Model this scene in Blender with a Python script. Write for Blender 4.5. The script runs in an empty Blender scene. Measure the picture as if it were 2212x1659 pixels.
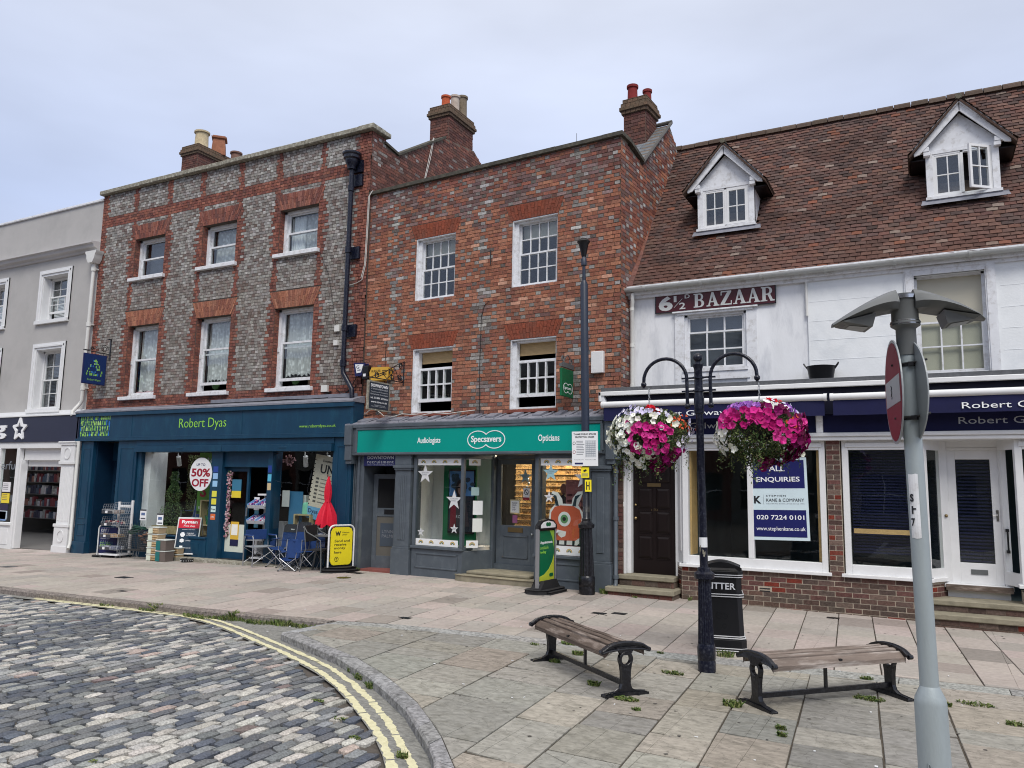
import bpy, math, random
from mathutils import Matrix, Vector, noise
R = random.Random(7)
PI = math.pi
rad = math.radians
sc = bpy.context.scene

# ------------------------------------------------------------------ camera
HEAD, PITCH, ROLL = rad(28.0), math.atan(216.5 / 1675.0), rad(1.0)
cam = bpy.data.cameras.new("camera")
co = bpy.data.objects.new("camera", cam)
sc.collection.objects.link(co)
fw = Vector((0, math.cos(PITCH), math.sin(PITCH)))
rt = Vector((1, 0, 0))
up = rt.cross(fw)
c_, s_ = math.cos(ROLL), math.sin(ROLL)
r2 = rt * c_ + up * s_
u2 = up * c_ - rt * s_
rotz = Matrix.Rotation(HEAD, 3, 'Z')
r2, u2, f2 = rotz @ r2, rotz @ u2, rotz @ fw
cm = Matrix((r2, u2, -f2)).transposed().to_4x4()
cm.translation = (0, 0, 1.85)
co.matrix_world = cm
cam.sensor_width = 36.0
cam.lens = 1675.0 / 2212.0 * 36.0
cam.clip_start = 0.05
cam.clip_end = 500
sc.camera = co

# ------------------------------------------------------------------ sky, sun, exposure
SUN_EL, SUN_AZ = rad(52), rad(145)      # azimuth clockwise from +Y
wd = bpy.data.worlds.new("World")
sc.world = wd
wd.use_nodes = True
nt = wd.node_tree
nt.nodes.clear()
def N(t, k, **kw):
    n = t.nodes.new(k)
    for a, b in kw.items():
        setattr(n, a, b)
    return n
out = N(nt, 'ShaderNodeOutputWorld')
bg = N(nt, 'ShaderNodeBackground')
bg.inputs['Strength'].default_value = 0.1
sky = N(nt, 'ShaderNodeTexSky', sky_type='NISHITA')
sky.sun_disc = False
sky.sun_elevation = SUN_EL
sky.sun_rotation = SUN_AZ
sky.air_density = 1.0
sky.dust_density = 2.0
tc = N(nt, 'ShaderNodeTexCoord')
sx = N(nt, 'ShaderNodeSeparateXYZ')
nt.links.new(tc.outputs['Generated'], sx.inputs[0])
zr = N(nt, 'ShaderNodeMapRange')
zr.inputs['From Min'].default_value = 0.0
zr.inputs['From Max'].default_value = 1.0
zr.inputs['To Min'].default_value = 0.0
zr.inputs['To Max'].default_value = 1.0
nt.links.new(sx.outputs['Z'], zr.inputs['Value'])
grad = N(nt, 'ShaderNodeValToRGB')
e = grad.color_ramp.elements
e[0].position, e[0].color = 0.0, (0.57, 0.61, 0.74, 1)
e[1].position, e[1].color = 1.0, (1.12, 1.06, 0.99, 1)
m_ = grad.color_ramp.elements.new(0.3); m_.color = (0.455, 0.53, 0.73, 1)
m_ = grad.color_ramp.elements.new(0.55); m_.color = (0.55, 0.59, 0.70, 1)
nt.links.new(zr.outputs[0], grad.inputs[0])
mp = N(nt, 'ShaderNodeMapping')
mp.inputs['Scale'].default_value = (1.0, 1.0, 3.2)
nt.links.new(tc.outputs['Generated'], mp.inputs[0])
nz = N(nt, 'ShaderNodeTexNoise')
nz.inputs['Scale'].default_value = 1.4
nz.inputs['Detail'].default_value = 5
nz.inputs['Roughness'].default_value = 0.5
nt.links.new(mp.outputs[0], nz.inputs['Vector'])
nr = N(nt, 'ShaderNodeMapRange')
nr.inputs['From Min'].default_value = 0.3
nr.inputs['From Max'].default_value = 0.7
nr.inputs['To Min'].default_value = 0.8
nr.inputs['To Max'].default_value = 1.16
nt.links.new(nz.outputs[0], nr.inputs['Value'])
mul = N(nt, 'ShaderNodeVectorMath', operation='SCALE')
nt.links.new(grad.outputs[0], mul.inputs[0])
nt.links.new(nr.outputs[0], mul.inputs['Scale'])
mul2 = N(nt, 'ShaderNodeVectorMath', operation='SCALE')
mul2.inputs['Scale'].default_value = 8.6
nt.links.new(mul.outputs[0], mul2.inputs[0])
mx = N(nt, 'ShaderNodeMix', data_type='RGBA')
mx.inputs[0].default_value = 0.94
nt.links.new(sky.outputs[0], mx.inputs[6])
nt.links.new(mul2.outputs[0], mx.inputs[7])
nt.links.new(mx.outputs[2], bg.inputs['Color'])
nt.links.new(bg.outputs[0], out.inputs[0])
sl = bpy.data.lights.new("sun", 'SUN')
sl.energy = 1.5
sl.angle = rad(24)
sl.color = (1.0, 0.96, 0.9)
so = bpy.data.objects.new("sun", sl)
sc.collection.objects.link(so)
sd = Vector((math.sin(SUN_AZ) * math.cos(SUN_EL), math.cos(SUN_AZ) * math.cos(SUN_EL), math.sin(SUN_EL)))
so.rotation_euler = sd.to_track_quat('Z', 'Y').to_euler()
so.location = (6, -10, 20)
sc.view_settings.view_transform = 'Standard'
sc.view_settings.look = 'None'
sc.view_settings.exposure = 0.62
sc.view_settings.gamma = 1
sc.cycles.pixel_filter_type = 'BLACKMAN_HARRIS'
sc.cycles.filter_width = 1.05
sc.cycles.use_denoising = True
sc.cycles.max_bounces = 6
sc.cycles.transparent_max_bounces = 12
sc.cycles.diffuse_bounces = 3
sc.cycles.glossy_bounces = 3
sc.cycles.caustics_reflective = False
sc.cycles.caustics_refractive = False

# ------------------------------------------------------------------ helpers
def lin(r, g, b):
    f = lambda c: (c / 255 / 12.92) if c / 255 <= 0.04045 else ((c / 255 + 0.055) / 1.055) ** 2.4
    return (f(r), f(g), f(b))
def mix(a, b, t):
    return tuple(x + (y - x) * t for x, y in zip(a, b))
def jit(c, a=0.1):
    k = 1 + R.uniform(-a, a)
    return tuple(max(0.0, x * k * (1 + R.uniform(-a, a) * 0.15)) for x in c)

MATS = {}
def mat(name, col=(0.5, 0.5, 0.5), rough=0.7, metal=0.0, attr=False, var=0.12, vs=6.0, bump=0.0, bs=60.0, spec=0.4, dirt=None, coat=0.0, em=None, stretch=None, ridge=0):
    """procedural Principled material; `var` is the strength of the tonal mottling, `dirt` = (colour, scale, amount)."""
    if name in MATS:
        return MATS[name]
    m = bpy.data.materials.new(name)
    m.use_nodes = True
    t = m.node_tree
    b = t.nodes['Principled BSDF']
    b.inputs['Roughness'].default_value = rough
    b.inputs['Metallic'].default_value = metal
    b.inputs['Specular IOR Level'].default_value = spec
    b.inputs['Coat Weight'].default_value = coat
    geo = N(t, 'ShaderNodeTexCoord')
    vec = geo.outputs['Object']
    if stretch:
        mpn = N(t, 'ShaderNodeMapping')
        mpn.inputs['Scale'].default_value = stretch
        t.links.new(vec, mpn.inputs[0])
        vec = mpn.outputs[0]
    if attr:
        a = N(t, 'ShaderNodeVertexColor', layer_name='Col')
        csock = a.outputs[0]
    else:
        rgb = N(t, 'ShaderNodeRGB')
        rgb.outputs[0].default_value = (*col, 1)
        csock = rgb.outputs[0]
    if dirt:
        nn = N(t, 'ShaderNodeTexNoise')
        nn.inputs['Scale'].default_value = dirt[1]
        nn.inputs['Detail'].default_value = 8
        nn.inputs['Roughness'].default_value = 0.65
        t.links.new(vec, nn.inputs['Vector'])
        rr = N(t, 'ShaderNodeMapRange')
        rr.inputs['From Min'].default_value = 0.5
        rr.inputs['From Max'].default_value = 0.68
        rr.inputs['To Max'].default_value = dirt[2]
        t.links.new(nn.outputs[0], rr.inputs['Value'])
        mm = N(t, 'ShaderNodeMix', data_type='RGBA')
        t.links.new(rr.outputs[0], mm.inputs[0])
        t.links.new(csock, mm.inputs[6])
        mm.inputs[7].default_value = (*dirt[0], 1)
        csock = mm.outputs[2]
    if var > 0:
        nn = N(t, 'ShaderNodeTexNoise')
        nn.inputs['Scale'].default_value = vs
        nn.inputs['Detail'].default_value = 6
        nn.inputs['Roughness'].default_value = 0.6
        t.links.new(vec, nn.inputs['Vector'])
        rr = N(t, 'ShaderNodeMapRange')
        rr.inputs['From Min'].default_value = 0.25
        rr.inputs['From Max'].default_value = 0.75
        rr.inputs['To Min'].default_value = 1 - var
        rr.inputs['To Max'].default_value = 1 + var
        t.links.new(nn.outputs[0], rr.inputs['Value'])
        sclr = N(t, 'ShaderNodeVectorMath', operation='SCALE')
        t.links.new(csock, sclr.inputs[0])
        t.links.new(rr.outputs[0], sclr.inputs['Scale'])
        csock = sclr.outputs[0]
    if ridge:
        nn = N(t, 'ShaderNodeTexNoise')
        nn.inputs['Scale'].default_value = 2.1
        nn.inputs['Detail'].default_value = 6
        nn.inputs['Distortion'].default_value = 0.6
        t.links.new(vec, nn.inputs['Vector'])
        m1 = N(t, 'ShaderNodeMath', operation='MULTIPLY'); m1.inputs[1].default_value = 9
        m2 = N(t, 'ShaderNodeMath', operation='FRACT')
        r3 = N(t, 'ShaderNodeMapRange'); r3.inputs['From Max'].default_value = 0.14; r3.inputs['To Min'].default_value = 1 - ridge; r3.inputs['To Max'].default_value = 1.0
        t.links.new(nn.outputs[0], m1.inputs[0]); t.links.new(m1.outputs[0], m2.inputs[0]); t.links.new(m2.outputs[0], r3.inputs['Value'])
        s3 = N(t, 'ShaderNodeVectorMath', operation='SCALE')
        t.links.new(csock, s3.inputs[0]); t.links.new(r3.outputs[0], s3.inputs['Scale'])
        csock = s3.outputs[0]
    t.links.new(csock, b.inputs['Base Color'])
    if bump > 0:
        nn = N(t, 'ShaderNodeTexNoise')
        nn.inputs['Scale'].default_value = bs
        nn.inputs['Detail'].default_value = 5
        t.links.new(vec, nn.inputs['Vector'])
        bp = N(t, 'ShaderNodeBump')
        bp.inputs['Strength'].default_value = bump
        bp.inputs['Distance'].default_value = 0.01
        t.links.new(nn.outputs[0], bp.inputs['Height'])
        t.links.new(bp.outputs[0], b.inputs['Normal'])
    if em:
        b.inputs['Emission Color'].default_value = (*em[0], 1)
        b.inputs['Emission Strength'].default_value = em[1]
    MATS[name] = m
    return m

def glassmat(name, tint=(0.95, 0.97, 0.96), gain=0.6, base=0.03, rough=0.0):
    m = bpy.data.materials.new(name)
    m.use_nodes = True
    t = m.node_tree
    t.nodes.clear()
    o = N(t, 'ShaderNodeOutputMaterial')
    tr = N(t, 'ShaderNodeBsdfTransparent')
    tr.inputs[0].default_value = (*tint, 1)
    gl = N(t, 'ShaderNodeBsdfGlossy')
    gl.inputs['Roughness'].default_value = rough
    gl.inputs['Color'].default_value = (0.95, 0.97, 1, 1)
    fr = N(t, 'ShaderNodeLayerWeight')
    fr.inputs['Blend'].default_value = 0.5
    pw_ = N(t, 'ShaderNodeMath', operation='POWER')
    pw_.inputs[1].default_value = 4.0
    t.links.new(fr.outputs['Facing'], pw_.inputs[0])
    ma = N(t, 'ShaderNodeMath', operation='MULTIPLY_ADD', use_clamp=True)
    ma.inputs[1].default_value = gain
    ma.inputs[2].default_value = base
    t.links.new(pw_.outputs[0], ma.inputs[0])
    nn = N(t, 'ShaderNodeTexNoise')
    nn.inputs['Scale'].default_value = 1.3
    bp = N(t, 'ShaderNodeBump')
    bp.inputs['Strength'].default_value = 0.1
    bp.inputs['Distance'].default_value = 0.02
    g2 = N(t, 'ShaderNodeTexCoord')
    t.links.new(g2.outputs['Object'], nn.inputs['Vector'])
    t.links.new(nn.outputs[0], bp.inputs['Height'])
    t.links.new(bp.outputs[0], gl.inputs['Normal'])
    mxs = N(t, 'ShaderNodeMixShader')
    t.links.new(ma.outputs[0], mxs.inputs[0])
    t.links.new(tr.outputs[0], mxs.inputs[1])
    t.links.new(gl.outputs[0], mxs.inputs[2])
    t.links.new(mxs.outputs[0], o.inputs[0])
    MATS[name] = m
    return m

I4 = Matrix.Identity(4)
def FR(x, y, z=0, a=0):
    return Matrix.Translation((x, y, z)) @ Matrix.Rotation(rad(a), 4, 'Z')
WM = {}          # world matrix of every object we made
class MB:
    """collects shapes in the frame F and links them as ONE mesh object"""
    def __init__(s, F=None):
        s.v, s.f, s.m, s.c, s.F, s.T = [], [], [], [], (F or I4), None
    def add(s, vs, fs, mi=0, col=None):
        n = len(s.v)
        if s.T is not None:
            vs = [s.T @ Vector(p) for p in vs]
        s.v.extend([tuple(p) for p in vs])
        for f in fs:
            s.f.append([i + n for i in f])
            s.m.append(mi)
            s.c.append(col)
        return s
    def box(s, x0, x1, y0, y1, z0, z1, mi=0, col=None):
        if x0 > x1: x0, x1 = x1, x0
        if y0 > y1: y0, y1 = y1, y0
        if z0 > z1: z0, z1 = z1, z0
        return s.add([(x0, y0, z0), (x1, y0, z0), (x1, y1, z0), (x0, y1, z0), (x0, y0, z1), (x1, y0, z1), (x1, y1, z1), (x0, y1, z1)],
                     [(0, 3, 2, 1), (4, 5, 6, 7), (0, 1, 5, 4), (1, 2, 6, 5), (2, 3, 7, 6), (3, 0, 4, 7)], mi, col)
    def quad(s, a, b, c, d, mi=0, col=None):
        return s.add([a, b, c, d], [(0, 1, 2, 3)], mi, col)
    def prism(s, poly, y0, y1, mi=0, col=None, ax='y'):
        """polygon of (x,z) extruded in y (ax='y'); ax='x': (y,z) extruded in x; ax='z': (x,y) extruded in z"""
        n = len(poly)
        mk = {'y': lambda p, d: (p[0], d, p[1]), 'x': lambda p, d: (d, p[0], p[1]), 'z': lambda p, d: (p[0], p[1], d)}[ax]
        vs = [mk(p, y0) for p in poly] + [mk(p, y1) for p in poly]
        fs = [tuple(range(n)), tuple(range(2 * n - 1, n - 1, -1))] + [(i, (i + 1) % n, (i + 1) % n + n, i + n) for i in range(n)]
        return s.add(vs, fs, mi, col)
    def tube(s, path, r, n=8, mi=0, col=None, cap=True, sq=False):
        P = [Vector(p) for p in path]
        rs = r if isinstance(r, (list, tuple)) else [r] * len(P)
        vs, fs = [], []
        pn = None
        for i, p in enumerate(P):
            d = (P[min(i + 1, len(P) - 1)] - P[max(i - 1, 0)])
            if d.length < 1e-9: d = Vector((0, 0, 1))
            d.normalize()
            if pn is None:
                a = Vector((0, 0, 1)) if abs(d.z) < 0.9 else Vector((1, 0, 0))
                nn = d.cross(a).normalized()
            else:
                nn = (pn - d * pn.dot(d))
                nn = nn.normalized() if nn.length > 1e-6 else d.orthogonal().normalized()
            pn = nn
            bb = d.cross(nn)
            for k in range(n):
                t = 2 * PI * k / n + (PI / 4 if sq else 0)
                vs.append(p + (nn * math.cos(t) + bb * math.sin(t)) * rs[i])
        for i in range(len(P) - 1):
            for k in range(n):
                fs.append((i * n + k, i * n + (k + 1) % n, (i + 1) * n + (k + 1) % n, (i + 1) * n + k))
        if cap:
            fs.append(tuple(range(n - 1, -1, -1)))
            fs.append(tuple((len(P) - 1) * n + k for k in range(n)))
        return s.add(vs, fs, mi, col)
    def lathe(s, prof, c=(0, 0), n=20, mi=0, col=None, fl=None):
        vs, fs = [], []
        for (r, z) in prof:
            for k in range(n):
                rr = r * (1 if not fl or k % 2 == 0 else fl)
                vs.append((c[0] + rr * math.cos(2 * PI * k / n), c[1] + rr * math.sin(2 * PI * k / n), z))
        for i in range(len(prof) - 1):
            for k in range(n):
                fs.append((i * n + k, i * n + (k + 1) % n, (i + 1) * n + (k + 1) % n, (i + 1) * n + k))
        fs.append(tuple(range(n - 1, -1, -1)))
        fs.append(tuple((len(prof) - 1) * n + k for k in range(n)))
        return s.add(vs, fs, mi, col)
    def ball(s, c, r, n=10, mi=0, col=None, sz=1.0):
        pr = []
        for i in range(n // 2 + 1):
            a = -PI / 2 + PI * i / (n // 2)
            pr.append((max(r * math.cos(a), 1e-4), c[2] + r * sz * math.sin(a)))
        return s.lathe(pr, (c[0], c[1]), n, mi, col)
    def build(s, name, mats, parent=None, smooth=False, bevel=0.0, label=None, seg=1):
        Wp = WM.get(parent.name, I4) if parent else I4
        X = Wp.inverted() @ s.F
        me = bpy.data.meshes.new(name)
        me.from_pydata([X @ Vector(p) for p in s.v], [], s.f)
        if not isinstance(mats, (list, tuple)): mats = [mats]
        for q in mats:
            me.materials.append(MATS[q] if isinstance(q, str) else q)
        if len(mats) > 1:
            me.polygons.foreach_set('material_index', s.m)
        if any(c is not None for c in s.c):
            ca = me.color_attributes.new('Col', 'FLOAT_COLOR', 'CORNER')
            buf = []
            for f, c in zip(s.f, s.c):
                c = c or (0.5, 0.5, 0.5)
                buf.extend([c[0], c[1], c[2], 1.0] * len(f))
            ca.data.foreach_set('color', buf)
        if smooth:
            me.polygons.foreach_set('use_smooth', [True] * len(me.polygons))
            me.set_sharp_from_angle(angle=rad(40))
        me.update()
        o = bpy.data.objects.new(name, me)
        sc.collection.objects.link(o)
        if parent: o.parent = parent
        WM[o.name] = Wp
        if bevel > 0:
            b = o.modifiers.new('bevel', 'BEVEL')
            b.width = bevel
            b.segments = seg
            b.limit_method = 'ANGLE'
            b.angle_limit = rad(50)
        if label: o['label'] = label
        return o
def tag(o, label=None, cat=None, group=None, kind=None):
    if label: o['label'] = label
    if cat: o['category'] = cat
    if group: o['group'] = group
    if kind: o['kind'] = kind
    return o
def thing(name, F, label, cat, group=None):
    o = bpy.data.objects.new(name, None)
    o.empty_display_size = 0.2
    sc.collection.objects.link(o)
    o.matrix_world = F
    WM[o.name] = F.copy()
    return tag(o, label, cat, group)
def dup(o, F, label=None, parent=None):
    """copy of a thing with its parts and sub-parts"""
    c = o.copy()
    sc.collection.objects.link(c)
    if parent is None:
        c.matrix_world = F
        WM[c.name] = F.copy()
        if label: c['label'] = label
    else:
        c.parent = parent
        WM[c.name] = WM[parent.name]
    for ch in list(o.children):
        dup(ch, None, None, c)
    return c
def arc(cx, cz, r, a0, a1, n=12, y=0):
    return [(cx + r * math.cos(rad(a0 + (a1 - a0) * i / n)), y, cz + r * math.sin(rad(a0 + (a1 - a0) * i / n))) for i in range(n + 1)]
def star(cx, cz, r, k=0.42, n=5, a0=90):
    return [(cx + (r if i % 2 == 0 else r * k) * math.cos(rad(a0 + i * 180 / n)), cz + (r if i % 2 == 0 else r * k) * math.sin(rad(a0 + i * 180 / n))) for i in range(2 * n)]
def ell(cx, cz, rx, rz, n=24):
    return [(cx + rx * math.cos(2 * PI * i / n), cz + rz * math.sin(2 * PI * i / n)) for i in range(n)]

TEXTS = []
def text(s, F, u0, u1, z0, z1, d, mt, parent, bold=0.0, name='lettering', th=0.003, shear=0.0, spacing=1.0):
    """lettering fitted to the box u0..u1, z0..z1 on the plane y=d of frame F (made at the end)"""
    TEXTS.append((s, F, u0, u1, z0, z1, d, mt, parent, bold, name, th, shear, spacing))
def make_texts():
    obs = []
    for T in TEXTS:
        cu = bpy.data.curves.new('t', 'FONT')
        cu.body = T[0]
        cu.offset = T[9]
        cu.shear = T[12]
        cu.space_character = T[13]
        cu.resolution_u = 3
        o = bpy.data.objects.new('t', cu)
        sc.collection.objects.link(o)
        obs.append(o)
    bpy.context.view_layer.update()
    dg = bpy.context.evaluated_depsgraph_get()
    for o, T in zip(obs, TEXTS):
        s, F, u0, u1, z0, z1, d, mt, parent, bold, name, th, shear, sp = T
        me = bpy.data.meshes.new_from_object(o.evaluated_get(dg))
        P = [v.co.copy() for v in me.vertices]
        xs = [p.x for p in P]; ys = [p.y for p in P]
        kx = (u1 - u0) / (max(xs) - min(xs)); ky = (z1 - z0) / (max(ys) - min(ys))
        mb = MB(F)
        n = len(P)
        vs = [(u0 + (p.x - min(xs)) * kx, d - th, z0 + (p.y - min(ys)) * ky) for p in P]
        fs = [tuple(pl.vertices) for pl in me.polygons]
        ed = {}
        for f in fs:
            for i in range(len(f)):
                a, b = f[i], f[(i + 1) % len(f)]
                ed[(a, b)] = 1
        bd = [(a, b) for (a, b) in ed if (b, a) not in ed]
        vs2 = [(p[0], d, p[2]) for p in vs]
        mb.add(vs + vs2, fs + [(b, a, a + n, b + n) for a, b in bd], 0)
        mb.build(name, mt, parent)
        bpy.data.meshes.remove(me)
    for o in obs:
        cu = o.data
        bpy.data.objects.remove(o)
        bpy.data.curves.remove(cu)

def interp(x, X, Y):
    if x <= X[0]: return Y[0]
    for i in range(len(X) - 1):
        if x <= X[i + 1]:
            return Y[i] + (Y[i + 1] - Y[i]) * (x - X[i]) / (X[i + 1] - X[i])
    return Y[-1]
def gz(x, y):
    """height of the pavement level: the street falls gently to the west"""
    return interp(x, [-25, -19, -11, -5, -3, 0, 5], [-.25, -.14, .0, .05, .02, 0, 0]) * min(max(y / 13, 0), 1)

# ---- masonry
def cutint(a, b, z, holes):
    segs = [(a, b)]
    for h in holes:
        if h[0] < z < h[1]:
            t = (z - h[0]) / (h[1] - h[0])
            ha = h[2] + (h[4] - h[2]) * t
            hb = h[3] + (h[5] - h[3]) * t
            ns = []
            for (p, q) in segs:
                if hb <= p or ha >= q: ns.append((p, q)); continue
                if p < ha: ns.append((p, ha))
                if q > hb: ns.append((hb, q))
            segs = ns
    return segs
def rh(u0, u1, z0, z1):
    return (z0, z1, u0, u1, u0, u1)
def bricks(mb, u0, u1, z0, z1, holes, cls, bond='flemish', ch=0.075, L=0.225, y=0.0, th=0.008, mort=0.011, inside=None, wob=0.0015, zoff=0):
    """one face brick per bond cell; cls(u,z,is_header,row) -> colour or None"""
    row = 0
    z = z0
    hw = L / 2
    while z < z1 - 0.01:
        zt = min(z + ch, z1)
        zc = (z + zt) / 2
        cells = []
        if bond == 'header':
            u = u0 - (hw / 2 if row % 2 else 0)
            while u < u1:
                w = hw * R.uniform(0.9, 1.1)
                cells.append((u, u + w, True)); u += w
        elif bond == 'flemish':
            u = u0 - (0 if row % 2 else 0.75 * L)
            k = 0
            while u < u1:
                w = (L if k % 2 == 0 else hw) * R.uniform(0.96, 1.04)
                cells.append((u, u + w, k % 2 == 1)); u += w; k += 1
        else:
            u = u0 - (L / 2 if row % 2 else 0)
            while u < u1:
                w = L * R.uniform(0.97, 1.03)
                cells.append((u, u + w, False)); u += w
        for (a, b, hd) in cells:
            a, b = max(a, u0), min(b, u1)
            if b - a < 0.02: continue
            for (p, q) in cutint(a, b, zc, holes):
                if q - p < 0.025: continue
                uc = (p + q) / 2
                if inside and not inside(uc, zc): continue
                c = cls(uc, zc, hd, row)
                if c is None: continue
                m = mort / 2
                p0, p1, q0, q1 = p + m, q - m, z + m, zt - m
                if p1 - p0 < 0.01: continue
                t = th + R.uniform(-wob, wob)
                j = lambda: R.uniform(-wob, wob)
                e_ = lambda: R.uniform(-0.002, 0.002)
                vs = [(p0 + e_(), y - t + j(), q0 + e_()), (p1 + e_(), y - t + j(), q0 + e_()), (p1 + e_(), y - t + j(), q1 + e_()), (p0 + e_(), y - t + j(), q1 + e_()),
                      (p0, y, q0), (p1, y, q0), (p1, y, q1), (p0, y, q1)]
                mb.add(vs, [(0, 1, 2, 3), (4, 5, 1, 0), (5, 6, 2, 1), (6, 7, 3, 2), (7, 4, 0, 3)], 0, c)
        z = zt
        row += 1
def wallbody(mb, u0, u1, z0, z1, rects, y0, y1, mi=0, rmi=None, col=None):
    """front sheet with rectangular openings (u0,u1,z0,z1) + their reveals back to y1"""
    us = sorted({u0, u1, *[r[0] for r in rects], *[r[1] for r in rects]})
    zs = sorted({z0, z1, *[r[2] for r in rects], *[r[3] for r in rects]})
    us = [u for u in us if u0 <= u <= u1]; zs = [z for z in zs if z0 <= z <= z1]
    for i in range(len(us) - 1):
        for j in range(len(zs) - 1):
            uc, zc = (us[i] + us[i + 1]) / 2, (zs[j] + zs[j + 1]) / 2
            if any(r[0] < uc < r[1] and r[2] < zc < r[3] for r in rects): continue
            mb.quad((us[i], y0, zs[j]), (us[i + 1], y0, zs[j]), (us[i + 1], y0, zs[j + 1]), (us[i], y0, zs[j + 1]), mi, col)
            mb.quad((us[i], y1, zs[j]), (us[i], y1, zs[j + 1]), (us[i + 1], y1, zs[j + 1]), (us[i + 1], y1, zs[j]), mi, col)
    k = mi if rmi is None else rmi
    for (a, b, c, d) in rects:
        mb.quad((a, y0, c), (a, y0, d), (a, y1, d), (a, y1, c), k, col)
        mb.quad((b, y0, c), (b, y1, c), (b, y1, d), (b, y0, d), k, col)
        mb.quad((a, y0, c), (a, y1, c), (b, y1, c), (b, y0, c), k, col)
        mb.quad((a, y0, d), (b, y0, d), (b, y1, d), (a, y1, d), k, col)
    mb.quad((u0, y0, z0), (u0, y0, z1), (u0, y1, z1), (u0, y1, z0), mi, col)
    mb.quad((u1, y0, z0), (u1, y1, z0), (u1, y1, z1), (u1, y0, z1), mi, col)
    mb.quad((u0, y0, z1), (u1, y0, z1), (u1, y1, z1), (u0, y1, z1), mi, col)
def gauged(mb, a, b, zb, zt, sp, n, colf, y=0.0, th=0.012):
    """flat gauged arch: a..b at the bottom, spread by sp at the top, n tapered bricks, each split once"""
    wb, wt = (b - a) / n, (b - a + 2 * sp) / n
    for i in range(n):
        h = zb + (zt - zb) * (0.62 if i % 2 else 0.36)
        for (q0, q1) in ((zb, h), (h, zt)):
            def U(k, z): return (a + wb * k) + ((a - sp + wt * k) - (a + wb * k)) * (z - zb) / (zt - zb)
            g = 0.0035
            c = colf()
            t = y - th + R.uniform(-0.001, 0.001)
            P = [(U(i, q0) + g, q0 + g), (U(i + 1, q0) - g, q0 + g), (U(i + 1, q1) - g, q1 - g), (U(i, q1) + g, q1 - g)]
            mb.add([(p[0], t, p[1]) for p in P] + [(p[0], y, p[1]) for p in P], [(0, 1, 2, 3), (4, 5, 1, 0), (5, 6, 2, 1), (6, 7, 3, 2), (7, 4, 0, 3)], 0, c)

# ------------------------------------------------------------------ materials
mat('brick', attr=True, rough=0.95, var=0.36, vs=30, bump=0.7, bs=110, spec=0.1, dirt=(lin(96, 84, 76), 2.2, 0.35))
mat('mortar', lin(122, 108, 96), rough=0.95, var=0.2, vs=12, bump=0.3, bs=90, spec=0.1)
mat('mortar_dark', lin(112, 100, 90), rough=0.95, var=0.25, vs=8, bump=0.3, bs=90, spec=0.1)
mat('mortar_pale', lin(178, 166, 150), rough=0.95, var=0.15, vs=8, spec=0.1)
mat('coping', lin(138, 134, 122), rough=0.95, var=0.35, vs=9, bump=0.6, bs=60, dirt=(lin(205, 205, 190), 14, 0.7), spec=0.1)
mat('coping_dark', lin(80, 78, 72), rough=0.9, var=0.3, vs=9, bump=0.4, bs=60, dirt=(lin(112, 108, 92), 12, 0.6), spec=0.1)
mat('white_paint', lin(222, 223, 224), rough=0.5, var=0.05, vs=5, spec=0.3)
mat('white_worn', lin(222, 224, 228), rough=0.6, var=0.08, vs=7, dirt=(lin(160, 155, 148), 10, 0.5), spec=0.2)
mat('white_render', lin(230, 232, 235), rough=0.8, var=0.09, vs=2.2, dirt=(lin(172, 176, 184), 1.8, 0.6), bump=0.25, bs=22, spec=0.2, stretch=(1.5, 1.5, 0.45))
mat('white_block', lin(233, 236, 238), rough=0.8, var=0.05, vs=3, dirt=(lin(188, 196, 204), 1.4, 0.35), bump=0.2, bs=30, spec=0.2)
mat('grey_render', lin(178, 176, 174), rough=0.9, var=0.06, vs=1.6, bump=0.12, bs=120, dirt=(lin(160, 159, 158), 0.9, 0.5), spec=0.1)
mat('grey_trim', lin(186, 184, 184), rough=0.8, var=0.05, vs=3)
mat('tile', attr=True, rough=0.9, var=0.25, vs=22, bump=0.6, bs=90, spec=0.15)
mat('slate', attr=True, rough=0.7, var=0.25, vs=14, bump=0.3, bs=60)
mat('lead', lin(128, 130, 140), rough=0.55, var=0.25, vs=7, bump=0.3, bs=30)
mat('felt', lin(92, 94, 98), rough=0.9, var=0.25, vs=20, bump=0.4, bs=200)
mat('dyas_blue', lin(16, 58, 84), rough=0.42, var=0.14, vs=3, dirt=(lin(30, 78, 100), 5, 0.5), bump=0.06, bs=40, stretch=(1, 1, 0.4))
mat('dyas_deep', lin(12, 42, 66), rough=0.45, var=0.15, vs=3)
mat('shop_grey', lin(82, 90, 98), rough=0.45, var=0.1, vs=3, bump=0.05, bs=40, dirt=(lin(104, 112, 118), 6, 0.35))
mat('teal', lin(0, 150, 137), rough=0.3, var=0.03, vs=2)
mat('navy', lin(8, 13, 62), rough=0.75, var=0.12, vs=4)
mat('navy_deep', lin(8, 10, 40), rough=0.5, var=0.1, vs=4)
mat('fascia_ink', lin(42, 46, 66), rough=0.4, var=0.06, vs=2)
mat('black_iron', lin(17, 18, 24), rough=0.28, var=0.3, vs=30, bump=0.25, bs=60, dirt=(lin(90, 92, 98), 34, 0.25), spec=0.5)
mat('black_plain', lin(20, 21, 25), rough=0.4, var=0.15, vs=10)
mat('pole_blue', lin(42, 50, 66), rough=0.4, var=0.1, vs=8)
mat('blue_black', lin(12, 16, 34), rough=0.3, var=0.3, vs=20, bump=0.2, bs=50, dirt=(lin(120, 124, 130), 40, 0.2))
mat('pvc_white', lin(214, 214, 210), rough=0.4, var=0.05, vs=6)
mat('gutter_grey', lin(186, 188, 186), rough=0.5, var=0.15, vs=6, dirt=(lin(130, 132, 126), 6, 0.5))
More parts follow.
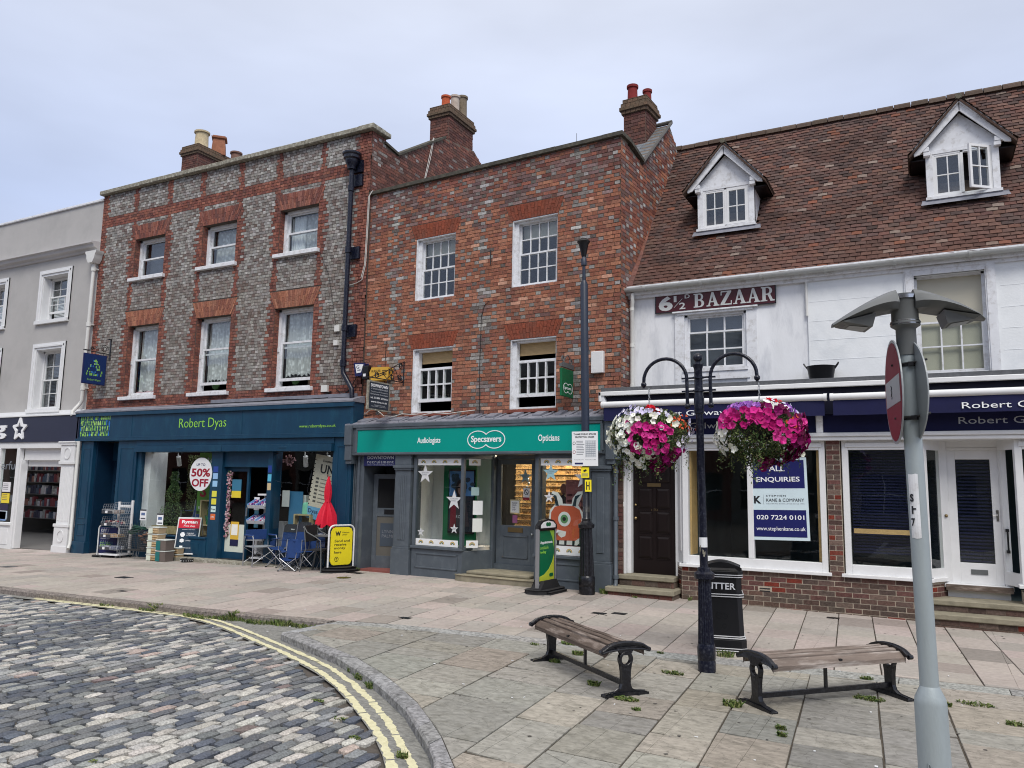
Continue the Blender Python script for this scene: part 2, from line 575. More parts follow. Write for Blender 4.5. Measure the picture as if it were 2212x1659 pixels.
mat('steel', lin(150, 160, 164), rough=0.45, metal=0.35, var=0.1, vs=7, bump=0.1, bs=40, dirt=(lin(120, 130, 134), 6, 0.4))
mat('galv', lin(156, 166, 170), rough=0.5, metal=0.2, var=0.09, vs=5, bump=0.15, bs=50, stretch=(2, 2, 0.5))
mat('lamp_grey', lin(96, 99, 100), rough=0.45, var=0.06, vs=5)
mat('chrome', lin(200, 200, 200), rough=0.15, metal=1.0, var=0.0)
mat('brass', lin(130, 112, 80), rough=0.35, metal=0.8, var=0.1)
mat('dark_wood', lin(24, 15, 15), rough=0.45, var=0.2, vs=9, stretch=(3, 3, 0.3), spec=0.25)
mat('pine', lin(206, 170, 116), rough=0.6, var=0.15, vs=8)
mat('crate_wood', lin(176, 160, 120), rough=0.7, var=0.2, vs=8)
mat('bench_wood', lin(92, 80, 72), rough=0.9, var=0.45, vs=14, bump=0.7, bs=30, dirt=(lin(160, 148, 140), 16, 0.75), stretch=(0.2, 1, 1))
mat('bench_wood_pale', lin(120, 108, 100), rough=0.9, var=0.4, vs=14, bump=0.6, bs=30, dirt=(lin(178, 170, 164), 12, 0.9), stretch=(0.16, 1, 1))
mat('stone_step', lin(140, 134, 116), rough=0.9, var=0.25, vs=5, bump=0.4, bs=50, dirt=(lin(104, 98, 84), 4, 0.5))
mat('setts', attr=True, rough=0.7, var=0.5, vs=60, bump=1.0, bs=45, spec=0.4, dirt=(lin(92, 90, 86), 7, 0.45))
mat('slab', attr=True, rough=0.92, var=0.16, vs=16, bump=0.3, bs=150, spec=0.15, dirt=(lin(120, 112, 104), 0.9, 0.3))
mat('yorkstone', attr=True, ridge=0.34, rough=0.85, var=0.3, vs=12, bump=0.9, bs=9, spec=0.25, dirt=(lin(96, 94, 84), 5, 0.45), stretch=(1, 1.6, 1))
mat('joint', lin(76, 70, 62), rough=1, var=0.3, vs=10)
mat('joint_road', lin(84, 79, 74), rough=1, var=0.3, vs=20, bump=0.4, bs=60)
mat('gutter_stone', lin(128, 128, 124), rough=0.9, var=0.45, vs=22, bump=0.9, bs=40, dirt=(lin(92, 94, 92), 9, 0.6), stretch=(1, 2, 1))
mat('granite', attr=True, rough=0.9, var=0.6, vs=26, bump=1.0, bs=40, spec=0.2, dirt=(lin(84, 84, 84), 11, 0.6))
mat('yellow_line', lin(206, 202, 168), rough=0.8, var=0.14, vs=26, bump=0.4, bs=50, dirt=(lin(186, 180, 140), 22, 0.6))
mat('leaf', attr=True, rough=0.6, var=0.2, vs=20, spec=0.3)
mat('petal', attr=True, rough=0.6, var=0.08, vs=30, spec=0.2)
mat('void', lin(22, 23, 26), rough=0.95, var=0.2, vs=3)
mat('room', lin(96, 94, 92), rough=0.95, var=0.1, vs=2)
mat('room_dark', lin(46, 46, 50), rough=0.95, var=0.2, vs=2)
mat('paper', lin(228, 230, 232), rough=0.6, var=0.02)
mat('paper_attr', attr=True, rough=0.55, var=0.04, vs=9)
mat('ink', lin(24, 26, 34), rough=0.6, var=0)
mat('ink_navy', lin(24, 30, 82), rough=0.6, var=0)
mat('ink_grey', lin(120, 124, 132), rough=0.6, var=0)
mat('ink_white', lin(240, 242, 244), rough=0.5, var=0)
mat('silver_letters', lin(176, 180, 186), rough=0.4, var=0)
mat('red_ink', lin(150, 20, 44), rough=0.5, var=0)
mat('lime', lin(150, 214, 76), rough=0.5, var=0)
mat('lime_dull', lin(132, 186, 80), rough=0.5, var=0)
mat('bright_blue', lin(40, 112, 190), rough=0.5, var=0)
mat('clay', attr=True, rough=0.85, var=0.25, vs=12, bump=0.3, bs=60)
mat('curtain', lin(232, 236, 240), rough=0.9, var=0.12, vs=26)
mat('blind_dark', lin(88, 94, 106), rough=0.8, var=0.05)
mat('blind_cream', lin(196, 192, 176), rough=0.8, var=0.03, vs=2)
mat('bamboo', lin(186, 160, 118), rough=0.8, var=0.3, vs=30, stretch=(0.3, 1, 6))
mat('slat_navy', lin(18, 24, 62), rough=0.4, var=0.06)
mat('cloth_blue', lin(26, 58, 112), rough=0.8, var=0.15, vs=9, bump=0.3, bs=30)
mat('cloth_dark', lin(42, 46, 54), rough=0.85, var=0.12, vs=9, bump=0.3, bs=30)
mat('cloth_red', lin(206, 22, 52), rough=0.7, var=0.12, vs=8)
mat('alu', lin(170, 172, 176), rough=0.35, metal=0.7, var=0.05)
mat('wire', lin(170, 174, 178), rough=0.4, metal=0.6, var=0.05)
mat('wire_dark', lin(78, 80, 82), rough=0.5, metal=0.4, var=0.1)
mat('plastic', attr=True, rough=0.4, var=0.06, vs=8)
mat('clear_tub', lin(190, 196, 196), rough=0.3, var=0.05)
mat('rubber', lin(38, 38, 40), rough=0.85, var=0.2, vs=8)
mat('shop_green', lin(0, 96, 58), rough=0.5, var=0.05)
mat('warm_light', lin(255, 240, 215), em=(lin(255, 236, 205), 14.0), var=0)
mat('white_light', lin(255, 255, 250), em=(lin(250, 250, 255), 6.0), var=0)
mat('screen', attr=True, rough=0.25, var=0.1, vs=3)
mat('cctv_yellow', lin(240, 222, 40), rough=0.45, var=0.02)
mat('alarm_yellow', lin(206, 162, 60), rough=0.5, var=0.12, vs=10)
mat('maroon', lin(74, 24, 32), rough=0.35, var=0.12, vs=6)
mat('enamel', lin(206, 208, 206), rough=0.35, var=0.04)
mat('sign_red', lin(118, 12, 38), rough=0.55, var=0.12, vs=5)
mat('sign_grey', lin(150, 156, 160), rough=0.35, var=0.1, vs=6)
mat('red_tile', lin(132, 78, 72), rough=0.7, var=0.15)
mat('cable_black', lin(24, 24, 26), rough=0.6, var=0)
mat('cable_white', lin(200, 198, 192), rough=0.6, var=0.05)
glassmat('glass_upper', gain=0.7, base=0.055)
glassmat('glass_shop', gain=0.6, base=0.032)

# ------------------------------------------------------------------ ground
KERB_IN = [(-30, 8.05), (-13, 7.95), (-9.2, 8.07), (-7.05, 8.27)]
OUT = [(-6.98, 7.28), (-6.3, 6.97), (-5.57, 6.64), (-4.8, 6.18), (-4.27, 5.8), (-3.85, 5.48), (-3.48, 5.12), (-3.2, 4.85), (-3.0, 4.62), (-2.4, 3.7), (-2.0, 2.8), (-1.6, 1.0), (-1.45, -6)]
INN = [(-6.9, 7.45), (-5.92, 6.95), (-5.32, 6.68), (-4.72, 6.3), (-4.35, 6.04), (-3.85, 5.65), (-3.48, 5.3), (-3.2, 5.02), (-2.8, 4.56), (-2.22, 3.7), (-1.82, 2.8), (-1.42, 1.0), (-1.28, -6)]
Y1 = [(-12.73, 7.73), (-11.28, 7.75), (-10.28, 7.79), (-9.37, 7.82), (-8.74, 7.70), (-8.03, 7.45), (-7.28, 7.13), (-6.58, 6.84), (-6.08, 6.61), (-5.49, 6.31), (-4.95, 5.97), (-4.43, 5.58), (-4.01, 5.24), (-3.65, 4.93), (-3.31, 4.58), (-2.9, 4.05), (-2.5, 3.3), (-2.2, 2.2), (-2.0, 0)]
Y2 = [(-12.8, 7.81), (-11.28, 7.83), (-10.35, 7.87), (-9.27, 7.93), (-8.65, 7.82), (-7.9, 7.55), (-7.22, 7.26), (-6.54, 6.97), (-6.01, 6.74), (-5.46, 6.46), (-4.9, 6.11), (-4.42, 5.76), (-3.98, 5.40), (-3.56, 5.01), (-3.2, 4.66), (-2.78, 4.1), (-2.38, 3.3), (-2.08, 2.2), (-1.88, 0)]
def curve(P):
    X = [p[0] for p in P]; Y = [p[1] for p in P]
    return lambda x: interp(x, X, Y)
def below_y(P, x):      # curve ordinate
    return curve(P)(x)
# base sheets
def sheet(name, x0, x1, y0, y1, off, m, step=1.0, label=None, hole=None):
    mb = MB()
    nx, ny = int((x1 - x0) / step), int((y1 - y0) / step)
    vs = [(x0 + (x1 - x0) * i / nx, y0 + (y1 - y0) * j / ny) for j in range(ny + 1) for i in range(nx + 1)]
    mb.add([(x, y, gz(x, y) + off) for x, y in vs], [(j * (nx + 1) + i, j * (nx + 1) + i + 1, (j + 1) * (nx + 1) + i + 1, (j + 1) * (nx + 1) + i) for j in range(ny) for i in range(nx)])
    return mb.build(name, m, None)
tag(sheet('ground', -60, 40, -40, 60, -0.112, 'joint_road', 2.0), kind='structure')

def clip_half(poly, fn):
    """Sutherland-Hodgman against fn(p)>=0 (linear)"""
    o = []
    for i in range(len(poly)):
        a, b = poly[i], poly[(i + 1) % len(poly)]
        fa, fb = fn(a), fn(b)
        if fa >= 0: o.append(a)
        if fa * fb < 0:
            t = fa / (fa - fb)
            o.append((a[0] + (b[0] - a[0]) * t, a[1] + (b[1] - a[1]) * t))
    return o
def clip_curve(poly, C, keep_above=True, grow=0.0):
    """pieces of a polygon above (or below) the piecewise linear curve C"""
    xs = [p[0] for p in C]
    lo, hi = min(p[0] for p in poly), max(p[0] for p in poly)
    cuts = [-1e3] + [x for x in xs if lo < x < hi] + [1e3]
    f = curve(C)
    res = []
    for a, b in zip(cuts, cuts[1:]):
        q = clip_half(poly, lambda p: p[0] - a)
        if len(q) > 2: q = clip_half(q, lambda p: b - p[0])
        if len(q) < 3: continue
        aa, bb = max(a, lo - .01), min(b, hi + .01)
        fa, fb = f(aa), f(bb)
        k = (fb - fa) / max(bb - aa, 1e-9)
        s_ = 1 if keep_above else -1
        q = clip_half(q, lambda p: s_ * (p[1] - (fa + k * (p[0] - aa)) - grow * s_))
        if len(q) > 2: res.append(q)
    return res
def slabpoly(mb, q, z0, th, col, tilt=0.003):
    a, b = R.uniform(-tilt, tilt), R.uniform(-tilt, tilt)
    cx = sum(p[0] for p in q) / len(q); cy = sum(p[1] for p in q) / len(q)
    dz = R.uniform(-0.002, 0.002)
    n = len(q)
    bev = 0.006
    top = []
    for p in q:
        dx, dy = p[0] - cx, p[1] - cy
        l = math.hypot(dx, dy) or 1
        top.append((p[0] - dx / l * bev, p[1] - dy / l * bev, gz(*p) + z0 + dz + a * dx + b * dy))
    mid = [(p[0], p[1], gz(*p) + z0 + dz - 0.005) for p in q]
    bot = [(p[0], p[1], gz(*p) + z0 - th) for p in q]
    fs = [tuple(range(n))] + [(i, i + n, (i + 1) % n + n, (i + 1) % n) for i in range(n)] + [(i + n, i + 2 * n, (i + 1) % n + 2 * n, (i + 1) % n + n) for i in range(n)]
    mb.add(top + mid + bot, fs, 0, col)
# pavement of pinkish concrete slabs
GR_UP = [(-7.05, 8.27), (-6.38, 8.45), (-5.5, 8.52), (-4.5, 8.64), (-2.6, 8.8), (-1.25, 8.92), (0.7, 9.05), (6, 9.3)]
GR_LO = [(-6.9, 8.02), (-6.2, 8.2), (-5.42, 8.27), (-4.5, 8.37), (-2.57, 8.5), (-1.2, 8.58), (0.7, 8.76), (6, 9.0)]
PAV_EDGE = KERB_IN + GR_UP[1:]
mb = MB()
pinks = [lin(171, 161, 155), lin(167, 158, 152), lin(163, 157, 150), lin(173, 164, 157), lin(158, 153, 147), lin(167, 161, 153), lin(173, 161, 156)]
shear = math.tan(rad(4.5))
k = 0
x = -31.0
while x < 6:
    w = 0.45
    off = R.uniform(0, 0.6)
    y = 7.4 - off
    while y < 15.2:
        l = R.choice([0.45, 0.6, 0.6, 0.75, 0.3])
        g = 0.0062
        yy = (y - 8)
        P = [(x + g - shear * (y - 8), y + g), (x + w - g - shear * (y - 8), y + g), (x + w - g - shear * (y + l - 8), y + l - g - .006), (x + g - shear * (y + l - 8), y + l - g - .006)]
        c = jit(R.choice(pinks), 0.05)
        if R.random() < 0.06: c = mix(c, lin(120, 112, 106), 0.5)
        for q in clip_curve(P, PAV_EDGE, True, 0.012):
            slabpoly(mb, q, 0.0, 0.06, c, 0.002)
        y += l
    x += w
    k += 1
tag(mb.build('pavement', 'slab'), kind='structure')
mb = MB()
FE = curve(PAV_EDGE)
xs = [-31 + .5 * i for i in range(75)]
for a, b in zip(xs, xs[1:]):
    for j in range(8):
        t0, t1 = j / 8, (j + 1) / 8
        q = []
        for (x, t) in ((a, t0), (b, t0), (b, t1), (a, t1)):
            y = FE(x) + (15.6 - FE(x)) * t
            q.append((x, y, gz(x, y) - .016))
        mb.quad(*q)
tag(mb.build('pavement_bedding', 'joint'), kind='structure')
# riven sandstone flags
mb = MB()
york = [lin(148, 146, 139), lin(141, 140, 134), lin(153, 150, 142), lin(132, 131, 126), lin(153, 148, 138), lin(143, 140, 132), lin(149, 142, 132)]
LOW = [(-7.2, 7.9), (-6.9, 7.45)] + INN[1:]
x = -7.6
while x < 6:
    w = R.uniform(0.4, 0.78)
    y = -3 - R.uniform(0, 0.6)
    while y < 9.5:
        l = R.choice([0.35, 0.45, 0.6, 0.75, 0.9]) * R.uniform(0.9, 1.1)
        g = R.uniform(0.003, 0.011)
        sh = 0.07
        tl = R.uniform(-0.03, 0.03)
        P = [(x + g - sh * (y - 5), y + g + tl), (x + w - g - sh * (y - 5), y + g - tl), (x + w - g - sh * (y + l - 5), y + l - g - .006), (x + g - sh * (y + l - 5), y + l - g - .006)]
        c = jit(R.choice(york), 0.1)
        pieces = [P]
        if R.random() < 0.24:       # cracked in two
            a = R.uniform(-0.6, 0.6); cx, cy = x + w / 2 - sh * (y + l / 2 - 5), y + l / 2
            h1 = clip_half(P, lambda p: (p[1] - cy) - a * (p[0] - cx) - 0.003)
            h2 = clip_half(P, lambda p: -(p[1] - cy) + a * (p[0] - cx) - 0.003)
            pieces = [h for h in (h1, h2) if len(h) > 2]
        for pc in pieces:
            for q in clip_curve(pc, INN, True, 0.012):
                for q2 in clip_curve(q, GR_LO, False, -0.005):
                    q2 = clip_half(q2, lambda p: (p[0] + 6.95) )
                    if len(q2) > 2: slabpoly(mb, q2, 0.0, 0.05, c, 0.006)
        y += l
    x += w
tag(mb.build('flagstones', 'yorkstone'), kind='structure')
mb = MB()
F1, F2 = curve(INN), curve(GR_LO)
xs = sorted([p[0] for p in INN if p[0] > -6.9] + [p[0] for p in GR_LO] + [-6.9])
xs = [x for x in xs if x <= 6]
for a, b in zip(xs, xs[1:]):
    ya, yb = (F1(a), F1(b))
    if a >= -1.28: ya = yb = -6
    mb.quad((a, ya, gz(a, ya) - 0.012), (b, yb, gz(b, yb) - 0.012), (b, F2(b), gz(b, 8) - 0.012), (a, F2(a), gz(a, 8) - 0.012))
tag(mb.build('flagstone_bedding', 'joint'), kind='structure')
# dropped granite strip between the two pavings
mb = MB()
FU, FL = curve(GR_UP), curve(GR_LO)
x = -6.95
while x < 5.5:
    l = R.uniform(0.7, 1.0)
    x2 = min(x + l, 5.5)
    P = [(x + .004, FL(x) + .004), (x2 - .004, FL(x2) + .004), (x2 - .004, FU(x2) - .004), (x + .004, FU(x) - .004)]
    slabpoly(mb, P, -0.002, 0.06, jit(lin(150, 150, 148), 0.1))
    x = x2
# short granite edge closing the west end of the flags
slabpoly(mb, [(-6.98, 7.3), (-6.8, 7.45), (-6.72, 8.1), (-6.95, 8.1)], 0, 0.1, lin(150, 152, 154))
tag(mb.build('granite_strip', 'granite'), kind='structure')
# kerbs
mb = MB()
def kerb(P, Q, off, stone, col, h=0.10, wob=0.006):
    """P outer (road side) curve, Q inner curve, both by arc length"""
    for i in range(len(P) - 1):
        n = max(1, round(math.dist(P[i], P[i + 1]) / stone))
        for j in range(n):
            t0, t1 = j / n, (j + 1) / n
            g = 0.003
            L_ = math.dist(P[i], P[i + 1]) / n
            t0 += g / L_ / n; t1 -= g / L_ / n
            a = (P[i][0] + (P[i + 1][0] - P[i][0]) * t0, P[i][1] + (P[i + 1][1] - P[i][1]) * t0)
            b = (P[i][0] + (P[i + 1][0] - P[i][0]) * t1, P[i][1] + (P[i + 1][1] - P[i][1]) * t1)
            c = (Q[i][0] + (Q[i + 1][0] - Q[i][0]) * t1, Q[i][1] + (Q[i + 1][1] - Q[i][1]) * t1)
            d = (Q[i][0] + (Q[i + 1][0] - Q[i][0]) * t0, Q[i][1] + (Q[i + 1][1] - Q[i][1]) * t0)
            ch = 0.12
            a2 = (a[0] + (d[0] - a[0]) * ch, a[1] + (d[1] - a[1]) * ch); b2 = (b[0] + (c[0] - b[0]) * ch, b[1] + (c[1] - b[1]) * ch)
            z = lambda p, dz: gz(*p) + dz
            w = R.uniform(-0.002, 0.003)
            vs = [(*a, z(a, -h - .03)), (*b, z(b, -h - .03)), (*a, z(a, -.018)), (*b, z(b, -.018)), (*a2, z(a2, w)), (*b2, z(b2, w)), (*c, z(c, w)), (*d, z(d, w)), (*c, z(c, -.1)), (*d, z(d, -.1))]
            mb.add(vs, [(0, 1, 3, 2), (2, 3, 5, 4), (4, 5, 6, 7), (7, 6, 8, 9), (0, 2, 4, 7, 9), (1, 8, 6, 5, 3)], 0, jit(col, 0.1))
kerb([(-30, 7.9), (-13, 7.8), (-9.2, 7.92), (-7.0, 8.12)], [(-30, 8.05), (-13, 7.95), (-9.2, 8.07), (-7.0, 8.27)], 0, 0.9, lin(128, 121, 116), 0.1)
kerb(OUT, INN, 0, 0.6, lin(142, 142, 143), 0.08)
tag(mb.build('kerb', 'granite'), kind='structure')
# gutter apron
mb = MB()
def outer_edge(x):
    return interp(x, [-30, -13, -9.2, -7.0], [7.9, 7.8, 7.92, 8.12]) if x < -7.0 else curve(OUT)(x)
fy = curve([(-30, 7.6)] + Y1)
xs = [-30 + .5 * i for i in range(36)] + [-12.5 + 0.25 * i for i in range(42)]
xs = sorted(set([round(v, 3) for v in xs if v < -2.0]))
for a, b in zip(xs, xs[1:]):
    mb.quad((a, fy(a) - .06, gz(a, 7) - .09), (b, fy(b) - .06, gz(b, 7) - .09), (b, outer_edge(b) + .03, gz(b, 7) - .088), (a, outer_edge(a) + .03, gz(a, 7) - .088))
tag(mb.build('gutter', 'gutter_stone'), kind='structure')
# double yellow lines
mb = MB()
def yline(P, hw):
    pts = []
    for a, b in zip(P, P[1:]):
        n = max(1, int(math.dist(a, b) / 0.022))
        for i in range(n):
            pts.append((a[0] + (b[0] - a[0]) * i / n, a[1] + (b[1] - a[1]) * i / n))
    L_, Rr = [], []
    ja = jb = 0
    for i, p in enumerate(pts):
        q = pts[min(i + 1, len(pts) - 1)]; o = pts[max(i - 1, 0)]
        dx, dy = q[0] - o[0], q[1] - o[1]
        l = math.hypot(dx, dy) or 1
        nx, ny = -dy / l, dx / l
        ja = ja * .5 + R.uniform(-.009, .009); jb = jb * .5 + R.uniform(-.009, .009)
        L_.append((p[0] + nx * (hw + ja), p[1] + ny * (hw + ja))); Rr.append((p[0] - nx * (hw + jb), p[1] - ny * (hw + jb)))
    for i in range(len(pts) - 1):
        if R.random() < 0.012: continue
        z = gz(*pts[i]) - .0835; z2 = gz(*pts[i + 1]) - .0835
        mb.quad((*Rr[i], z), (*Rr[i + 1], z2), (*L_[i + 1], z2), (*L_[i], z))
yline(Y1, 0.034)
yline(Y2, 0.031)
tag(mb.build('double_yellow_lines', 'yellow_line'), kind='structure')
# cobbled roadway of granite setts
mb = MB()
dark = [lin(86, 92, 102), lin(78, 84, 95), lin(98, 102, 107), lin(108, 111, 113), lin(92, 95, 100), lin(116, 118, 118)]
lite = [lin(178, 176, 170), lin(168, 167, 163), lin(156, 157, 154), lin(184, 181, 174), lin(166, 163, 157), lin(148, 149, 148), lin(138, 140, 140), lin(128, 131, 134)]
fb = curve([(-30, 7.62)] + Y1)
def sett(x, y, w, l, col, fine):
    h = R.uniform(-0.004, 0.006)
    nx, ny = (4, 5) if fine else (2, 3)
    vs, fs = [], []
    a = R.uniform(-0.05, 0.05)
    ca, sa = math.cos(a), math.sin(a)
    tx, ty = R.uniform(-.03, .03), R.uniform(-.03, .03)
    sk = R.uniform(-0.02, 0.02)
    for j in range(ny + 1):
        for i in range(nx + 1):
            u, v = i / nx * 2 - 1, j / ny * 2 - 1
            k = 1 - 0.05 * (abs(u) ** 4) * (abs(v) ** 4)
            px, py = u * w / 2 * k, v * l / 2 * k + u * sk
            if fine and (abs(u) > .9 or abs(v) > .9):
                px += R.uniform(-.005, .005); py += R.uniform(-.006, .006)
            e = max(abs(u), abs(v))
            dome = 0.013 * (1 - e ** 4)
            gx, gy = x + px * ca - py * sa, y + px * sa + py * ca
            vs.append((gx, gy, gz(gx, gy) - .092 + h + dome + tx * px + ty * py + (R.uniform(-.0012, .0012) if fine else 0)))
    for j in range(ny):
        for i in range(nx):
            q = j * (nx + 1) + i
            fs.append((q, q + 1, q + nx + 2, q + nx + 1))
    n0 = len(vs)
    ring = [i for i in range(nx + 1)] + [(j + 1) * (nx + 1) - 1 for j in range(1, ny + 1)] + [ny * (nx + 1) + i for i in range(nx - 1, -1, -1)] + [j * (nx + 1) for j in range(ny - 1, 0, -1)]
    for q in ring:
        vx = vs[q]
        dx, dy = vx[0] - x, vx[1] - y
        vs.append((x + dx * 1.04, y + dy * 1.03, vx[2] - .025))
    m = len(ring)
    for i in range(m):
        fs.append((ring[i], n0 + i, n0 + (i + 1) % m, ring[(i + 1) % m]))
    mb.add(vs, fs, 0, col)
x = -22.0
while x < -1.9:
    w = R.uniform(0.1, 0.122)
    xc = x + w / 2
    ph = R.uniform(0, .25)
    y = 0.6 + ph
    lim = fb(xc) - .03
    while y < lim:
        l = R.uniform(0.16, 0.26)
        yc = y + l / 2
        y += l
        if yc + l / 2 > lim + 0.06: break
        # only where the camera can see it
        d = -xc * math.sin(HEAD) + yc * math.cos(HEAD)
        uu = xc * math.cos(HEAD) + yc * math.sin(HEAD)
        if d < 2.6 or abs(uu) > d * 0.78: continue
        cl = noise.noise(Vector((xc * .55, yc * .55, 3.1)))
        c = R.choice(lite) if R.random() < 0.46 + cl * .5 else R.choice(dark)
        r_ = R.random()
        if r_ < .012: c = lin(166, 152, 146)
        elif r_ < .02: c = lin(116, 104, 103)
        sett(xc + .012 * math.sin(yc * 1.3), yc, w - R.uniform(.016, .026), l - R.uniform(.018, .03), jit(c, 0.12), d < 7.5)
    x += w
tag(mb.build('cobbled_road', 'setts', smooth=True), kind='structure')
# manhole and stopcock covers
mb = MB()
for (x, y, w, l) in [(-4.23, 10.73, .2, .14), (-3.98, 10.9, .2, .14), (-10.32, 12.78, .34, .2), (-1.27, 12.42, .17, .12), (-6.31, 8.91, .16, .11), (-11.78, 8.6, .15, .1), (-13.52, 9.89, .3, .2), (-9.33, 13.2, .3, .12), (-17.4, 9.95, .3, .25)]:
    mb.box(x - w / 2, x + w / 2, y - l / 2, y + l / 2, gz(x, y) - .01, gz(x, y) + .005)
mb.lathe([(.14, gz(-9.97, 12) - .01), (.14, gz(-9.97, 12) + .005)], (-9.97, 12.0), 16)
tag(mb.build('service_covers', 'black_plain'), kind='structure')

mb = MB(); Rg = random.Random(8)
for k in range(420):
    x, y = Rg.uniform(-13, 1.6), Rg.uniform(5.2, 12.6)
    if y < (curve(INN)(x) + .1 if x > -6.9 else 8.15): continue
    r = Rg.uniform(.008, .02); z = gz(x, y) + .0035
    c = Rg.choice([lin(88, 84, 80), lin(76, 73, 70), lin(150, 146, 140), lin(98, 95, 90)])
    mb.add([(x + r * Rg.uniform(.7, 1.1) * math.cos(i * PI / 4), y + r * Rg.uniform(.7, 1.1) * math.sin(i * PI / 4), z + k * 1e-6) for i in range(8)], [tuple(range(8))], 0, c)
tag(mb.build('gum_spots', 'paper_attr'), 'trodden chewing gum spots on the paving', 'gum', kind='stuff')

mat('mortar_joint', lin(84, 76, 70), rough=.95, var=.2, vs=12)
# ------------------------------------------------------------------ brick colours
RED = [lin(150, 84, 66), lin(138, 76, 62), lin(160, 92, 70), lin(128, 72, 62), lin(146, 88, 74), lin(120, 74, 68)]
ORANGE = [lin(170, 102, 70), lin(160, 93, 65), lin(176, 110, 78), lin(152, 88, 65), lin(162, 102, 76), lin(146, 86, 68)]
FLINT = [lin(142, 140, 132), lin(124, 124, 118), lin(158, 156, 148), lin(112, 108, 104), lin(134, 126, 120), lin(148, 148, 142), lin(106, 96, 92), lin(168, 168, 160)]
PURPLE = [lin(126, 96, 94), lin(114, 88, 88), lin(136, 106, 102), lin(122, 88, 82), lin(142, 116, 114)]
BROWN = [lin(98, 74, 68), lin(86, 68, 64), lin(108, 80, 72), lin(92, 78, 72), lin(112, 92, 84), lin(104, 70, 66)]
CHIM = [lin(112, 68, 60), lin(98, 62, 58), lin(124, 76, 64), lin(106, 72, 66)]

def dull(L, k, t=None):
    o = []
    for c in L:
        g = c[0] * .3 + c[1] * .55 + c[2] * .15
        o.append(mix(c, t or (g, g * .97, g * .93), k))
    return o
RED, ORANGE, CHIM, PURPLE, BROWN = dull(RED, .28), dull(ORANGE, .26), dull(CHIM, .3), dull(PURPLE, .25), dull(BROWN, .1)
FLINT = [lin(160, 158, 154), lin(143, 141, 139), lin(174, 171, 167), lin(126, 122, 119), lin(148, 142, 137), lin(166, 165, 163), lin(112, 104, 100), lin(187, 185, 182), lin(134, 127, 124)]

def pane(F, u0, u1, z0, z1, y, parent, m='glass_upper', name='pane'):
    mb = MB(F)
    mb.box(u0, u1, y, y + .004, z0, z1)
    return mb.build(name, m, parent)
def sashbars(mb, u0, u1, z0, z1, y, cols, rows, st=0.05, rail=0.06, bar=0.02, th=0.035, btm=None):
    btm = btm or rail
    mb.box(u0, u0 + st, y, y + th, z0, z1)
    mb.box(u1 - st, u1, y, y + th, z0, z1)
    mb.box(u0 + st, u1 - st, y, y + th, z0, z0 + btm)
    mb.box(u0 + st, u1 - st, y, y + th, z1 - rail, z1)
    for i in range(1, cols):
        u = u0 + st + (u1 - u0 - 2 * st) * i / cols
        mb.box(u - bar / 2, u + bar / 2, y + .004, y + th - .004, z0 + btm, z1 - rail)
    for j in range(1, rows):
        z = z0 + btm + (z1 - z0 - btm - rail) * j / rows
        mb.box(u0 + st, u1 - st, y + .006, y + th - .006, z - bar / 2, z + bar / 2)
def wavy(F, u0, u1, z0, z1, y, parent, m='curtain', name='curtain', amp=0.018, n=40, scallop=0.0, label=None):
    mb = MB(F)
    vs, fs = [], []
    for i in range(n + 1):
        u = u0 + (u1 - u0) * i / n
        yy = y + amp * math.sin(i * 1.35) + R.uniform(-amp, amp) * .4
        zb = z0 + scallop * abs(math.sin(i * .55))
        vs += [(u, yy, zb), (u, yy, z1)]
    for i in range(n):
        fs.append((2 * i, 2 * i + 2, 2 * i + 3, 2 * i + 1))
    mb.add(vs, fs)
    return mb.build(name, m, parent, smooth=True, label=label)
def lace_mat():
    m = bpy.data.materials.new('lace')
    m.use_nodes = True
    t = m.node_tree
    b = t.nodes['Principled BSDF']
    b.inputs['Base Color'].default_value = (*lin(236, 240, 242), 1)
    b.inputs['Roughness'].default_value = 0.9
    g = N(t, 'ShaderNodeTexCoord')
    v = N(t, 'ShaderNodeTexVoronoi'); v.inputs['Scale'].default_value = 9
    t.links.new(g.outputs['Object'], v.inputs['Vector'])
    w = N(t, 'ShaderNodeTexNoise'); w.inputs['Scale'].default_value = 14; w.inputs['Detail'].default_value = 3
    t.links.new(g.outputs['Object'], w.inputs['Vector'])
    a = N(t, 'ShaderNodeMath', operation='ADD')
    t.links.new(v.outputs['Distance'], a.inputs[0]); t.links.new(w.outputs[0], a.inputs[1])
    r = N(t, 'ShaderNodeMapRange')
    r.inputs['From Min'].default_value = 0.6; r.inputs['From Max'].default_value = 1.05
    r.inputs['To Min'].default_value = 1.0; r.inputs['To Max'].default_value = 0.62
    t.links.new(a.outputs[0], r.inputs['Value'])
    t.links.new(r.outputs[0], b.inputs['Alpha'])
    MATS['lace'] = m
lace_mat()
def shell(F, u0, u1, y0, y1, z0, z1, parent, m='room', name='interior', front=False, floors=()):
    """inside surfaces of a storey: floor, ceiling, back and side walls"""
    mb = MB(F)
    t = .02
    mb.box(u0, u1, y1, y1 + t, z0, z1)
    mb.box(u0, u0 + t, y0, y1, z0, z1)
    mb.box(u1 - t, u1, y0, y1, z0, z1)
    mb.box(u0 + t, u1 - t, y0, y1, z0, z0 + t)
    mb.box(u0 + t, u1 - t, y0, y1, z1 - t, z1)
    for z in floors:
        mb.box(u0 + t, u1 - t, y0, y1 - .001, z, z + .25)
    return mb.build(name, m, parent)
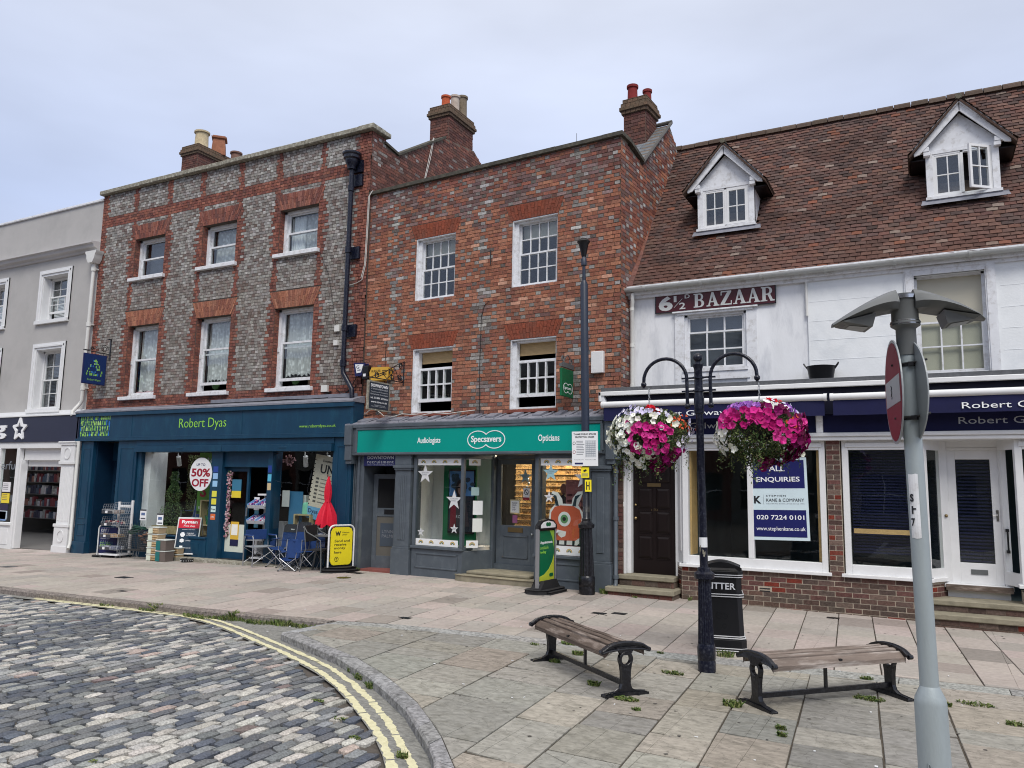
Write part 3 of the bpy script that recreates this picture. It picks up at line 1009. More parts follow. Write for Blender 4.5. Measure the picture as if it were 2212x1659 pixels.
def chimney(F, u0, u1, y0, y1, zb, z1, parent, pots, corb=True):
    """brick stack with oversailing courses; pots = (u, y, z0, z1, r, colour, square)"""
    mb = MB(F)
    cls = lambda u, z, h, r: jit(R.choice(CHIM), .15)
    zc = z1 - .34
    t = .012
    steps = [(zb, zc, 0), (zc, zc + .075, .04), (zc + .075, zc + .15, .075), (zc + .15, z1 - .1, .05), (z1 - .1, z1, .02)] if corb else [(zb, z1, 0)]
    core = MB(F)
    for (a, b, e) in steps:
        core.box(u0 - e, u1 + e, y0 - e, y1 + e, a, b)
        for (O, Ln) in (((u0 - e, y0 - e, 0), u1 - u0 + 2 * e), ((u1 + e, y0 - e, 90), y1 - y0 + 2 * e)):
            m2 = MB(F @ FR(O[0], O[1], 0, O[2]))
            bricks(m2, 0, Ln, a, b, [], cls, 'flemish' if b - a > .2 else 'header', y=0, th=t)
            Fi = F.inverted() @ m2.F
            mb.add([Fi @ Vector(p) for p in m2.v], [], 0)
            n0 = len(mb.v) - len(m2.v)
            for f, c in zip(m2.f, m2.c):
                if e > 0: c = mix(c, lin(112, 104, 84), .55)
                mb.f.append([i + n0 for i in f]); mb.m.append(0); mb.c.append(c)
    ch = mb.build('chimney', 'brick', parent)
    core.build('stack_core', 'mortar_dark', ch)
    for (u, y, a, b, r, col, sq) in pots:
        p = MB(F)
        h = b - a
        pr = [(r * 1.02, a), (r * .93, a + .05), (r * .86, b - h * .2), (r * .86, b - .07), (r * 1.05, b - .065), (r * 1.05, b - .01), (r * .9, b), (r * .7, b), (r * .7, b - .1)]
        if sq: pr = [(r * 1.25, a), (r * 1.1, b - h * .35), (r * 1.0, b - .1), (r * 1.3, b - .09), (r * 1.35, b - .05), (r * 1.1, b - .04), (r * 1.1, b), (r * .7, b)]
        p.lathe(pr, (u, y), 4 if sq else 16, 0, col)
        p.build('chimney_pot', 'clay', ch, smooth=not sq)
    return ch

# ================================================================== far west: grey rendered building
F0 = FR(-23.2, 13.45)
def w0(x): return x + 23.2
b0 = thing('rendered_building', F0, 'grey rendered building with white moulded window surrounds and a dark star fascia', 'building')
WA = FR(0, 13.45)          # world-x frame, y = depth behind the wall plane of the north side
ops0 = [(-26.30, -25.10, 6.42, 7.77), (-23.12, -21.92, 6.42, 7.77), (-26.30, -25.10, 3.78, 5.54), (-23.12, -21.92, 3.78, 5.54)]
mb = MB(WA)
wallbody(mb, -30, -20.57, 3.5, 9.74, ops0, 0, .3)
mb.box(-20.75, -20.57, .3, 7, 3.5, 9.74)
mb.build('wall', 'grey_render', b0)
mb = MB(WA)
mb.box(-30, -20.56, -.05, .32, 9.74, 9.81)
mb.build('parapet_cap', 'white_worn', b0, bevel=.01)
mb = MB(WA)
mb.prism([(.0, 8.26), (-.05, 8.27), (-.08, 8.33), (-.17, 8.36), (-.2, 8.44), (-.26, 8.46), (-.26, 8.50), (0, 8.54)], -30, -20.6, ax='x')
mb.build('cornice', 'grey_trim', b0)
mb = MB(WA)
mb.box(-30, -20.62, -.03, 0, 3.52, 3.72)
mb.box(-30, -20.6, -.3, -.0, 3.54, 3.6)
mb.build('string_band', 'white_paint', b0)
for i, (a, b, c, d) in enumerate(ops0):
    mb = MB(WA)
    e = .19
    for q, (t0, t1) in enumerate(((0, .035), (.035, .06))):     # stepped architrave
        g = e - .07 * q
        mb.box(a - g, a - g + (.07 if q == 0 else .05), -t1, 0, c - .06, d + g)
        mb.box(b + g - (.07 if q == 0 else .05), b + g, -t1, 0, c - .06, d + g)
        mb.box(a - g, b + g, -t1 - .002, 0, d + g - (.07 if q == 0 else .05), d + g)
    mb.box(a - e, a, -.03, 0, c - .06, d + e - .002); mb.box(b, b + e, -.03, 0, c - .06, d + e - .002); mb.box(a, b, -.03, 0, d, d + e - .003)
    mb.box(a - e, b + e, -.085, 0.05, c - .1, c - .0)
    # lined reveal
    mb.box(a, a + .012, 0, .26, c, d); mb.box(b - .012, b, 0, .26, c, d); mb.box(a, b, 0, .26, d - .012, d); mb.box(a, b, 0, .26, c, c + .012)
    y = .2
    mb.box(a + .012, a + .07, y, y + .09, c, d); mb.box(b - .07, b - .012, y, y + .09, c, d); mb.box(a, b, y, y + .09, d - .06, d); mb.box(a, b, y - .02, y + .09, c, c + .05)
    up_ = .22 if i in (0, 1) else 0
    zm = (c + d) / 2
    sashbars(mb, a + .06, b - .06, zm - .02, d - .05, y + .045, 3, 2, st=.035, rail=.035, btm=.05)
    sashbars(mb, a + .06, b - .06, c + .03 + up_, zm + .02 + up_ * .35, y, 3, 2, st=.035, rail=.04, btm=.06)
    w = mb.build('window', 'white_paint', b0)
    pane(WA, a + .09, b - .09, zm, d - .06, y + .06, w)
    pane(WA, a + .09, b - .09, c + .07 + up_, zm + up_ * .35, y + .018, w)
    mb = MB(WA)     # venetian blind
    z = c + .06
    while z < zm + (.1 if i < 2 else .5):
        mb.box(a + .1, b - .1, y + .13, y + .15, z, z + .022); z += .042
    mb.build('blind', 'blind_dark' if i > 1 else 'curtain', w)
shell(WA, -30, -20.76, .3, 5, 3.3, 9.6, b0, 'room_dark', floors=(5.8,))
# white rainwater pipe with hopper head
mb = MB(WA)
mb.prism([(-20.84, 8.2), (-20.34, 8.2), (-20.36, 8.13), (-20.4, 8.1), (-20.42, 7.98), (-20.5, 7.86), (-20.68, 7.86), (-20.76, 7.98), (-20.78, 8.1), (-20.82, 8.13)], -.26, -.02)
mb.tube([(-20.6, -.12, 7.9), (-20.6, -.12, 3.95), (-20.66, -.14, 3.85), (-20.66, -.33, 3.62), (-20.62, -.34, 3.5)], .05, 10)
for z in (7.7, 6.1, 4.3): mb.tube([(-20.6, -.12, z - .06), (-20.6, -.12, z + .06)], .068, 10); mb.box(-20.68, -20.52, -.1, -.0, z - .015, z + .015)
mb.tube([(-20.2, -.36, 2.8), (-20.2, -.36, .1), (-20.12, -.45, -.05)], .045, 10)
mb.build('drainpipe', 'pvc_white', b0, smooth=True)
# shopfront
mb = MB(WA)
mb.box(-30, -20.27, -.36, 0, 2.8, 3.53)
fas = mb.build('fascia', 'fascia_ink', b0)
mb = MB(WA)
mb.box(-30, -20.26, -.39, -.0, 3.53, 3.56); mb.box(-30, -20.9, -.33, 0, 2.63, 2.8); mb.box(-22.9, -20.95, -.2, -.14, 2.3, 2.63)
mb.build('shopfront_head', 'white_paint', b0)
# star outline
mb = MB(WA)
def outline(mb, P, w, y0, y1, mi=0, col=None, closed=True):
    n = len(P)
    for i in range(n if closed else n - 1):
        a, b = Vector((P[i][0], 0, P[i][1])), Vector((P[(i + 1) % n][0], 0, P[(i + 1) % n][1]))
        d = (b - a)
        if d.length < 1e-6: continue
        d.normalize()
        nn = Vector((-d.z, 0, d.x)) * w / 2
        a2, b2 = a - d * w * .35, b + d * w * .35
        mb.prism([((a2 + nn).x, (a2 + nn).z), ((b2 + nn).x, (b2 + nn).z), ((b2 - nn).x, (b2 - nn).z), ((a2 - nn).x, (a2 - nn).z)], y0 + R.uniform(0, .0008), y1, mi, col)
S = star(-22.96, 3.17, .3, .5)
outline(mb, S, .075, -.40, -.36)
mb.build('star_emblem', 'ink_white', fas)
text('g', WA, -24.25, -23.62, 2.9, 3.3, -.36, 'ink_white', fas, bold=.03, th=.03)
# pilaster (white, fluted, ring bosses)
mb = MB(WA)
px0, px1 = -20.9, -20.24
mb.box(px0, px1, -.44, -.1, -.25, .0); mb.box(px0 + .03, px1 - .03, -.42, -.1, .0, .52); mb.box(px0, px1, -.44, -.1, .5, .58)
mb.box(px0 + .05, px1 - .05, -.39, -.1, .58, 2.2); mb.box(px0, px1, -.44, -.1, 2.18, 2.26); mb.box(px0 + .03, px1 - .03, -.42, -.1, 2.26, 2.7)
mb.box(px0, px1, -.45, -.1, 2.7, 2.76); mb.box(px0 - .04, px1 + .02, -.47, -.1, 2.76, 2.8)
for i in range(8):
    u = px0 + .11 + i * (px1 - px0 - .22) / 7
    mb.box(u - .012, u + .012, -.402, -.38, .66, 2.1)
for z in (.26, 2.48):
    P = ell((px0 + px1) / 2, z, .13, .15, 20); outline(mb, P, .03, -.435, -.41)
mb.build('pilaster', 'white_paint', b0, bevel=.006)
mb = MB(WA)      # window frame, stall riser
for u in (-24.0, -23.06): mb.box(u, u + .13, -.34, -.2, -.22, 2.63)
mb.box(-30, -23.06, -.32, -.2, -.22, .46); mb.box(-30, -23.02, -.37, -.2, .44, .52)
mb.box(-23.8, -23.15, -.335, -.3, -.1, .36)
mb.box(-30, -24.0, -.34, -.2, .5, .56)
for u in (-22.93, -20.98): mb.box(u, u + .07, -.3, -.1, -.2, 2.3)
mb.build('shopfront', 'white_paint', b0, bevel=.008)
pw = pane(WA, -30, -23.0, .52, 2.63, -.27, b0, 'glass_shop', 'shop_window')
text('erfu', WA, -23.86, -23.2, 2.02, 2.26, -.28, 'ink_grey', pw)
mb = MB(WA)
mb.box(-23.7, -23.32, -.282, -.272, 1.38, 1.66, 0, lin(228, 226, 228)); mb.box(-23.7, -23.32, -.284, -.274, 1.06, 1.34, 0, lin(232, 208, 60)); mb.box(-23.76, -23.34, -.282, -.272, .86, 1.03, 0, lin(48, 40, 70))
mb.box(-23.78, -23.36, -.283, -.273, .5 + .1, .84, 0, lin(200, 214, 226)); mb.box(-23.72, -23.4, -.283, -.273, .56, .82, 0, lin(120, 150, 196))
for z in (1.6, 1.55, 1.5, 1.45, 1.3, 1.25, 1.2, 1.15): mb.box(-23.66, -23.42, -.286, -.283, z, z + .012, 0, lin(90, 88, 100))
mb.build('window_notices', 'paper_attr', pw)
shell(WA, -30, -20.3, -.1, 6.5, -.2, 2.9, b0, 'room', 'shop_interior')
mb = MB(WA)
for k in range(5):       # stocked shelving and a white gate inside
    z = .35 + k * .42
    mb.box(-29, -21.1, 3.4, 3.8, z, z + .03, 0, lin(150, 150, 150))
    u = -29
    while u < -21.2:
        w = R.uniform(.06, .16); h = R.uniform(.14, .32)
        mb.box(u, u + w * .9, 3.35, 3.5, z + .03, z + .03 + h, 0, jit(R.choice([lin(90, 44, 50), lin(120, 120, 120), lin(46, 46, 60), lin(110, 80, 74), lin(140, 140, 144), lin(60, 70, 84)]), .2)); u += w
mb.box(-22.5, -21.7, 1.0, 1.3, -.05, 1.1, 0, lin(190, 190, 190))
mb.box(-21.55, -21.3, .9, 1.0, -.1, .95, 0, lin(230, 230, 230)); mb.box(-21.6, -21.57, .8, .83, -.1, 1.7, 0, lin(210, 210, 210)); mb.box(-21.35, -21.32, .8, .83, -.1, 1.7, 0, lin(210, 210, 210))
mb.box(-22.85, -21.0, -.1, .0, 2.12, 2.3, 0, lin(210, 210, 210))
mb.box(-21.75, -21.35, .2, .22, 2.02, 2.12, 0, lin(20, 90, 70))
mb.build('shelving', 'plastic', b0)
mb = MB(WA); mb.box(-29, -21.2, 1.3, 1.7, 2.84, 2.86)
mb.build('ceiling_fill', 'white_light', b0)  # unseen glowing panels here and below, added to lighten the shop interior
mb = MB(WA); mb.box(-22.7, -21.2, .6, .9, 2.84, 2.86); mb.build('ceiling_fill', 'white_light', b0)
# chimney pots beyond the parapet
chimney(WA, -26.4, -25.2, 3.2, 4.6, 9.4, 10.1, b0, [(-25.05, 3.3, 10.05, 10.62, .14, lin(128, 60, 44), False), (-25.6, 3.4, 10.05, 10.7, .14, lin(120, 56, 44), False)])
mb = MB(WA); mb.prism([(.3, 9.5), (4.0, 10.2), (4.0, 10.15), (.3, 9.4)], -30, -20.75, ax='x'); mb.build('roof', 'felt', b0)
# ================================================================== flint-grey header brick building with red dressings
b1 = thing('header_brick_building', FR(-15.7, 13.45), 'tall grey header brick building with red brick strips and a dark blue hardware shopfront', 'building')
B1L, B1R = -20.57, -10.9
opsx = [(-19.02, -17.80), (-16.34, -15.12), (-13.64, -12.42)]
ops1 = [(a, b, 7.27, 8.38) for a, b in opsx] + [(a, b, 4.0, 5.93) for a, b in opsx]
mb = MB(WA)
wallbody(mb, B1L, B1R, 3.3, 9.88, ops1, 0, .34)
mb.build('wall', 'mortar_joint', b1)
strips = sorted([u for ab in opsx for u in (ab[0] - .09, ab[1] + .09)])
def cls1(u, z, hd, row):
    t = .055 if row % 2 else -.055
    if z < 3.98: red = True
    elif 8.93 < z < 9.17: red = True
    elif u < B1L + .26 + t or u > B1R - .42 + t: red = True
    else:
        red = False
        for (a, b) in opsx:
            for (c, d) in ((7.2, 8.45), (3.95, 6.0)):
                if c < z < d and (a - .24 - t < u < a or b < u < b + .24 + t): red = True
        for s_ in strips:
            if abs(u - s_) < .085: red = True
    if red:
        return jit(R.choice(RED), .16)
    c = R.choice(FLINT)
    k = noise.noise(Vector((u * .7, z * .6, 2)))
    c = mix(c, lin(146, 142, 137), .3)
    if z < 6.9: c = mix(c, lin(128, 118, 108), .2 + .15 * k)
    if R.random() < .2 + k * .1: c = mix(c, lin(110, 88, 82), .55)
    return jit(c, .13)
holes = [rh(*o) for o in ops1] + [(8.38, 8.79, a, b, a - .2, b + .2) for a, b in opsx] + [(5.93, 6.35, a, b, a - .2, b + .2) for a, b in opsx]
mb = MB(WA)
bricks(mb, B1L, B1R, 3.32, 9.87, holes, cls1, 'header', ch=.0745, L=.215, th=.009, wob=.003)
for (a, b) in opsx:
    gauged(mb, a, b, 8.38, 8.79, .2, 22, lambda: jit(R.choice(RED), .12))
    gauged(mb, a, b, 5.93, 6.35, .2, 22, lambda: jit(R.choice(ORANGE), .1))
for (a, b, c, d) in ops1:       # brick reveals on the east-facing jambs
    m2 = MB(WA @ FR(a, .0, 0, 90))
    bricks(m2, 0, .17, c, d, [], lambda u, z, h, r: jit(R.choice(RED), .15), 'stretcher', L=.17, y=0, th=.006)
    Fi = m2.F; n0 = len(mb.v); Wi = WA.inverted()
    mb.v.extend([tuple(Wi @ (Fi @ Vector((p[0], -p[1] if False else p[1], p[2])))) for p in m2.v])
    for f, c2 in zip(m2.f, m2.c):
        mb.f.append([i + n0 for i in f]); mb.m.append(0); mb.c.append(c2)
fb1 = mb.build('brick_face', 'brick', b1)
mb = MB(WA)
x = B1L - .06
while x < B1R + .1:
    w = R.uniform(.7, 1.0)
    x2 = min(x + w, B1R + .12)
    mb.box(x + .003, x2 - .003, -.13 + R.uniform(-.008, .008), .36, 9.88 + R.uniform(-.004, .004), 10.0 + R.uniform(-.006, .006)); x = x2
mb.box(B1R - .3, B1R + .12, .36, .55, 9.885, 9.995)
mb.build('coping', 'coping', b1, bevel=.012)
# east gable wall above the neighbour
FS1 = WA @ FR(B1R, 0, 0, 90)      # u = depth, -y = east
gp = [(0, 3), (0, 9.88), (.45, 9.88), (.45, 9.74), (.98, 9.66), (3.0, 10.95), (4.5, 11.2), (7.5, 9.6), (7.5, 3)]
mb = MB(WA)
mb.add([(B1R - .001, p[0], p[1]) for p in gp] + [(B1R - .3, p[0], p[1]) for p in gp], [tuple(range(9)), tuple(range(17, 8, -1))] + [(i, i + 9, (i + 1) % 9 + 9, (i + 1) % 9) for i in range(9)])
mb.build('gable_wall', 'mortar_dark', b1)
mb = MB(FS1)
def ing(u, z):
    zt = interp(u, [p[0] + i * 1e-4 for i, p in enumerate(gp[1:8])], [p[1] for p in gp[1:8]])
    return z < zt - .03
def clsg(u, z, hd, row):
    c = R.choice(CHIM + RED)
    if u < .45 and hd and R.random() < .6: c = R.choice(FLINT)
    elif R.random() < .06: c = R.choice(FLINT)
    return jit(mix(c, lin(110, 84, 78), .35), .15)
bricks(mb, 0, 5.6, 8.0, 11.2, [], clsg, 'flemish', inside=ing, th=.008)
mb.build('gable_brick_face', 'brick', b1)
mb = MB(WA)
for (p, q) in ((gp[3], gp[4]), (gp[4], gp[5])):
    mb.add([(B1R - .32, p[0], p[1]), (B1R + .05, p[0], p[1]), (B1R + .05, q[0], q[1]), (B1R - .32, q[0], q[1]), (B1R - .32, p[0], p[1] + .06), (B1R + .05, p[0], p[1] + .06), (B1R + .05, q[0], q[1] + .06), (B1R - .32, q[0], q[1] + .06)],
           [(0, 1, 2, 3), (4, 5, 6, 7), (0, 1, 5, 4), (1, 2, 6, 5), (2, 3, 7, 6), (3, 0, 4, 7)])
mb.build('gable_verge', 'coping_dark', b1)
mb = MB(WA)
mb.prism([(.5, 9.55), (.98, 9.6), (3.7, 11.2), (7.4, 9.55), (7.4, 9.45), (3.7, 11.05), (.98, 9.4)], B1L + .1, B1R - .31, ax='x')
mb.build('roof', 'felt', b1)
mb = MB(WA)
pass
mb.tube([(-10.87, 2.45, 10.72), (-10.86, 2.3, 10.1), (-10.85, 2.0, 9.2), (-10.85, 1.9, 8.5)], .008, 5); mb.tube([(-10.87, 2.42, 10.72), (-10.86, 2.24, 10.1), (-10.85, 1.98, 9.2), (-10.85, 1.85, 8.5)], .008, 5)
mb.tube([(-10.8, -.03, 8.42), (-10.88, -.04, 8.3), (-10.9, -.03, 7.6), (-10.92, -.03, 6.7), (-11.0, -.04, 6.35), (-11.15, -.03, 6.3), (-11.5, -.03, 6.25)], .009, 5)
mb.tube([(-10.83, -.03, 8.4), (-10.91, -.04, 8.28), (-10.93, -.03, 7.6), (-10.95, -.03, 6.7), (-11.03, -.04, 6.4)], .009, 5)
mb.build('aerial_cable', 'cable_white', b1)
chimney(WA, -11.52, -10.92, 3.2, 4.45, 10.3, 12.03, b1, [(-11.2, 3.45, 12.0, 12.42, .13, lin(178, 84, 50), False), (-11.16, 3.85, 12.0, 12.6, .14, lin(176, 164, 152), False), (-11.15, 4.22, 12.0, 12.75, .15, lin(118, 106, 90), False)])
chimney(WA, -21.5, -20.75, 3.2, 5.3, 10.3, 12.86, b1, [(-20.98, 3.5, 12.83, 13.42, .24, lin(186, 170, 138), False), (-20.95, 4.2, 12.83, 13.5, .26, lin(150, 100, 76), True), (-21.0, 5.0, 12.8, 13.3, .2, lin(120, 92, 80), False)])
# windows
for i, (a, b, c, d) in enumerate(ops1):
    mb = MB(WA)
    y = .15
    mb.box(a, a + .085, y, y + .14, c, d); mb.box(b - .085, b, y, y + .14, c, d); mb.box(a, b, y, y + .14, d - .06, d); mb.box(a, b, y - .03, y + .14, c, c + .055)
    zm = (c + d) / 2 + (.04 if i > 2 else -.01)
    lift = [0, 0, 0, 0, .16, .14][i]
    sashbars(mb, a + .085, b - .085, zm - .02, d - .055, y + .075, 1, 1, st=.05, rail=.045, btm=.045)
    sashbars(mb, a + .085, b - .085, c + .05 + lift, zm + .03 + lift * .7, y + .03, 1, 1, st=.05, rail=.045, btm=.07)
    if i > 2:
        mb.box(a + .03, a + .07, y - .03, y, c + .9, c + 1.0)
    w = mb.build('window', 'white_worn', b1)
    pane(WA, a + .13, b - .13, zm, d - .1, y + .1, w); pane(WA, a + .13, b - .13, c + .1 + lift, zm + lift * .7, y + .045, w)
    mb = MB(WA)
    mb.box(a - .1, b + .1, -.1, .16, c - .095, c - .005)
    mb.build('sill', 'white_worn', w, bevel=.006)
    if i == 0:
        mb = MB(WA); mb.box(a + .1, b - .06, y + .3, y + .32, c + .06, d - .06); mb.build('blind', 'blind_dark', w)
    elif i in (1, 2):
        wavy(WA, a + .1, b - .08, c + .06, d - .08, y + .25, w, 'lace', 'net_curtain', .02)
        if i == 2: wavy(WA, a + .09, a + .5, c + .06, d - .1, y + .2, w, 'curtain', 'curtain', .02, 20)
    else:
        wavy(WA, a + .1, b - .08, c + (.3 if i > 3 else .12), d - .1, y + .22, w, 'lace', 'net_curtain', .03, 46, scallop=.08)
        if i == 3: mb = MB(WA); mb.tube([(a + .15 + k * .09, y + .16 + .01 * math.sin(k * 2), c + .12 + .014 * math.sin(k * 1.7)) for k in range(11)], .045, 8, 0, lin(214, 176, 184)); mb.build('draught_cushion', 'petal', w, smooth=True)
        if i > 3: mb = MB(WA); mb.box(b - .35, b - .22, y + .16, y + .25, c + .08, c + .3, 0, lin(70, 60, 50)); mb.ball((a + .45, y + .2, c + .2), .1, 8, 0, lin(50, 80, 44)); mb.build('plant_pots', 'clay', w)
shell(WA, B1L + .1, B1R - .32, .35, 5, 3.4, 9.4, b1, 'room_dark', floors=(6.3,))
# black rainwater pipe
mb = MB(WA)
mb.lathe([(.09, 8.95), (.1, 9.02), (.13, 9.08), (.15, 9.13), (.15, 9.17), (.19, 9.2), (.19, 9.26), (.22, 9.29), (.22, 9.33), (.18, 9.33)], (-11.32, -.19), 16)
for (z, w) in ((9.05, .2), (8.72, .13), (7.0, .14), (5.2, .13)): mb.box(-11.38, -11.1, -.07, -.015, z - .14, z + .14)
mb.tube([(-11.32, -.17, 9.0), (-11.32, -.17, 4.35), (-11.3, -.17, 4.22), (-11.12, -.18, 3.98), (-11.02, -.2, 3.86), (-11.0, -.2, 3.62)], .055, 12)
for z in (8.5, 7.05, 5.25, 4.45): mb.tube([(-11.32, -.17, z - .07), (-11.32, -.17, z + .07)], .075, 12)
mb.build('drainpipe', 'blue_black', b1, smooth=True)
for q in ((-11.72, -11.58, -.06, -.012, 5.22, 5.36), (-11.72, -11.6, -.07, -.012, 4.9, 5.02), (-12.02, -11.84, -.07, -.012, 3.85, 4.0)):
    mb = MB(WA); mb.box(*q); mb.build('junction_box', 'pvc_white', b1)
mb = MB(WA)
def cable(pts, r=.008):
    P = []
    for a, b in zip(pts, pts[1:]):
        for k in range(4):
            t = k / 4
            P.append(tuple(a[j] + (b[j] - a[j]) * t + (0 if j != 2 else -.02 * math.sin(PI * t)) for j in range(3)))
    P.append(pts[-1])
    mb.tube(P, r, 5)
cable([(-11.65, -.03, 5.2), (-12.0, -.02, 6.6), (-12.3, -.03, 7.2)], .004)
cable([(-11.75, -.03, 3.86), (-12.1, -.03, 3.75), (-13.3, -.12, 3.7), (-15.5, -.2, 3.68), (-20.2, -.15, 3.67)], .016)
cable([(-11.0, -.05, 3.95), (-11.5, -.1, 3.72), (-13, -.16, 3.7), (-16, -.18, 3.69)], .012)
cable([(-11.6, -.03, 3.9), (-11.3, -.06, 3.78), (-11.05, -.05, 4.1), (-11.02, -.03, 4.3)], .01)
mb.build('cable_run', 'cable_black', b1)
# --- shopfront
SY = -.3
mb = MB(WA)
mb.prism([(0, 3.72), (-.36, 3.62), (-.4, 3.6), (-.4, 3.56), (0, 3.56)], -20.42, -10.8, ax='x')
mb.box(-15.5, -11.0, -.12, -.02, 3.7, 3.78)
mb.build('lead_flashing', 'lead', b1)
mb = MB(WA)
mb.box(-20.36, -10.82, SY - .04, 0, 2.8, 3.56)
mb.box(-20.4, -10.8, SY - .09, SY - .04, 3.46, 3.56); mb.box(-20.38, -10.81, SY - .07, SY - .04, 2.8, 2.87); mb.box(-20.38, -10.81, SY - .055, SY - .04, 2.87, 2.9)
for u in (-18.1, -14.15): mb.box(u, u + .012, SY - .048, SY - .04, 2.9, 3.46)
mb.box(-20.36, -20.3, SY - .06, SY - .04, 2.87, 3.46); mb.box(-10.9, -10.82, SY - .06, SY - .04, 2.87, 3.46)
fas1 = mb.build('fascia', 'dyas_blue', b1, bevel=.006)
text('Robert Dyas', WA, -16.3, -14.66, 3.02, 3.32, SY - .04, 'lime', fas1, bold=-.012, th=.006)
text('www.robertdyas.co.uk', WA, -12.35, -11.3, 3.0, 3.09, SY - .04, 'lime_dull', fas1, th=.006)
# panel of little tool pictograms
mb = MB(WA)
R2 = random.Random(5)
for r_ in range(4):
    u = -20.22
    while u < -18.98:
        w = R2.uniform(.045, .1); h = R2.uniform(.11, .145)
        z = 2.93 + r_ * .145
        k = R2.randrange(5)
        c = R2.choice([lin(140, 200, 90), lin(160, 210, 100), lin(120, 180, 90), lin(40, 110, 190), lin(170, 214, 120)])
        y0, y1 = SY - .043, SY - .04
        if k == 0: mb.box(u, u + w * .3, y0, y1, z, z + h, 0, c); mb.prism(ell(u + w * .15, z + h * .8, w * .35, h * .2, 10), y0 - .001, y1, 0, c)
        elif k == 1: mb.prism(ell(u + w / 2, z + h * .3, w * .45, h * .3, 12), y0, y1, 0, c); mb.box(u + w * .4, u + w * .6, y0, y1, z + h * .5, z + h, 0, c)
        elif k == 2: mb.box(u, u + w * .8, y0, y1, z, z + h * .55, 0, c); mb.box(u + w * .2, u + w * .6, y0 - .0005, y1, z + h * .5, z + h * .85, 0, c)
        elif k == 3: mb.prism([(u, z), (u + w * .2, z), (u + w * .8, z + h), (u + w * .6, z + h)], y0, y1, 0, c); mb.prism([(u + w * .8, z), (u + w * .6, z), (u, z + h), (u + w * .2, z + h)], y0 - .0005, y1, 0, c)
        else: mb.prism([(u, z + h * .5), (u + w * .8, z + h * .5), (u + w * .6, z + h), (u + w * .2, z + h)], y0, y1, 0, c); mb.box(u + w * .3, u + w * .5, y0, y1, z, z + h * .5, 0, c)
        u += w + .012
mb.build('pictogram_panel', 'paper_attr', fas1)
for (a, b) in ((-20.16, -19.66), (-18.62, -17.88), (-11.35, -10.86)):     # pilasters with raised panels
    mb = MB(WA)
    mb.box(a, b, SY, -.05, -.2, 2.8)
    mb.box(a - .03, b + .03, SY - .05, -.05, -.2, .14)
    for (c, d) in ((.3, .62), (.75, 2.62)):
        g = .09
        mb.box(a + g, b - g, SY - .012, SY, c, c + .03); mb.box(a + g, b - g, SY - .012, SY, d - .03, d); mb.box(a + g, a + g + .03, SY - .012, SY, c + .03, d - .03); mb.box(b - g - .03, b - g, SY - .012, SY, c + .03, d - .03)
    mb.build('pilaster', 'dyas_blue', b1, bevel=.005)
mb = MB(WA)      # roller shutter housing, frames, stall risers
mb.box(-17.88, -11.35, SY - .02, -.05, 2.66, 2.8)
mb.box(-17.86, -14.72, SY - .09, -.05, 2.5, 2.655); mb.box(-14.71, -11.36, SY - .09, -.05, 2.5, 2.655)
for u in (-16.3, -12.9): mb.box(u, u + .25, SY - .1, SY - .09, 2.57, 2.6)
for (a, b) in ((-17.86, -17.74), (-15.17, -14.8), (-13.32, -13.18), (-11.42, -11.35)): mb.box(a, b, SY + .04, .05, -.15, 2.5)
mb.box(-17.74, -15.17, SY + .02, .05, -.15, .42); mb.box(-17.74, -15.17, SY, .05, .42, .47)
mb.box(-13.18, -11.42, SY + .02, .05, -.15, .3)
mb.box(-17.5, -15.4, SY + .01, SY + .02, .05, .33)
mb.box(-14.8, -13.32, SY + .1, .05, 2.14, 2.5)
mb.box(-19.66, -18.62, .25, .35, 2.3, 2.8)
mb.build('shopfront', 'dyas_blue', b1, bevel=.005)
wA = pane(WA, -17.74, -15.17, .47, 2.5, SY + .1, b1, 'glass_shop', 'shop_window')
wB = pane(WA, -13.18, -11.42, .3, 2.5, SY + .1, b1, 'glass_shop', 'shop_window')
mb = MB(WA)      # recessed side door
mb.box(-19.66, -18.62, .3, .36, -.1, 2.3)
for (c, d) in ((.1, .9), (1.0, 1.5), (1.6, 2.15)): mb.box(-19.5, -18.8, .285, .3, c, c + .03); mb.box(-19.5, -18.8, .285, .3, d - .03, d); mb.box(-19.5, -19.47, .285, .3, c, d); mb.box(-18.83, -18.8, .285, .3, c, d)
mb.box(-19.66, -19.6, -.2, .3, -.15, 2.8); mb.box(-18.68, -18.62, -.2, .3, -.15, 2.8)
dr = mb.build('door', 'dyas_deep', b1)
mb = MB(WA)
mb.prism([(-18.96, 1.42), (-18.84, 1.42), (-18.86, 1.62), (-18.93, 1.62)], .27, .284); mb.build('door_notice', 'paper', dr)
# shop door: open doorway with one glazed leaf standing in
mb = MB(WA)
mb.box(-14.8, -14.74, -.1, -.04, -.05, 2.14); mb.box(-14.12, -14.06, -.1, -.04, -.05, 2.14); mb.box(-14.74, -14.12, -.1, -.04, -.05, .16); mb.box(-14.74, -14.12, -.1, -.04, 2.04, 2.14)
dl = mb.build('door', 'dyas_blue', b1)
pane(WA, -14.74, -14.12, .16, 2.04, -.08, dl, 'glass_shop')
mb = MB(WA)
mb.box(-14.74, -14.12, -.09, -.085, .16, .8, 0, lin(206, 212, 200))
mb.build('frosted_film', 'paper_attr', dl)
mb = MB(WA)
mb.box(-14.6, -14.3, -.1, -.092, 1.58, 1.85, 0, lin(60, 120, 150)); mb.box(-14.6, -14.3, -.1, -.092, 1.42, 1.58, 0, lin(226, 204, 60))
mb.build('door_poster', 'paper_attr', dl)
mb = MB(WA)
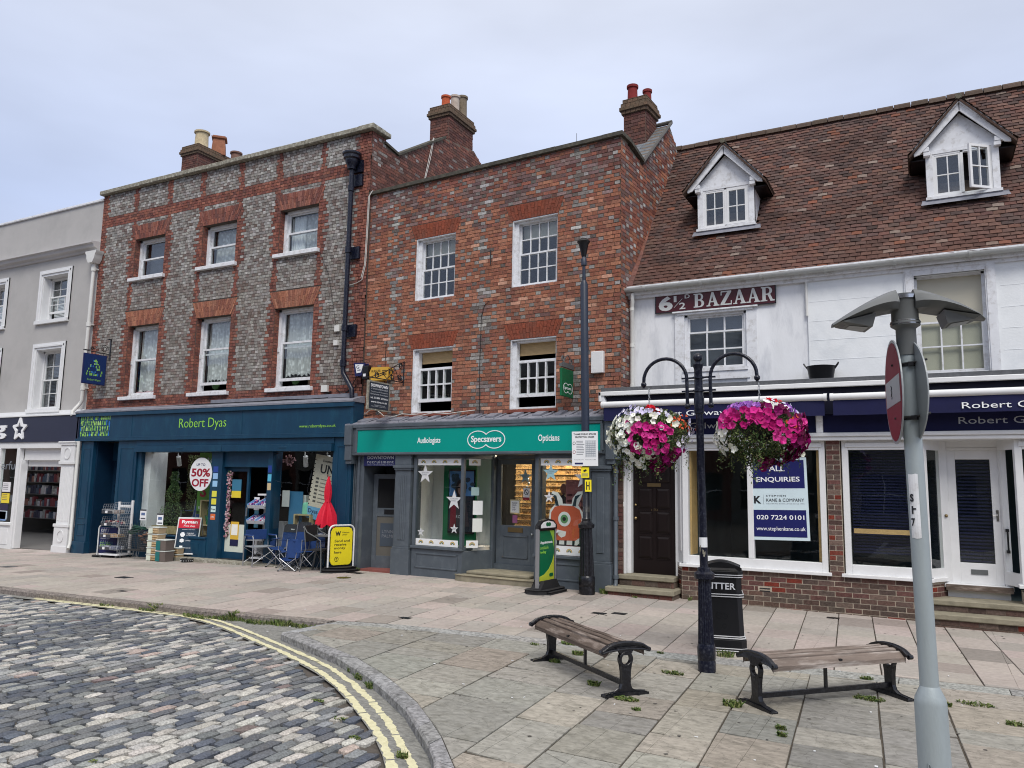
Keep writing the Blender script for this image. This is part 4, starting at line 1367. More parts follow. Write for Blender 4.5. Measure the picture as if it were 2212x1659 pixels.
mb.box(-14.56, -14.3, -.1, -.092, .45, .86, 0, lin(220, 178, 60)); mb.box(-14.53, -14.33, -.103, -.1, .55, .8, 0, lin(240, 240, 232)); mb.box(-14.56, -14.3, -.1, -.092, .3, .45, 0, lin(30, 32, 70))
mb.build('door_poster', 'paper_attr', dl)
mb = MB(WA); mb.box(-14.07, -14.05, -.13, -.1, 1.0, 1.2); mb.build('door_plate', 'alu', dl)
# threshold
mb = MB(WA); mb.box(-16.35, -11.5, -.62, .1, -.3, -.005); mb.build('threshold_slab', 'coping', b1)
mb = MB(WA); mb.box(-14.74, -13.34, -.25, 1.0, -.005, .005); mb.build('door_mat', 'rubber', b1)
# interior
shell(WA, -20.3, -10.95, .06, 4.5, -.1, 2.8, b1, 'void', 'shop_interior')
mb = MB(WA)
mb.box(-17.74, -17.5, SY + .16, .35, .2, 2.6); mb.build('display_side_panel', 'white_render', b1)
mb = MB(WA)
mb.box(-17.74, -15.17, SY + .12, 1.2, -.1, .47); mb.build('display_plinth', 'dyas_deep', b1)
for u, y, m_ in ((-16.8, .1, 0), (-15.4, .15, 0), (-12.55, .1, 0), (-11.9, .12, 0)):
    mb = MB(WA)
    mb.tube([(u, y, 2.5), (u, y, 2.42)], .015, 6); mb.tube([(u + .04, y - .02, 2.4), (u - .03, y + .08, 2.18)], .055, 10)
    mb.build('spotlight', 'white_paint', b1, smooth=True)
mb = MB(WA); mb.box(-17.4, -15.3, .25, .33, 2.74, 2.76); mb.build('ceiling_fill', 'white_light', b1)  # unseen glowing strips over both windows, added to brighten the displays
mb = MB(WA); mb.box(-13.1, -11.5, .25, .33, 2.74, 2.76); mb.build('ceiling_fill', 'white_light', b1)
# window displays: posters
mb = MB(WA)
mb.box(-16.1, -15.3, .18, .19, .98, 2.5, 0, lin(86, 142, 50)); mb.box(-16.05, -15.35, .176, .18, 1.9, 2.3, 0, lin(100, 160, 70))
pst = mb.build('sale_poster', 'paper_attr', b1)
text('BIG', WA, -16.0, -15.5, 2.05, 2.38, .176, 'ink_white', pst, bold=.02)
text('GA', WA, -16.02, -15.6, 1.78, 1.96, .176, 'ink_white', pst, bold=.02)
text('S', WA, -16.0, -15.78, 1.4, 1.7, .176, 'red_ink', pst, bold=.03)
text('Robert Dyas', WA, -16.02, -15.55, 1.08, 1.17, .176, 'ink_white', pst)
mb = MB(WA)
mb.prism(ell(-15.5, 1.96, .385, .4, 36), SY + .03, SY + .045)
rd = mb.build('discount_roundel', 'paper', wA)
text('UP TO', WA, -15.66, -15.36, 2.16, 2.22, SY + .03, 'ink_navy', rd, bold=.01)
text('50%', WA, -15.82, -15.17, 1.9, 2.1, SY + .03, 'red_ink', rd, bold=.03)
text('OFF', WA, -15.79, -15.22, 1.66, 1.85, SY + .03, 'red_ink', rd, bold=.03)
def sheet1(F, u0, u1, z0, z1, y, col, parent, name='sticker', th=.003):
    m = MB(F)
    m.box(u0, u1, y - th, y, z0, z1, 0, col)
    return m.build(name, 'paper_attr', parent)
for z, c in ((2.08, lin(40, 70, 150)), (1.92, lin(150, 190, 230)), (1.74, lin(150, 196, 232)), (1.5, lin(226, 220, 80)), (1.32, lin(226, 216, 70)), (1.14, lin(200, 226, 224)), (.96, lin(216, 110, 60))):
    stk = sheet1(WA, -15.08, -14.92, z - .07, z + .07, SY + .04, c, b1)
for z, c in ((2.1, lin(30, 60, 140)), (1.9, lin(90, 180, 210)), (1.7, lin(200, 180, 140))): sheet1(WA, -13.3, -13.19, z - .08, z + .08, SY + .04, c, b1)
text('Free', WA, -15.06, -14.94, 1.12, 1.16, SY + .036, 'ink', stk, th=.002); text('10%', WA, -15.06, -14.95, .94, .98, SY + .036, 'ink_white', stk, th=.002)
# uni poster, hanging at a slant
FP = WA @ FR(-12.1, .0) @ Matrix.Rotation(rad(9), 4, 'Y')
mb = MB(FP)
k = (2.35) 
mb.box(-.42, .42, .02, .03, 1.25, 2.42, 0, lin(214, 206, 188)); mb.box(-.42, .62, .022, .032, .98, 1.26, 0, lin(110, 170, 210)); mb.box(.1, .45, .0, .015, 1.0, 1.56, 0, lin(30, 30, 34)); mb.box(.12, .43, -.004, 0, 1.02, 1.54, 0, lin(226, 228, 224)); mb.box(.15, .4, -.008, -.004, 1.2, 1.42, 0, lin(216, 200, 60))
for z in range(7): mb.box(-.3, -.22, .014, .02, 1.36 + z * .085, 1.4 + z * .085, 0, lin(90, 88, 84)); mb.box(-.17, .16, .014, .02, 1.37 + z * .085, 1.385 + z * .085, 0, lin(120, 116, 110))
for z in range(12): mb.prism(ell(-.4, 1.3 + z * .09, .014, .014, 8), .012, .02, 0, lin(30, 30, 34))
up1 = mb.build('student_poster', 'paper_attr', wB)
text('Everything for', FP, -.18, .2, 2.26, 2.33, .018, 'ink', up1); text('UNI', FP, -.22, .24, 2.02, 2.22, .018, 'ink', up1, bold=.015); text('for less', FP, .0, .28, 1.96, 2.02, .018, 'red_ink', up1)
text('10% off', FP, .17, .38, 1.3, 1.35, -.008, 'ink', up1); text('Dyas', FP, -.38, -.1, 1.08, 1.2, .02, 'ink_navy', up1)
mb = MB(WA); mb.box(-12.95, -12.55, .1, .11, .85, 1.6, 0, lin(60, 120, 160)); mb.box(-13.1, -12.88, .02, .03, 1.25, 1.62, 0, lin(190, 194, 194))
mb.build('price_poster', 'paper_attr', wB)

# ================================================================== chequered red brick building with the optician's shop
FB2 = FR(-10.9, 13.5, 0, -4)
b2 = thing('red_brick_building', FB2 @ FR(3.1, 0), 'red brick building with scattered grey header bricks above a turquoise optician shop fascia', 'building')
WB = 6.18
op2 = [(1.38, 2.42, 5.69, 7.08), (3.83, 4.85, 5.69, 7.08), (1.38, 2.42, 3.28, 4.66), (3.83, 4.85, 3.28, 4.66)]
mb = MB(FB2)
wallbody(mb, 0.0, WB, 2.9, 8.33, op2, 0, .3)
mb.build('wall', 'mortar', b2)
def cls2(u, z, hd, row):
    top = max(0, min(1, (z - 7.0) / .7))
    col = 0
    for cu in (.78, 3.12, 5.35):      # grey columns between the windows
        col = max(col, 1 - abs(u - cu) / .28)
    lw = noise.noise(Vector((u * .8, z * .8, 0)))
    if hd:
        p = .36 + .55 * max(col, 0) + .2 * top
        if R.random() < p: return jit(mix(R.choice(FLINT), lin(100, 90, 86), .45), .14)
    elif col > .35 and R.random() < .55 * col: return jit(R.choice(FLINT + PURPLE), .15)
    if R.random() < top * .9 + lw * .2: return jit(R.choice(PURPLE + RED), .16)
    if R.random() < .05: return jit(lin(196, 150, 128), .12)
    return jit(R.choice(ORANGE), .13)
hol2 = [rh(*o) for o in op2] + [(7.08, 7.4, 1.34, 2.44, 1.2, 2.56), (7.08, 7.4, 3.79, 4.87, 3.66, 5.0), (4.66, 4.98, 1.34, 2.44, 1.2, 2.56), (4.66, 4.98, 3.79, 4.87, 3.66, 5.0)]
mb = MB(FB2)
bricks(mb, 0, WB, 3.0, 8.33, hol2, cls2, 'flemish', ch=.0735, L=.222, th=.009, wob=.003)
for (a, b, z0, z1, c, d) in [(1.34, 2.44, 7.08, 7.4, 1.2, 2.56), (3.79, 4.87, 7.08, 7.4, 3.66, 5.0), (1.34, 2.44, 4.66, 4.98, 1.2, 2.56), (3.79, 4.87, 4.66, 4.98, 3.66, 5.0)]:
    gauged(mb, a, b, z0, z1, .13, 16, lambda: jit(mix(lin(142, 78, 60), lin(126, 74, 60), R.random()), .09))
mb.build('brick_face', 'brick', b2)
# east return and gable
FS2 = FB2 @ FR(WB, 0, 0, 90)
gp = [(0, 0), (0, 8.33), (1.0, 8.16), (2.56, 9.62), (4.6, 8.0), (8, 8.0), (8, 0)]
mb = MB(FB2)
n_ = len(gp)
mb.add([(WB - .001, p[0] + .0, p[1]) for p in gp] + [(WB - .28, p[0], p[1]) for p in gp], [tuple(range(n_)), tuple(range(2 * n_ - 1, n_ - 1, -1))] + [(i, i + n_, (i + 1) % n_ + n_, (i + 1) % n_) for i in range(n_)])
mb.build('gable_wall', 'mortar_dark', b2)
mb = MB(FS2)
def ing2(u, z): return z < interp(u, [0, 1.0, 2.56, 4.6], [8.33, 8.14, 9.6, 8.0]) - .02
def clss(u, z, h, r):
    if h and R.random() < .4: return jit(R.choice(FLINT), .15)
    if R.random() < .25: return jit(R.choice(PURPLE), .14)
    return jit(R.choice(RED + ORANGE), .16)
bricks(mb, 0, 3.4, 2.9, 9.6, [], clss, 'flemish', ch=.0735, inside=ing2, th=.008)
mb.build('gable_brick_face', 'brick', b2)
mb = MB(FB2)
x = -.03
while x < WB:
    x2 = min(x + R.uniform(.8, 1.2), WB + .06)
    if WB - x2 < .2: x2 = WB + .06
    mb.box(x + .002, x2 - .002, -.07 + R.uniform(-.004, .004), .33, 8.33 + R.uniform(-.003, .003), 8.41 + R.uniform(-.004, .004)); x = x2
mb.add([(WB - .3, .33, 8.33), (WB + .06, .33, 8.33), (WB + .06, 1.02, 8.17), (WB - .3, 1.02, 8.17), (WB - .3, .33, 8.41), (WB + .06, .33, 8.41), (WB + .06, 1.02, 8.25), (WB - .3, 1.02, 8.25)], [(0, 1, 2, 3), (4, 5, 6, 7), (0, 1, 5, 4), (1, 2, 6, 5), (2, 3, 7, 6), (3, 0, 4, 7)])
mb.tube([(5.3 - .1, .1, 8.4), (5.2, .1, 8.66)], .006, 5)
mb.build('coping', 'coping_dark', b2, bevel=.008)
# slate roof behind the parapet
mb = MB(FB2)
L_ = math.hypot(1.56, 1.46); rows = 11
mb.quad((.3, 1.0, 8.14), (WB + .03, 1.0, 8.14), (WB + .03, 2.56, 9.6), (.3, 2.56, 9.6), 0, lin(60, 62, 66))
for r_ in range(rows):
    x = .3 - (.15 if r_ % 2 else 0)
    while x < WB:
        a, b = max(x, .3), min(x + .295, WB + .05)
        t0, t1 = r_ / rows, (r_ + 1.35) / rows
        f = lambda t, dz: (1.0 + 1.56 * t, 8.14 + 1.46 * t + dz)
        y0, z0 = f(t0, .028); y1, z1 = f(min(t1, 1.02), .012)
        y2, z2 = f(t0, .018)
        if b - a > .03: mb.add([(a, y0, z0), (b, y0, z0), (b, y1, z1), (a, y1, z1), (a, y2, z2 - .004), (b, y2, z2 - .004)], [(0, 1, 2, 3), (4, 5, 1, 0)], 0, jit(lin(104, 108, 112), .14))
        x += .3
mb.tube([(WB + .03, .98, 8.17), (WB + .04, 2.56, 9.66)], .035, 6, 0, lin(84, 82, 80)); mb.tube([(.3, 2.56, 9.66), (WB + .06, 2.56, 9.68)], .045, 8, 0, lin(92, 90, 86))
mb.add([(.3, 2.56, 9.6), (WB, 2.56, 9.6), (WB, 4.6, 8.0), (.3, 4.6, 8.0)], [(0, 1, 2, 3)], 0, lin(90, 92, 96))
mb.build('roof', 'slate', b2)
chimney(FB2, 5.38, 5.88, 1.95, 2.55, 8.8, 10.12, b2, [(5.5, 2.15, 10.08, 10.52, .12, lin(120, 36, 36), False), (5.72, 2.45, 10.08, 10.5, .1, lin(118, 40, 38), False)])
# windows of 4 x 4 panes
for i, (a, b, c, d) in enumerate(op2):
    mb = MB(FB2)
    mb.box(a, a + .012, .0, .12, c, d); mb.box(a - .0, b, 0, .12, d - .02, d)
    y = .07
    mb.box(a + .012, a + .1, y, y + .12, c, d - .02); mb.box(b - .05, b, y, y + .12, c, d - .02); mb.box(a, b, y, y + .12, d - .06, d - .02); mb.box(a, b, y - .05, y + .12, c, c + .045)
    u0, u1 = a + .1, b - .05
    if i < 2:
        zm = (c + d) / 2
        sashbars(mb, u0, u1, zm - .015, d - .06, y + .07, 4, 2, st=.035, rail=.03, btm=.035, bar=.022)
        sashbars(mb, u0, u1, c + .045, zm + .02, y + .03, 4, 2, st=.035, rail=.035, btm=.05, bar=.022)
        w = mb.build('window', 'white_worn', b2)
        pane(FB2, u0 + .03, u1 - .03, zm, d - .08, y + .088, w); pane(FB2, u0 + .03, u1 - .03, c + .08, zm, y + .047, w)
        mb = MB(FB2); mb.box(u0, u1, y + .2, y + .22, d - .36, d - .06); mb.build('blind', 'blind_cream', w)
    else:
        sashbars(mb, u0, u1, c + .28, c + .98, y + .07, 4, 2, st=.04, rail=.06, btm=.05, bar=.03)
        sashbars(mb, u0, u1, c + .25, c + .95, y + .03, 4, 2, st=.04, rail=.03, btm=.06, bar=.03)
        w = mb.build('window', 'white_worn', b2)
        pane(FB2, u0 + .03, u1 - .03, c + .3, c + .95, y + .06, w)
        mb = MB(FB2)
        z = d - .3
        while z < d - .07: mb.box(u0, u1, y + .13, y + .14 + R.uniform(0, .004), z, z + .021); z += .023
        mb.build('bamboo_blind', 'bamboo', w)
        mb = MB(FB2); mb.box(a - .04, b + .03, -.035, .06, c - .055, c - .005, 0, lin(128, 72, 60)); mb.build('sill', 'clay', w)
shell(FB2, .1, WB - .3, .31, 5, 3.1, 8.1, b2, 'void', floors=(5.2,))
# lead covered ledge with dressed joints
mb = MB(FB2)
mb.prism([(0, 3.2), (-.12, 3.17), (-.38, 3.09), (-.42, 3.07), (-.42, 3.02), (0, 3.02)], -.1, WB + .08, ax='x')
x = .15
while x < WB:
    mb.prism([(0.0, 3.235), (-.1, 3.22), (-.3, 3.15), (-.3, 3.12), (-.05, 3.18)], x, x + R.uniform(.12, .3), ax='x')
    mb.tube([(x + .3, 0, 3.21), (x + .33 + R.uniform(-.03, .03), -.22, 3.16), (x + .28, -.4, 3.08)], .018, 6)
    x += R.uniform(.42, .55)
mb.build('lead_ledge', 'lead', b2)
mb = MB(FB2)
def cab2(pts, r): 
    mb.tube(pts, r, 5)
cab2([(.42, -.02, 3.4), (.62, -.1, 3.32), (.8, -.2, 3.24), (1.1, -.22, 3.22), (1.3, -.2, 3.27), (1.55, -.16, 3.25), (1.8, -.2, 3.22), (2.1, -.16, 3.27), (2.45, -.14, 3.24), (2.7, -.16, 3.26), (3.05, -.05, 3.3)], .009)
cab2([(.05, -.02, 3.3), (.3, -.05, 3.42), (.5, -.04, 3.4)], .009)
mb.build('white_cable', 'cable_white', b2)
mb = MB(FB2)
cab2([(3.14, -.02, 3.2), (3.12, -.025, 4.2), (3.13, -.02, 5.2), (3.2, -.02, 5.42), (3.32, -.02, 5.5)], .006)
cab2([(.62, -.02, 3.7), (.62, -.02, 4.3), (.63, -.02, 4.9)], .006)
cab2([(3.32, -.02, 6.55), (3.33, -.02, 6.25)], .012)
cab2([(.1, -.02, 3.28), (.6, -.03, 3.36), (1.2, -.02, 3.26)], .006)
mb.build('black_cable', 'cable_black', b2)
# fascia
D = -.42
mb = MB(FB2)
mb.box(.0, WB + .06, D, -.02, 2.4, 3.05)
mb.box(-.02, WB + .08, D - .04, D, 2.98, 3.05); mb.box(.26, 6.02, D - .03, D, 2.93, 2.98); mb.box(.26, 6.02, D - .03, D, 2.41, 2.46); mb.box(.24, .3, D - .03, D, 2.46, 2.93); mb.box(5.98, 6.04, D - .03, D, 2.46, 2.93)
for (a, b) in ((-.04, .16), (6.08, 6.26)):      # consoles at both ends
    mb.box(a, b, D - .07, D, 2.62, 3.04); mb.box(a + .01, b - .01, D - .05, D, 2.3, 2.62); mb.box(a + .02, b - .02, D - .02, -.1, 2.22, 2.42)
mb.box(WB + .06, WB + .26, D, -.02, 2.3, 3.03)
fas2 = mb.build('fascia', 'shop_grey', b2, bevel=.006)
mb = MB(FB2); mb.box(.3, 5.98, D - .012, D, 2.46, 2.93)
tl = mb.build('sign_panel', 'teal', b2)
TD = D - .012
text('Audiologists', FB2, 1.92, 2.5, 2.6, 2.75, TD, 'ink_white', tl, bold=.012, th=.004)
text('Opticians', FB2, 4.73, 5.17, 2.6, 2.76, TD, 'ink_white', tl, bold=.012, th=.004)
text('Specsavers', FB2, 3.24, 3.93, 2.6, 2.76, TD, 'ink_white', tl, bold=.018, th=.006)
def specs_outline(F, cx, cz, rx, rz, dx, w, y0, y1, n=40):
    """two overlapping ovals, outer outline only"""
    P = []
    for i in range(n):
        t = 2 * PI * i / n
        pass
    import math as m
    ct = dx / rx
    a0 = m.acos(max(-1, min(1, -ct)))
    # right oval from -a0..a0 , left oval the mirrored part
    for i in range(n + 1):
        t = -a0 + 2 * a0 * i / n
        P.append((cx + dx + rx * m.cos(t), cz + rz * m.sin(t)))
    for i in range(n + 1):
        t = (PI - a0) + 2 * a0 * i / n
        P.append((cx - dx + rx * m.cos(t), cz + rz * m.sin(t)))
    return P
mb = MB(FB2)
outline(mb, specs_outline(FB2, 3.585, 2.685, .235, .165, .19, 0, 0, 0), .016, TD - .006, TD)
mb.build('sign_emblem', 'ink_white', tl)
# pilasters (fluted), stall risers, bay frames
def pil2(a, b, z0):
    mb = MB(FB2)
    mb.box(a - .05, b + .04, -.4, 0, z0 - .2, .52); mb.box(a - .03, b + .02, -.39, 0, .52, .56)
    mb.box(a, b, -.37, 0, .56, 2.1)
    mb.box(a - .03, b + .03, -.4, 0, 2.1, 2.14); mb.box(a - .05, b + .05, -.42, 0, 2.14, 2.2); mb.box(a - .02, b + .02, -.39, 0, 2.2, 2.4)
    for i in range(4):
        u = a + .12 + i * (b - a - .24) / 3
        mb.box(u - .02, u + .02, -.382, -.37, .7, 2.0)
    mb.build('pilaster', 'shop_grey', b2, bevel=.005)
pil2(1.34, 1.72, .08); pil2(5.78, 6.12, .08)
bay = -.34
def panelled(mb, a, b, z0, z1, y):
    mb.box(a, b, y - .015, y, z0, z0 + .03); mb.box(a, b, y - .015, y, z1 - .03, z1); mb.box(a, a + .03, y - .015, y, z0, z1); mb.box(b - .03, b, y - .015, y, z0, z1)
for (a, b, side) in ((1.78, 3.02, 1), (4.62, 5.76, -1)):
    mb = MB(FB2)
    mb.box(a, b, bay, -.02, -.05, .56); mb.box(a - .01, b + .02, bay - .04, 0, .56, .61)
    panelled(mb, a + .1, b - .1, .18, .48, bay)
    mb.box(a, a + .07, bay, bay + .08, .61, 2.4); mb.box(b - .07, b, bay, bay + .08, .61, 2.4); mb.box(a, b, bay, bay + .08, 2.33, 2.4)
    # splayed return to the door
    x0, x1 = (b, b + .28) if side > 0 else (a, a - .28)
    for (z0, z1) in ((-.05, .56), (2.33, 2.4)):
        mb.add([(x0, bay, z0), (x1, .38, z0), (x1, .46, z0), (x0 - .06 * side, bay + .06, z0), (x0, bay, z1), (x1, .38, z1), (x1, .46, z1), (x0 - .06 * side, bay + .06, z1)], [(0, 1, 2, 3), (4, 5, 6, 7), (0, 1, 5, 4), (1, 2, 6, 5), (2, 3, 7, 6), (3, 0, 4, 7)])
    mb.box(min(x1, x1 - .07 * side), max(x1, x1 - .07 * side), .3, .45, .0, 2.4)
    mb.build('shopfront', 'shop_grey', b2, bevel=.004)
    pw = pane(FB2, a + .07, b - .07, .61, 2.33, bay + .04, b2, 'glass_shop', 'shop_window')
    mb = MB(FB2)
    mb.add([(x0, bay + .03, .56), (x1, .4, .56), (x1, .4, 2.33), (x0, bay + .03, 2.33)], [(0, 1, 2, 3)])
    pr = mb.build('side_window', 'glass_shop', b2)
    if side > 0: winL, sideL = pw, pr
    else: winR = pw
# entrance
mb = MB(FB2)
y = .42
mb.box(3.2, 3.3, y - .02, y + .06, .2, 2.4); mb.box(4.2, 4.3, y - .02, y + .06, .2, 2.4); mb.box(3.3, 4.2, y - .02, y + .06, 2.34, 2.4); mb.box(3.2, 4.3, y - .06, y + .06, .12, .3)
mb.build('door_frame', 'shop_grey', b2)
mb = MB(FB2)
mb.box(3.3, 3.4, y, y + .045, .3, 2.33); mb.box(4.1, 4.2, y, y + .045, .3, 2.33); mb.box(3.4, 4.1, y, y + .045, 2.24, 2.33); mb.box(3.4, 4.1, y, y + .045, .3, 1.05)
panelled(mb, 3.46, 4.04, .42, .86, y)
dr2 = mb.build('door', 'shop_grey', b2, bevel=.003)
pane(FB2, 3.4, 4.1, 1.05, 2.24, y + .02, dr2, 'glass_shop')
mb = MB(FB2); mb.box(3.58, 3.92, y - .012, y, .92, 1.01); mb.build('letter_box', 'brass', dr2)
mb = MB(FB2); mb.ball((4.15, y - .04, .9), .025, 8); mb.build('door_knob', 'chrome', dr2, smooth=True)
# step
mb = MB(FB2)
mb.box(2.95, 4.75, -.42, .42, .0, .14); mb.prism([(2.95, -.42), (4.75, -.42), (4.7, -.5), (4.5, -.53), (3.15, -.53), (2.98, -.48)], .0, .14, ax='z')
mb.box(3.1, 4.5, -.3, .42, .14, .2)
mb.build('step', 'stone_step', b2, bevel=.02, seg=2)
# side entrance to the upstairs offices
mb = MB(FB2)
mb.box(.22, .4, -.3, .4, -.1, 2.4); mb.box(.02, .2, -.25, .0, -.1, 2.4); mb.box(.24, .3, -.33, -.3, 0, 2.4); mb.box(1.26, 1.34, -.3, .9, -.1, 2.4)
mb.tube([(.1, -.28, .1), (.1, -.28, 2.3)], .012, 6); mb.tube([(.15, -.28, .4), (.15, -.28, 2.3)], .009, 6)
mb.build('entrance_lining', 'shop_grey', b2)
FD = FB2 @ FR(.42, .0, 0, 20)
mb = MB(FD)
mb.box(0, .1, 0, .045, .03, 2.02); mb.box(.66, .76, 0, .045, .03, 2.02); mb.box(.1, .66, 0, .045, .03, .3); mb.box(.1, .66, 0, .045, 1.92, 2.02); mb.box(.1, .66, 0, .045, 1.12, 1.3)
d3 = mb.build('door', 'shop_grey', b2, bevel=.003)
mb = MB(FD); mb.box(.1, .66, .015, .02, 1.3, 1.92); mb.build('pane', 'void', d3)
mb = MB(FD); mb.box(.1, .66, .015, .02, .3, 1.12, 0, lin(96, 94, 88)); mb.build('pane', 'paper_attr', d3)
mb = MB(FD); mb.box(.18, .6, .008, .014, .5, .98, 0, lin(66, 76, 88)); p3_ = mb.build('door_sign', 'paper_attr', d3)
text('LYNN\nPALMER', FD, .22, .56, .68, .84, .008, 'ink_grey', p3_, th=.002)
mb = MB(FD); mb.box(.26, .52, -.008, 0, 1.17, 1.27); mb.build('letter_box', 'black_plain', d3)
mb = MB(FB2); mb.box(.4, 1.28, -.3, .9, .0, .03 + .02); mb.build('entrance_floor', 'red_tile', b2)
mb = MB(FB2); mb.box(.4, 1.3, .9, .92, 0, 2.4); mb.box(.4, 1.3, -.3, .9, 2.38, 2.4); mb.build('entrance_back', 'void', b2)
mb = MB(FB2); mb.box(.42, 1.28, -.34, -.31, 2.18, 2.4)
dw = mb.build('name_board', 'ink_navy', b2)
text('DOWNTOWN', FB2, .52, 1.24, 2.32, 2.39, -.34, 'silver_letters', dw, bold=.02); text('recruitment', FB2, .52, 1.24, 2.235, 2.3, -.34, 'silver_letters', dw, spacing=1.2)
text('entrance is at the back of the building on the first floor', FB2, .52, 1.24, 2.19, 2.215, -.34, 'silver_letters', dw, th=.001)
# shop interior: warm shelves of frames, display screen
shell(FB2, 1.3, 5.9, .5, 3.2, .15, 2.7, b2, 'room', 'shop_interior')
mb = MB(FB2)
mb.box(1.34, 3.0, bay + .1, .75, .15, .6); mb.box(4.66, 5.8, bay + .1, .75, .15, .6)
mb.build('display_plinth', 'white_paint', b2)
mb = MB(FB2); mb.box(1.36, 1.40, bay + .1, .9, .6, 2.5); mb.box(1.36, 3.0, .8, .84, .6, 2.5); mb.build('window_lining', 'white_render', b2)
mb = MB(FB2); mb.box(2.2, 3.0, .12, .16, .62, 2.33); gp_ = mb.build('green_panel', 'shop_green', b2)
mb = MB(FB2); mb.box(2.36, 2.98, .07, .12, .86, 2.12, 0, lin(16, 20, 26)); mb.box(2.39, 2.98, .062, .07, 1.6, 2.09, 0, lin(70, 112, 160)); mb.box(2.39, 2.98, .062, .07, .9, 1.6, 0, lin(34, 40, 50))
for k in range(26): mb.prism(ell(2.42 + R.random() * .54, 1.72 + R.random() * .3, R.uniform(.03, .07), R.uniform(.03, .06), 8), .0585 - k * 1e-5, .062, 0, jit(lin(40, 60, 74), .3))
mb.prism(ell(2.68, 1.74, .13, .19, 18), .055, .058, 0, lin(34, 28, 30)); mb.prism(ell(2.68, 1.74, .075, .12, 16), .052, .055, 0, lin(120, 92, 84))
mb.prism([(2.5, 1.0), (2.55, 1.45), (2.68, 1.58), (2.82, 1.45), (2.9, 1.0)], .054, .0565, 0, lin(58, 54, 60)); mb.prism([(2.42, .95), (2.44, 1.42), (2.56, 1.46), (2.58, .95)], .0535, .0545, 0, lin(110, 30, 44))
mb.box(2.6, 2.66, .05, .052, 1.755, 1.785, 0, lin(16, 16, 20)); mb.box(2.69, 2.75, .05, .052, 1.755, 1.785, 0, lin(16, 16, 20))
scn = mb.build('display_screen', 'screen', b2)
text('ROXY', FB2, 2.58, 2.8, 1.16, 1.22, .05, 'silver_letters', scn, spacing=1.3)
mb = MB(FB2)
PN = [lin(196, 160, 108), lin(186, 148, 98), lin(206, 172, 120)]
for (u0, u1, yy) in ((3.05, 5.7, 1.55),):
    for r_ in range(15):
        z = .5 + r_ * .12
        mb.box(u0, u1, yy - .05, yy + .1, z, z + .012, 0, R.choice(PN))
        u = u0
        while u < u1:
            w = .17
            mb.box(u + .004, u + w - .004, yy - .01, yy + .02, z + .014, z + .108, 0, jit(R.choice(PN), .12))
            if R.random() < .9:
                cx = u + w / 2; g = jit(lin(50, 34, 28), .5)
                for s in (-1, 1): outline(mb, ell(cx + s * .034, z + .055, .026, .018, 8), .006, yy - .035, yy - .03, 0, g)
                mb.box(cx - .01, cx + .01, yy - .034, yy - .03, z + .056, z + .062, 0, g)
            u += w
mb.build('frame_shelves', 'plastic', b2)
mb = MB(FB2)
for k in range(6): mb.box(2.78, 2.86, 1.0, 1.04, 1.4 + k * .13, 1.415 + k * .13)
mb.build('shelf_light', 'warm_light', b2)
mb = MB(FB2); mb.box(2.9, 5.8, .8, 1.1, 2.64, 2.66); mb.build('ceiling_fill', 'warm_light', b2)  # unseen glowing panel, added to brighten the frame shelves
# pendant baubles in the doorway
mb = MB(FB2)
for (u, z) in ((3.74, 1.95), (3.76, 1.87), (3.72, 1.8)): mb.ball((u, .9, z), .03, 10)
mb.tube([(3.75, .9, 1.8), (3.75, .9, 2.3)], .004, 4); mb.build('hanging_baubles', 'chrome', b2, smooth=True)
# pink eyewear stand in the east window
mb = MB(FB2)
mb.box(4.95, 5.4, .25, .3, .7, 1.95, 0, lin(150, 96, 100)); mb.box(5.52, 5.56, .1, .14, .6, 2.3, 0, lin(120, 130, 140))
for r_ in range(8):
    for k in range(3):
        cx, cz = 5.03 + k * .14, .9 + r_ * .11
        for s in (-1, 1): outline(mb, ell(cx + s * .028, cz, .023, .015, 8), .006, .235, .25, 0, lin(60, 26, 30))
sp = mb.build('eyewear_stand', 'plastic', b2)
# shop assistant's silhouette, drawn as a flat dark coat and head
mb = MB(FB2)
mb.prism([(4.76, .62), (4.74, 1.4), (4.78, 1.62), (4.86, 1.68), (4.95, 1.6), (4.98, 1.4), (4.97, .62)], .3, .4, 0, lin(24, 24, 28)); mb.prism(ell(4.86, 1.78, .07, .1, 12), .32, .38, 0, lin(110, 70, 60))
mb.build('assistant_silhouette', 'plastic', b2)
# rainbow strips and stars stuck to the glass
def rainbow_strip(F, u0, u1, z0, z1, y, parent, n):
    mb = MB(F)
    mb.box(u0, u1, y - .003, y, z0, z1, 0, lin(232, 234, 234))
    for i in range(n):
        cx = u0 + (u1 - u0) * (i + .5) / n
        cz = z0 + (z1 - z0) * .35
        for k, c in enumerate((lin(170, 130, 70), lin(226, 196, 120), lin(110, 150, 130), lin(70, 60, 56))):
            r_ = .055 - k * .011
            P = [(cx + r_ * math.cos(PI * j / 8), cz + r_ * math.sin(PI * j / 8)) for j in range(9)]
            outline(mb, P, .009, y - .005 - k * .0003, y - .003, 0, c, closed=False)
    mb.build('rainbow_strip', 'paper_attr', parent)
gy = bay + .035
rainbow_strip(FB2, 1.86, 2.94, 2.2, 2.33, gy, winL, 4); rainbow_strip(FB2, 1.86, 2.9, .62, .75, gy, winL, 4)
rainbow_strip(FB2, 4.72, 5.68, 2.2, 2.33, gy, winR, 4); rainbow_strip(FB2, 4.72, 5.68, .62, .78, gy, winR, 4)
FSL = FB2 @ Matrix.Translation((3.02, bay + .03, 0)) @ Matrix.Rotation(math.atan2(.37, .28), 4, 'Z')
rainbow_strip(FSL, .08, .32, 2.2, 2.33, -.01, sideL, 1); rainbow_strip(FSL, .06, .3, .62, .76, -.01, sideL, 1)
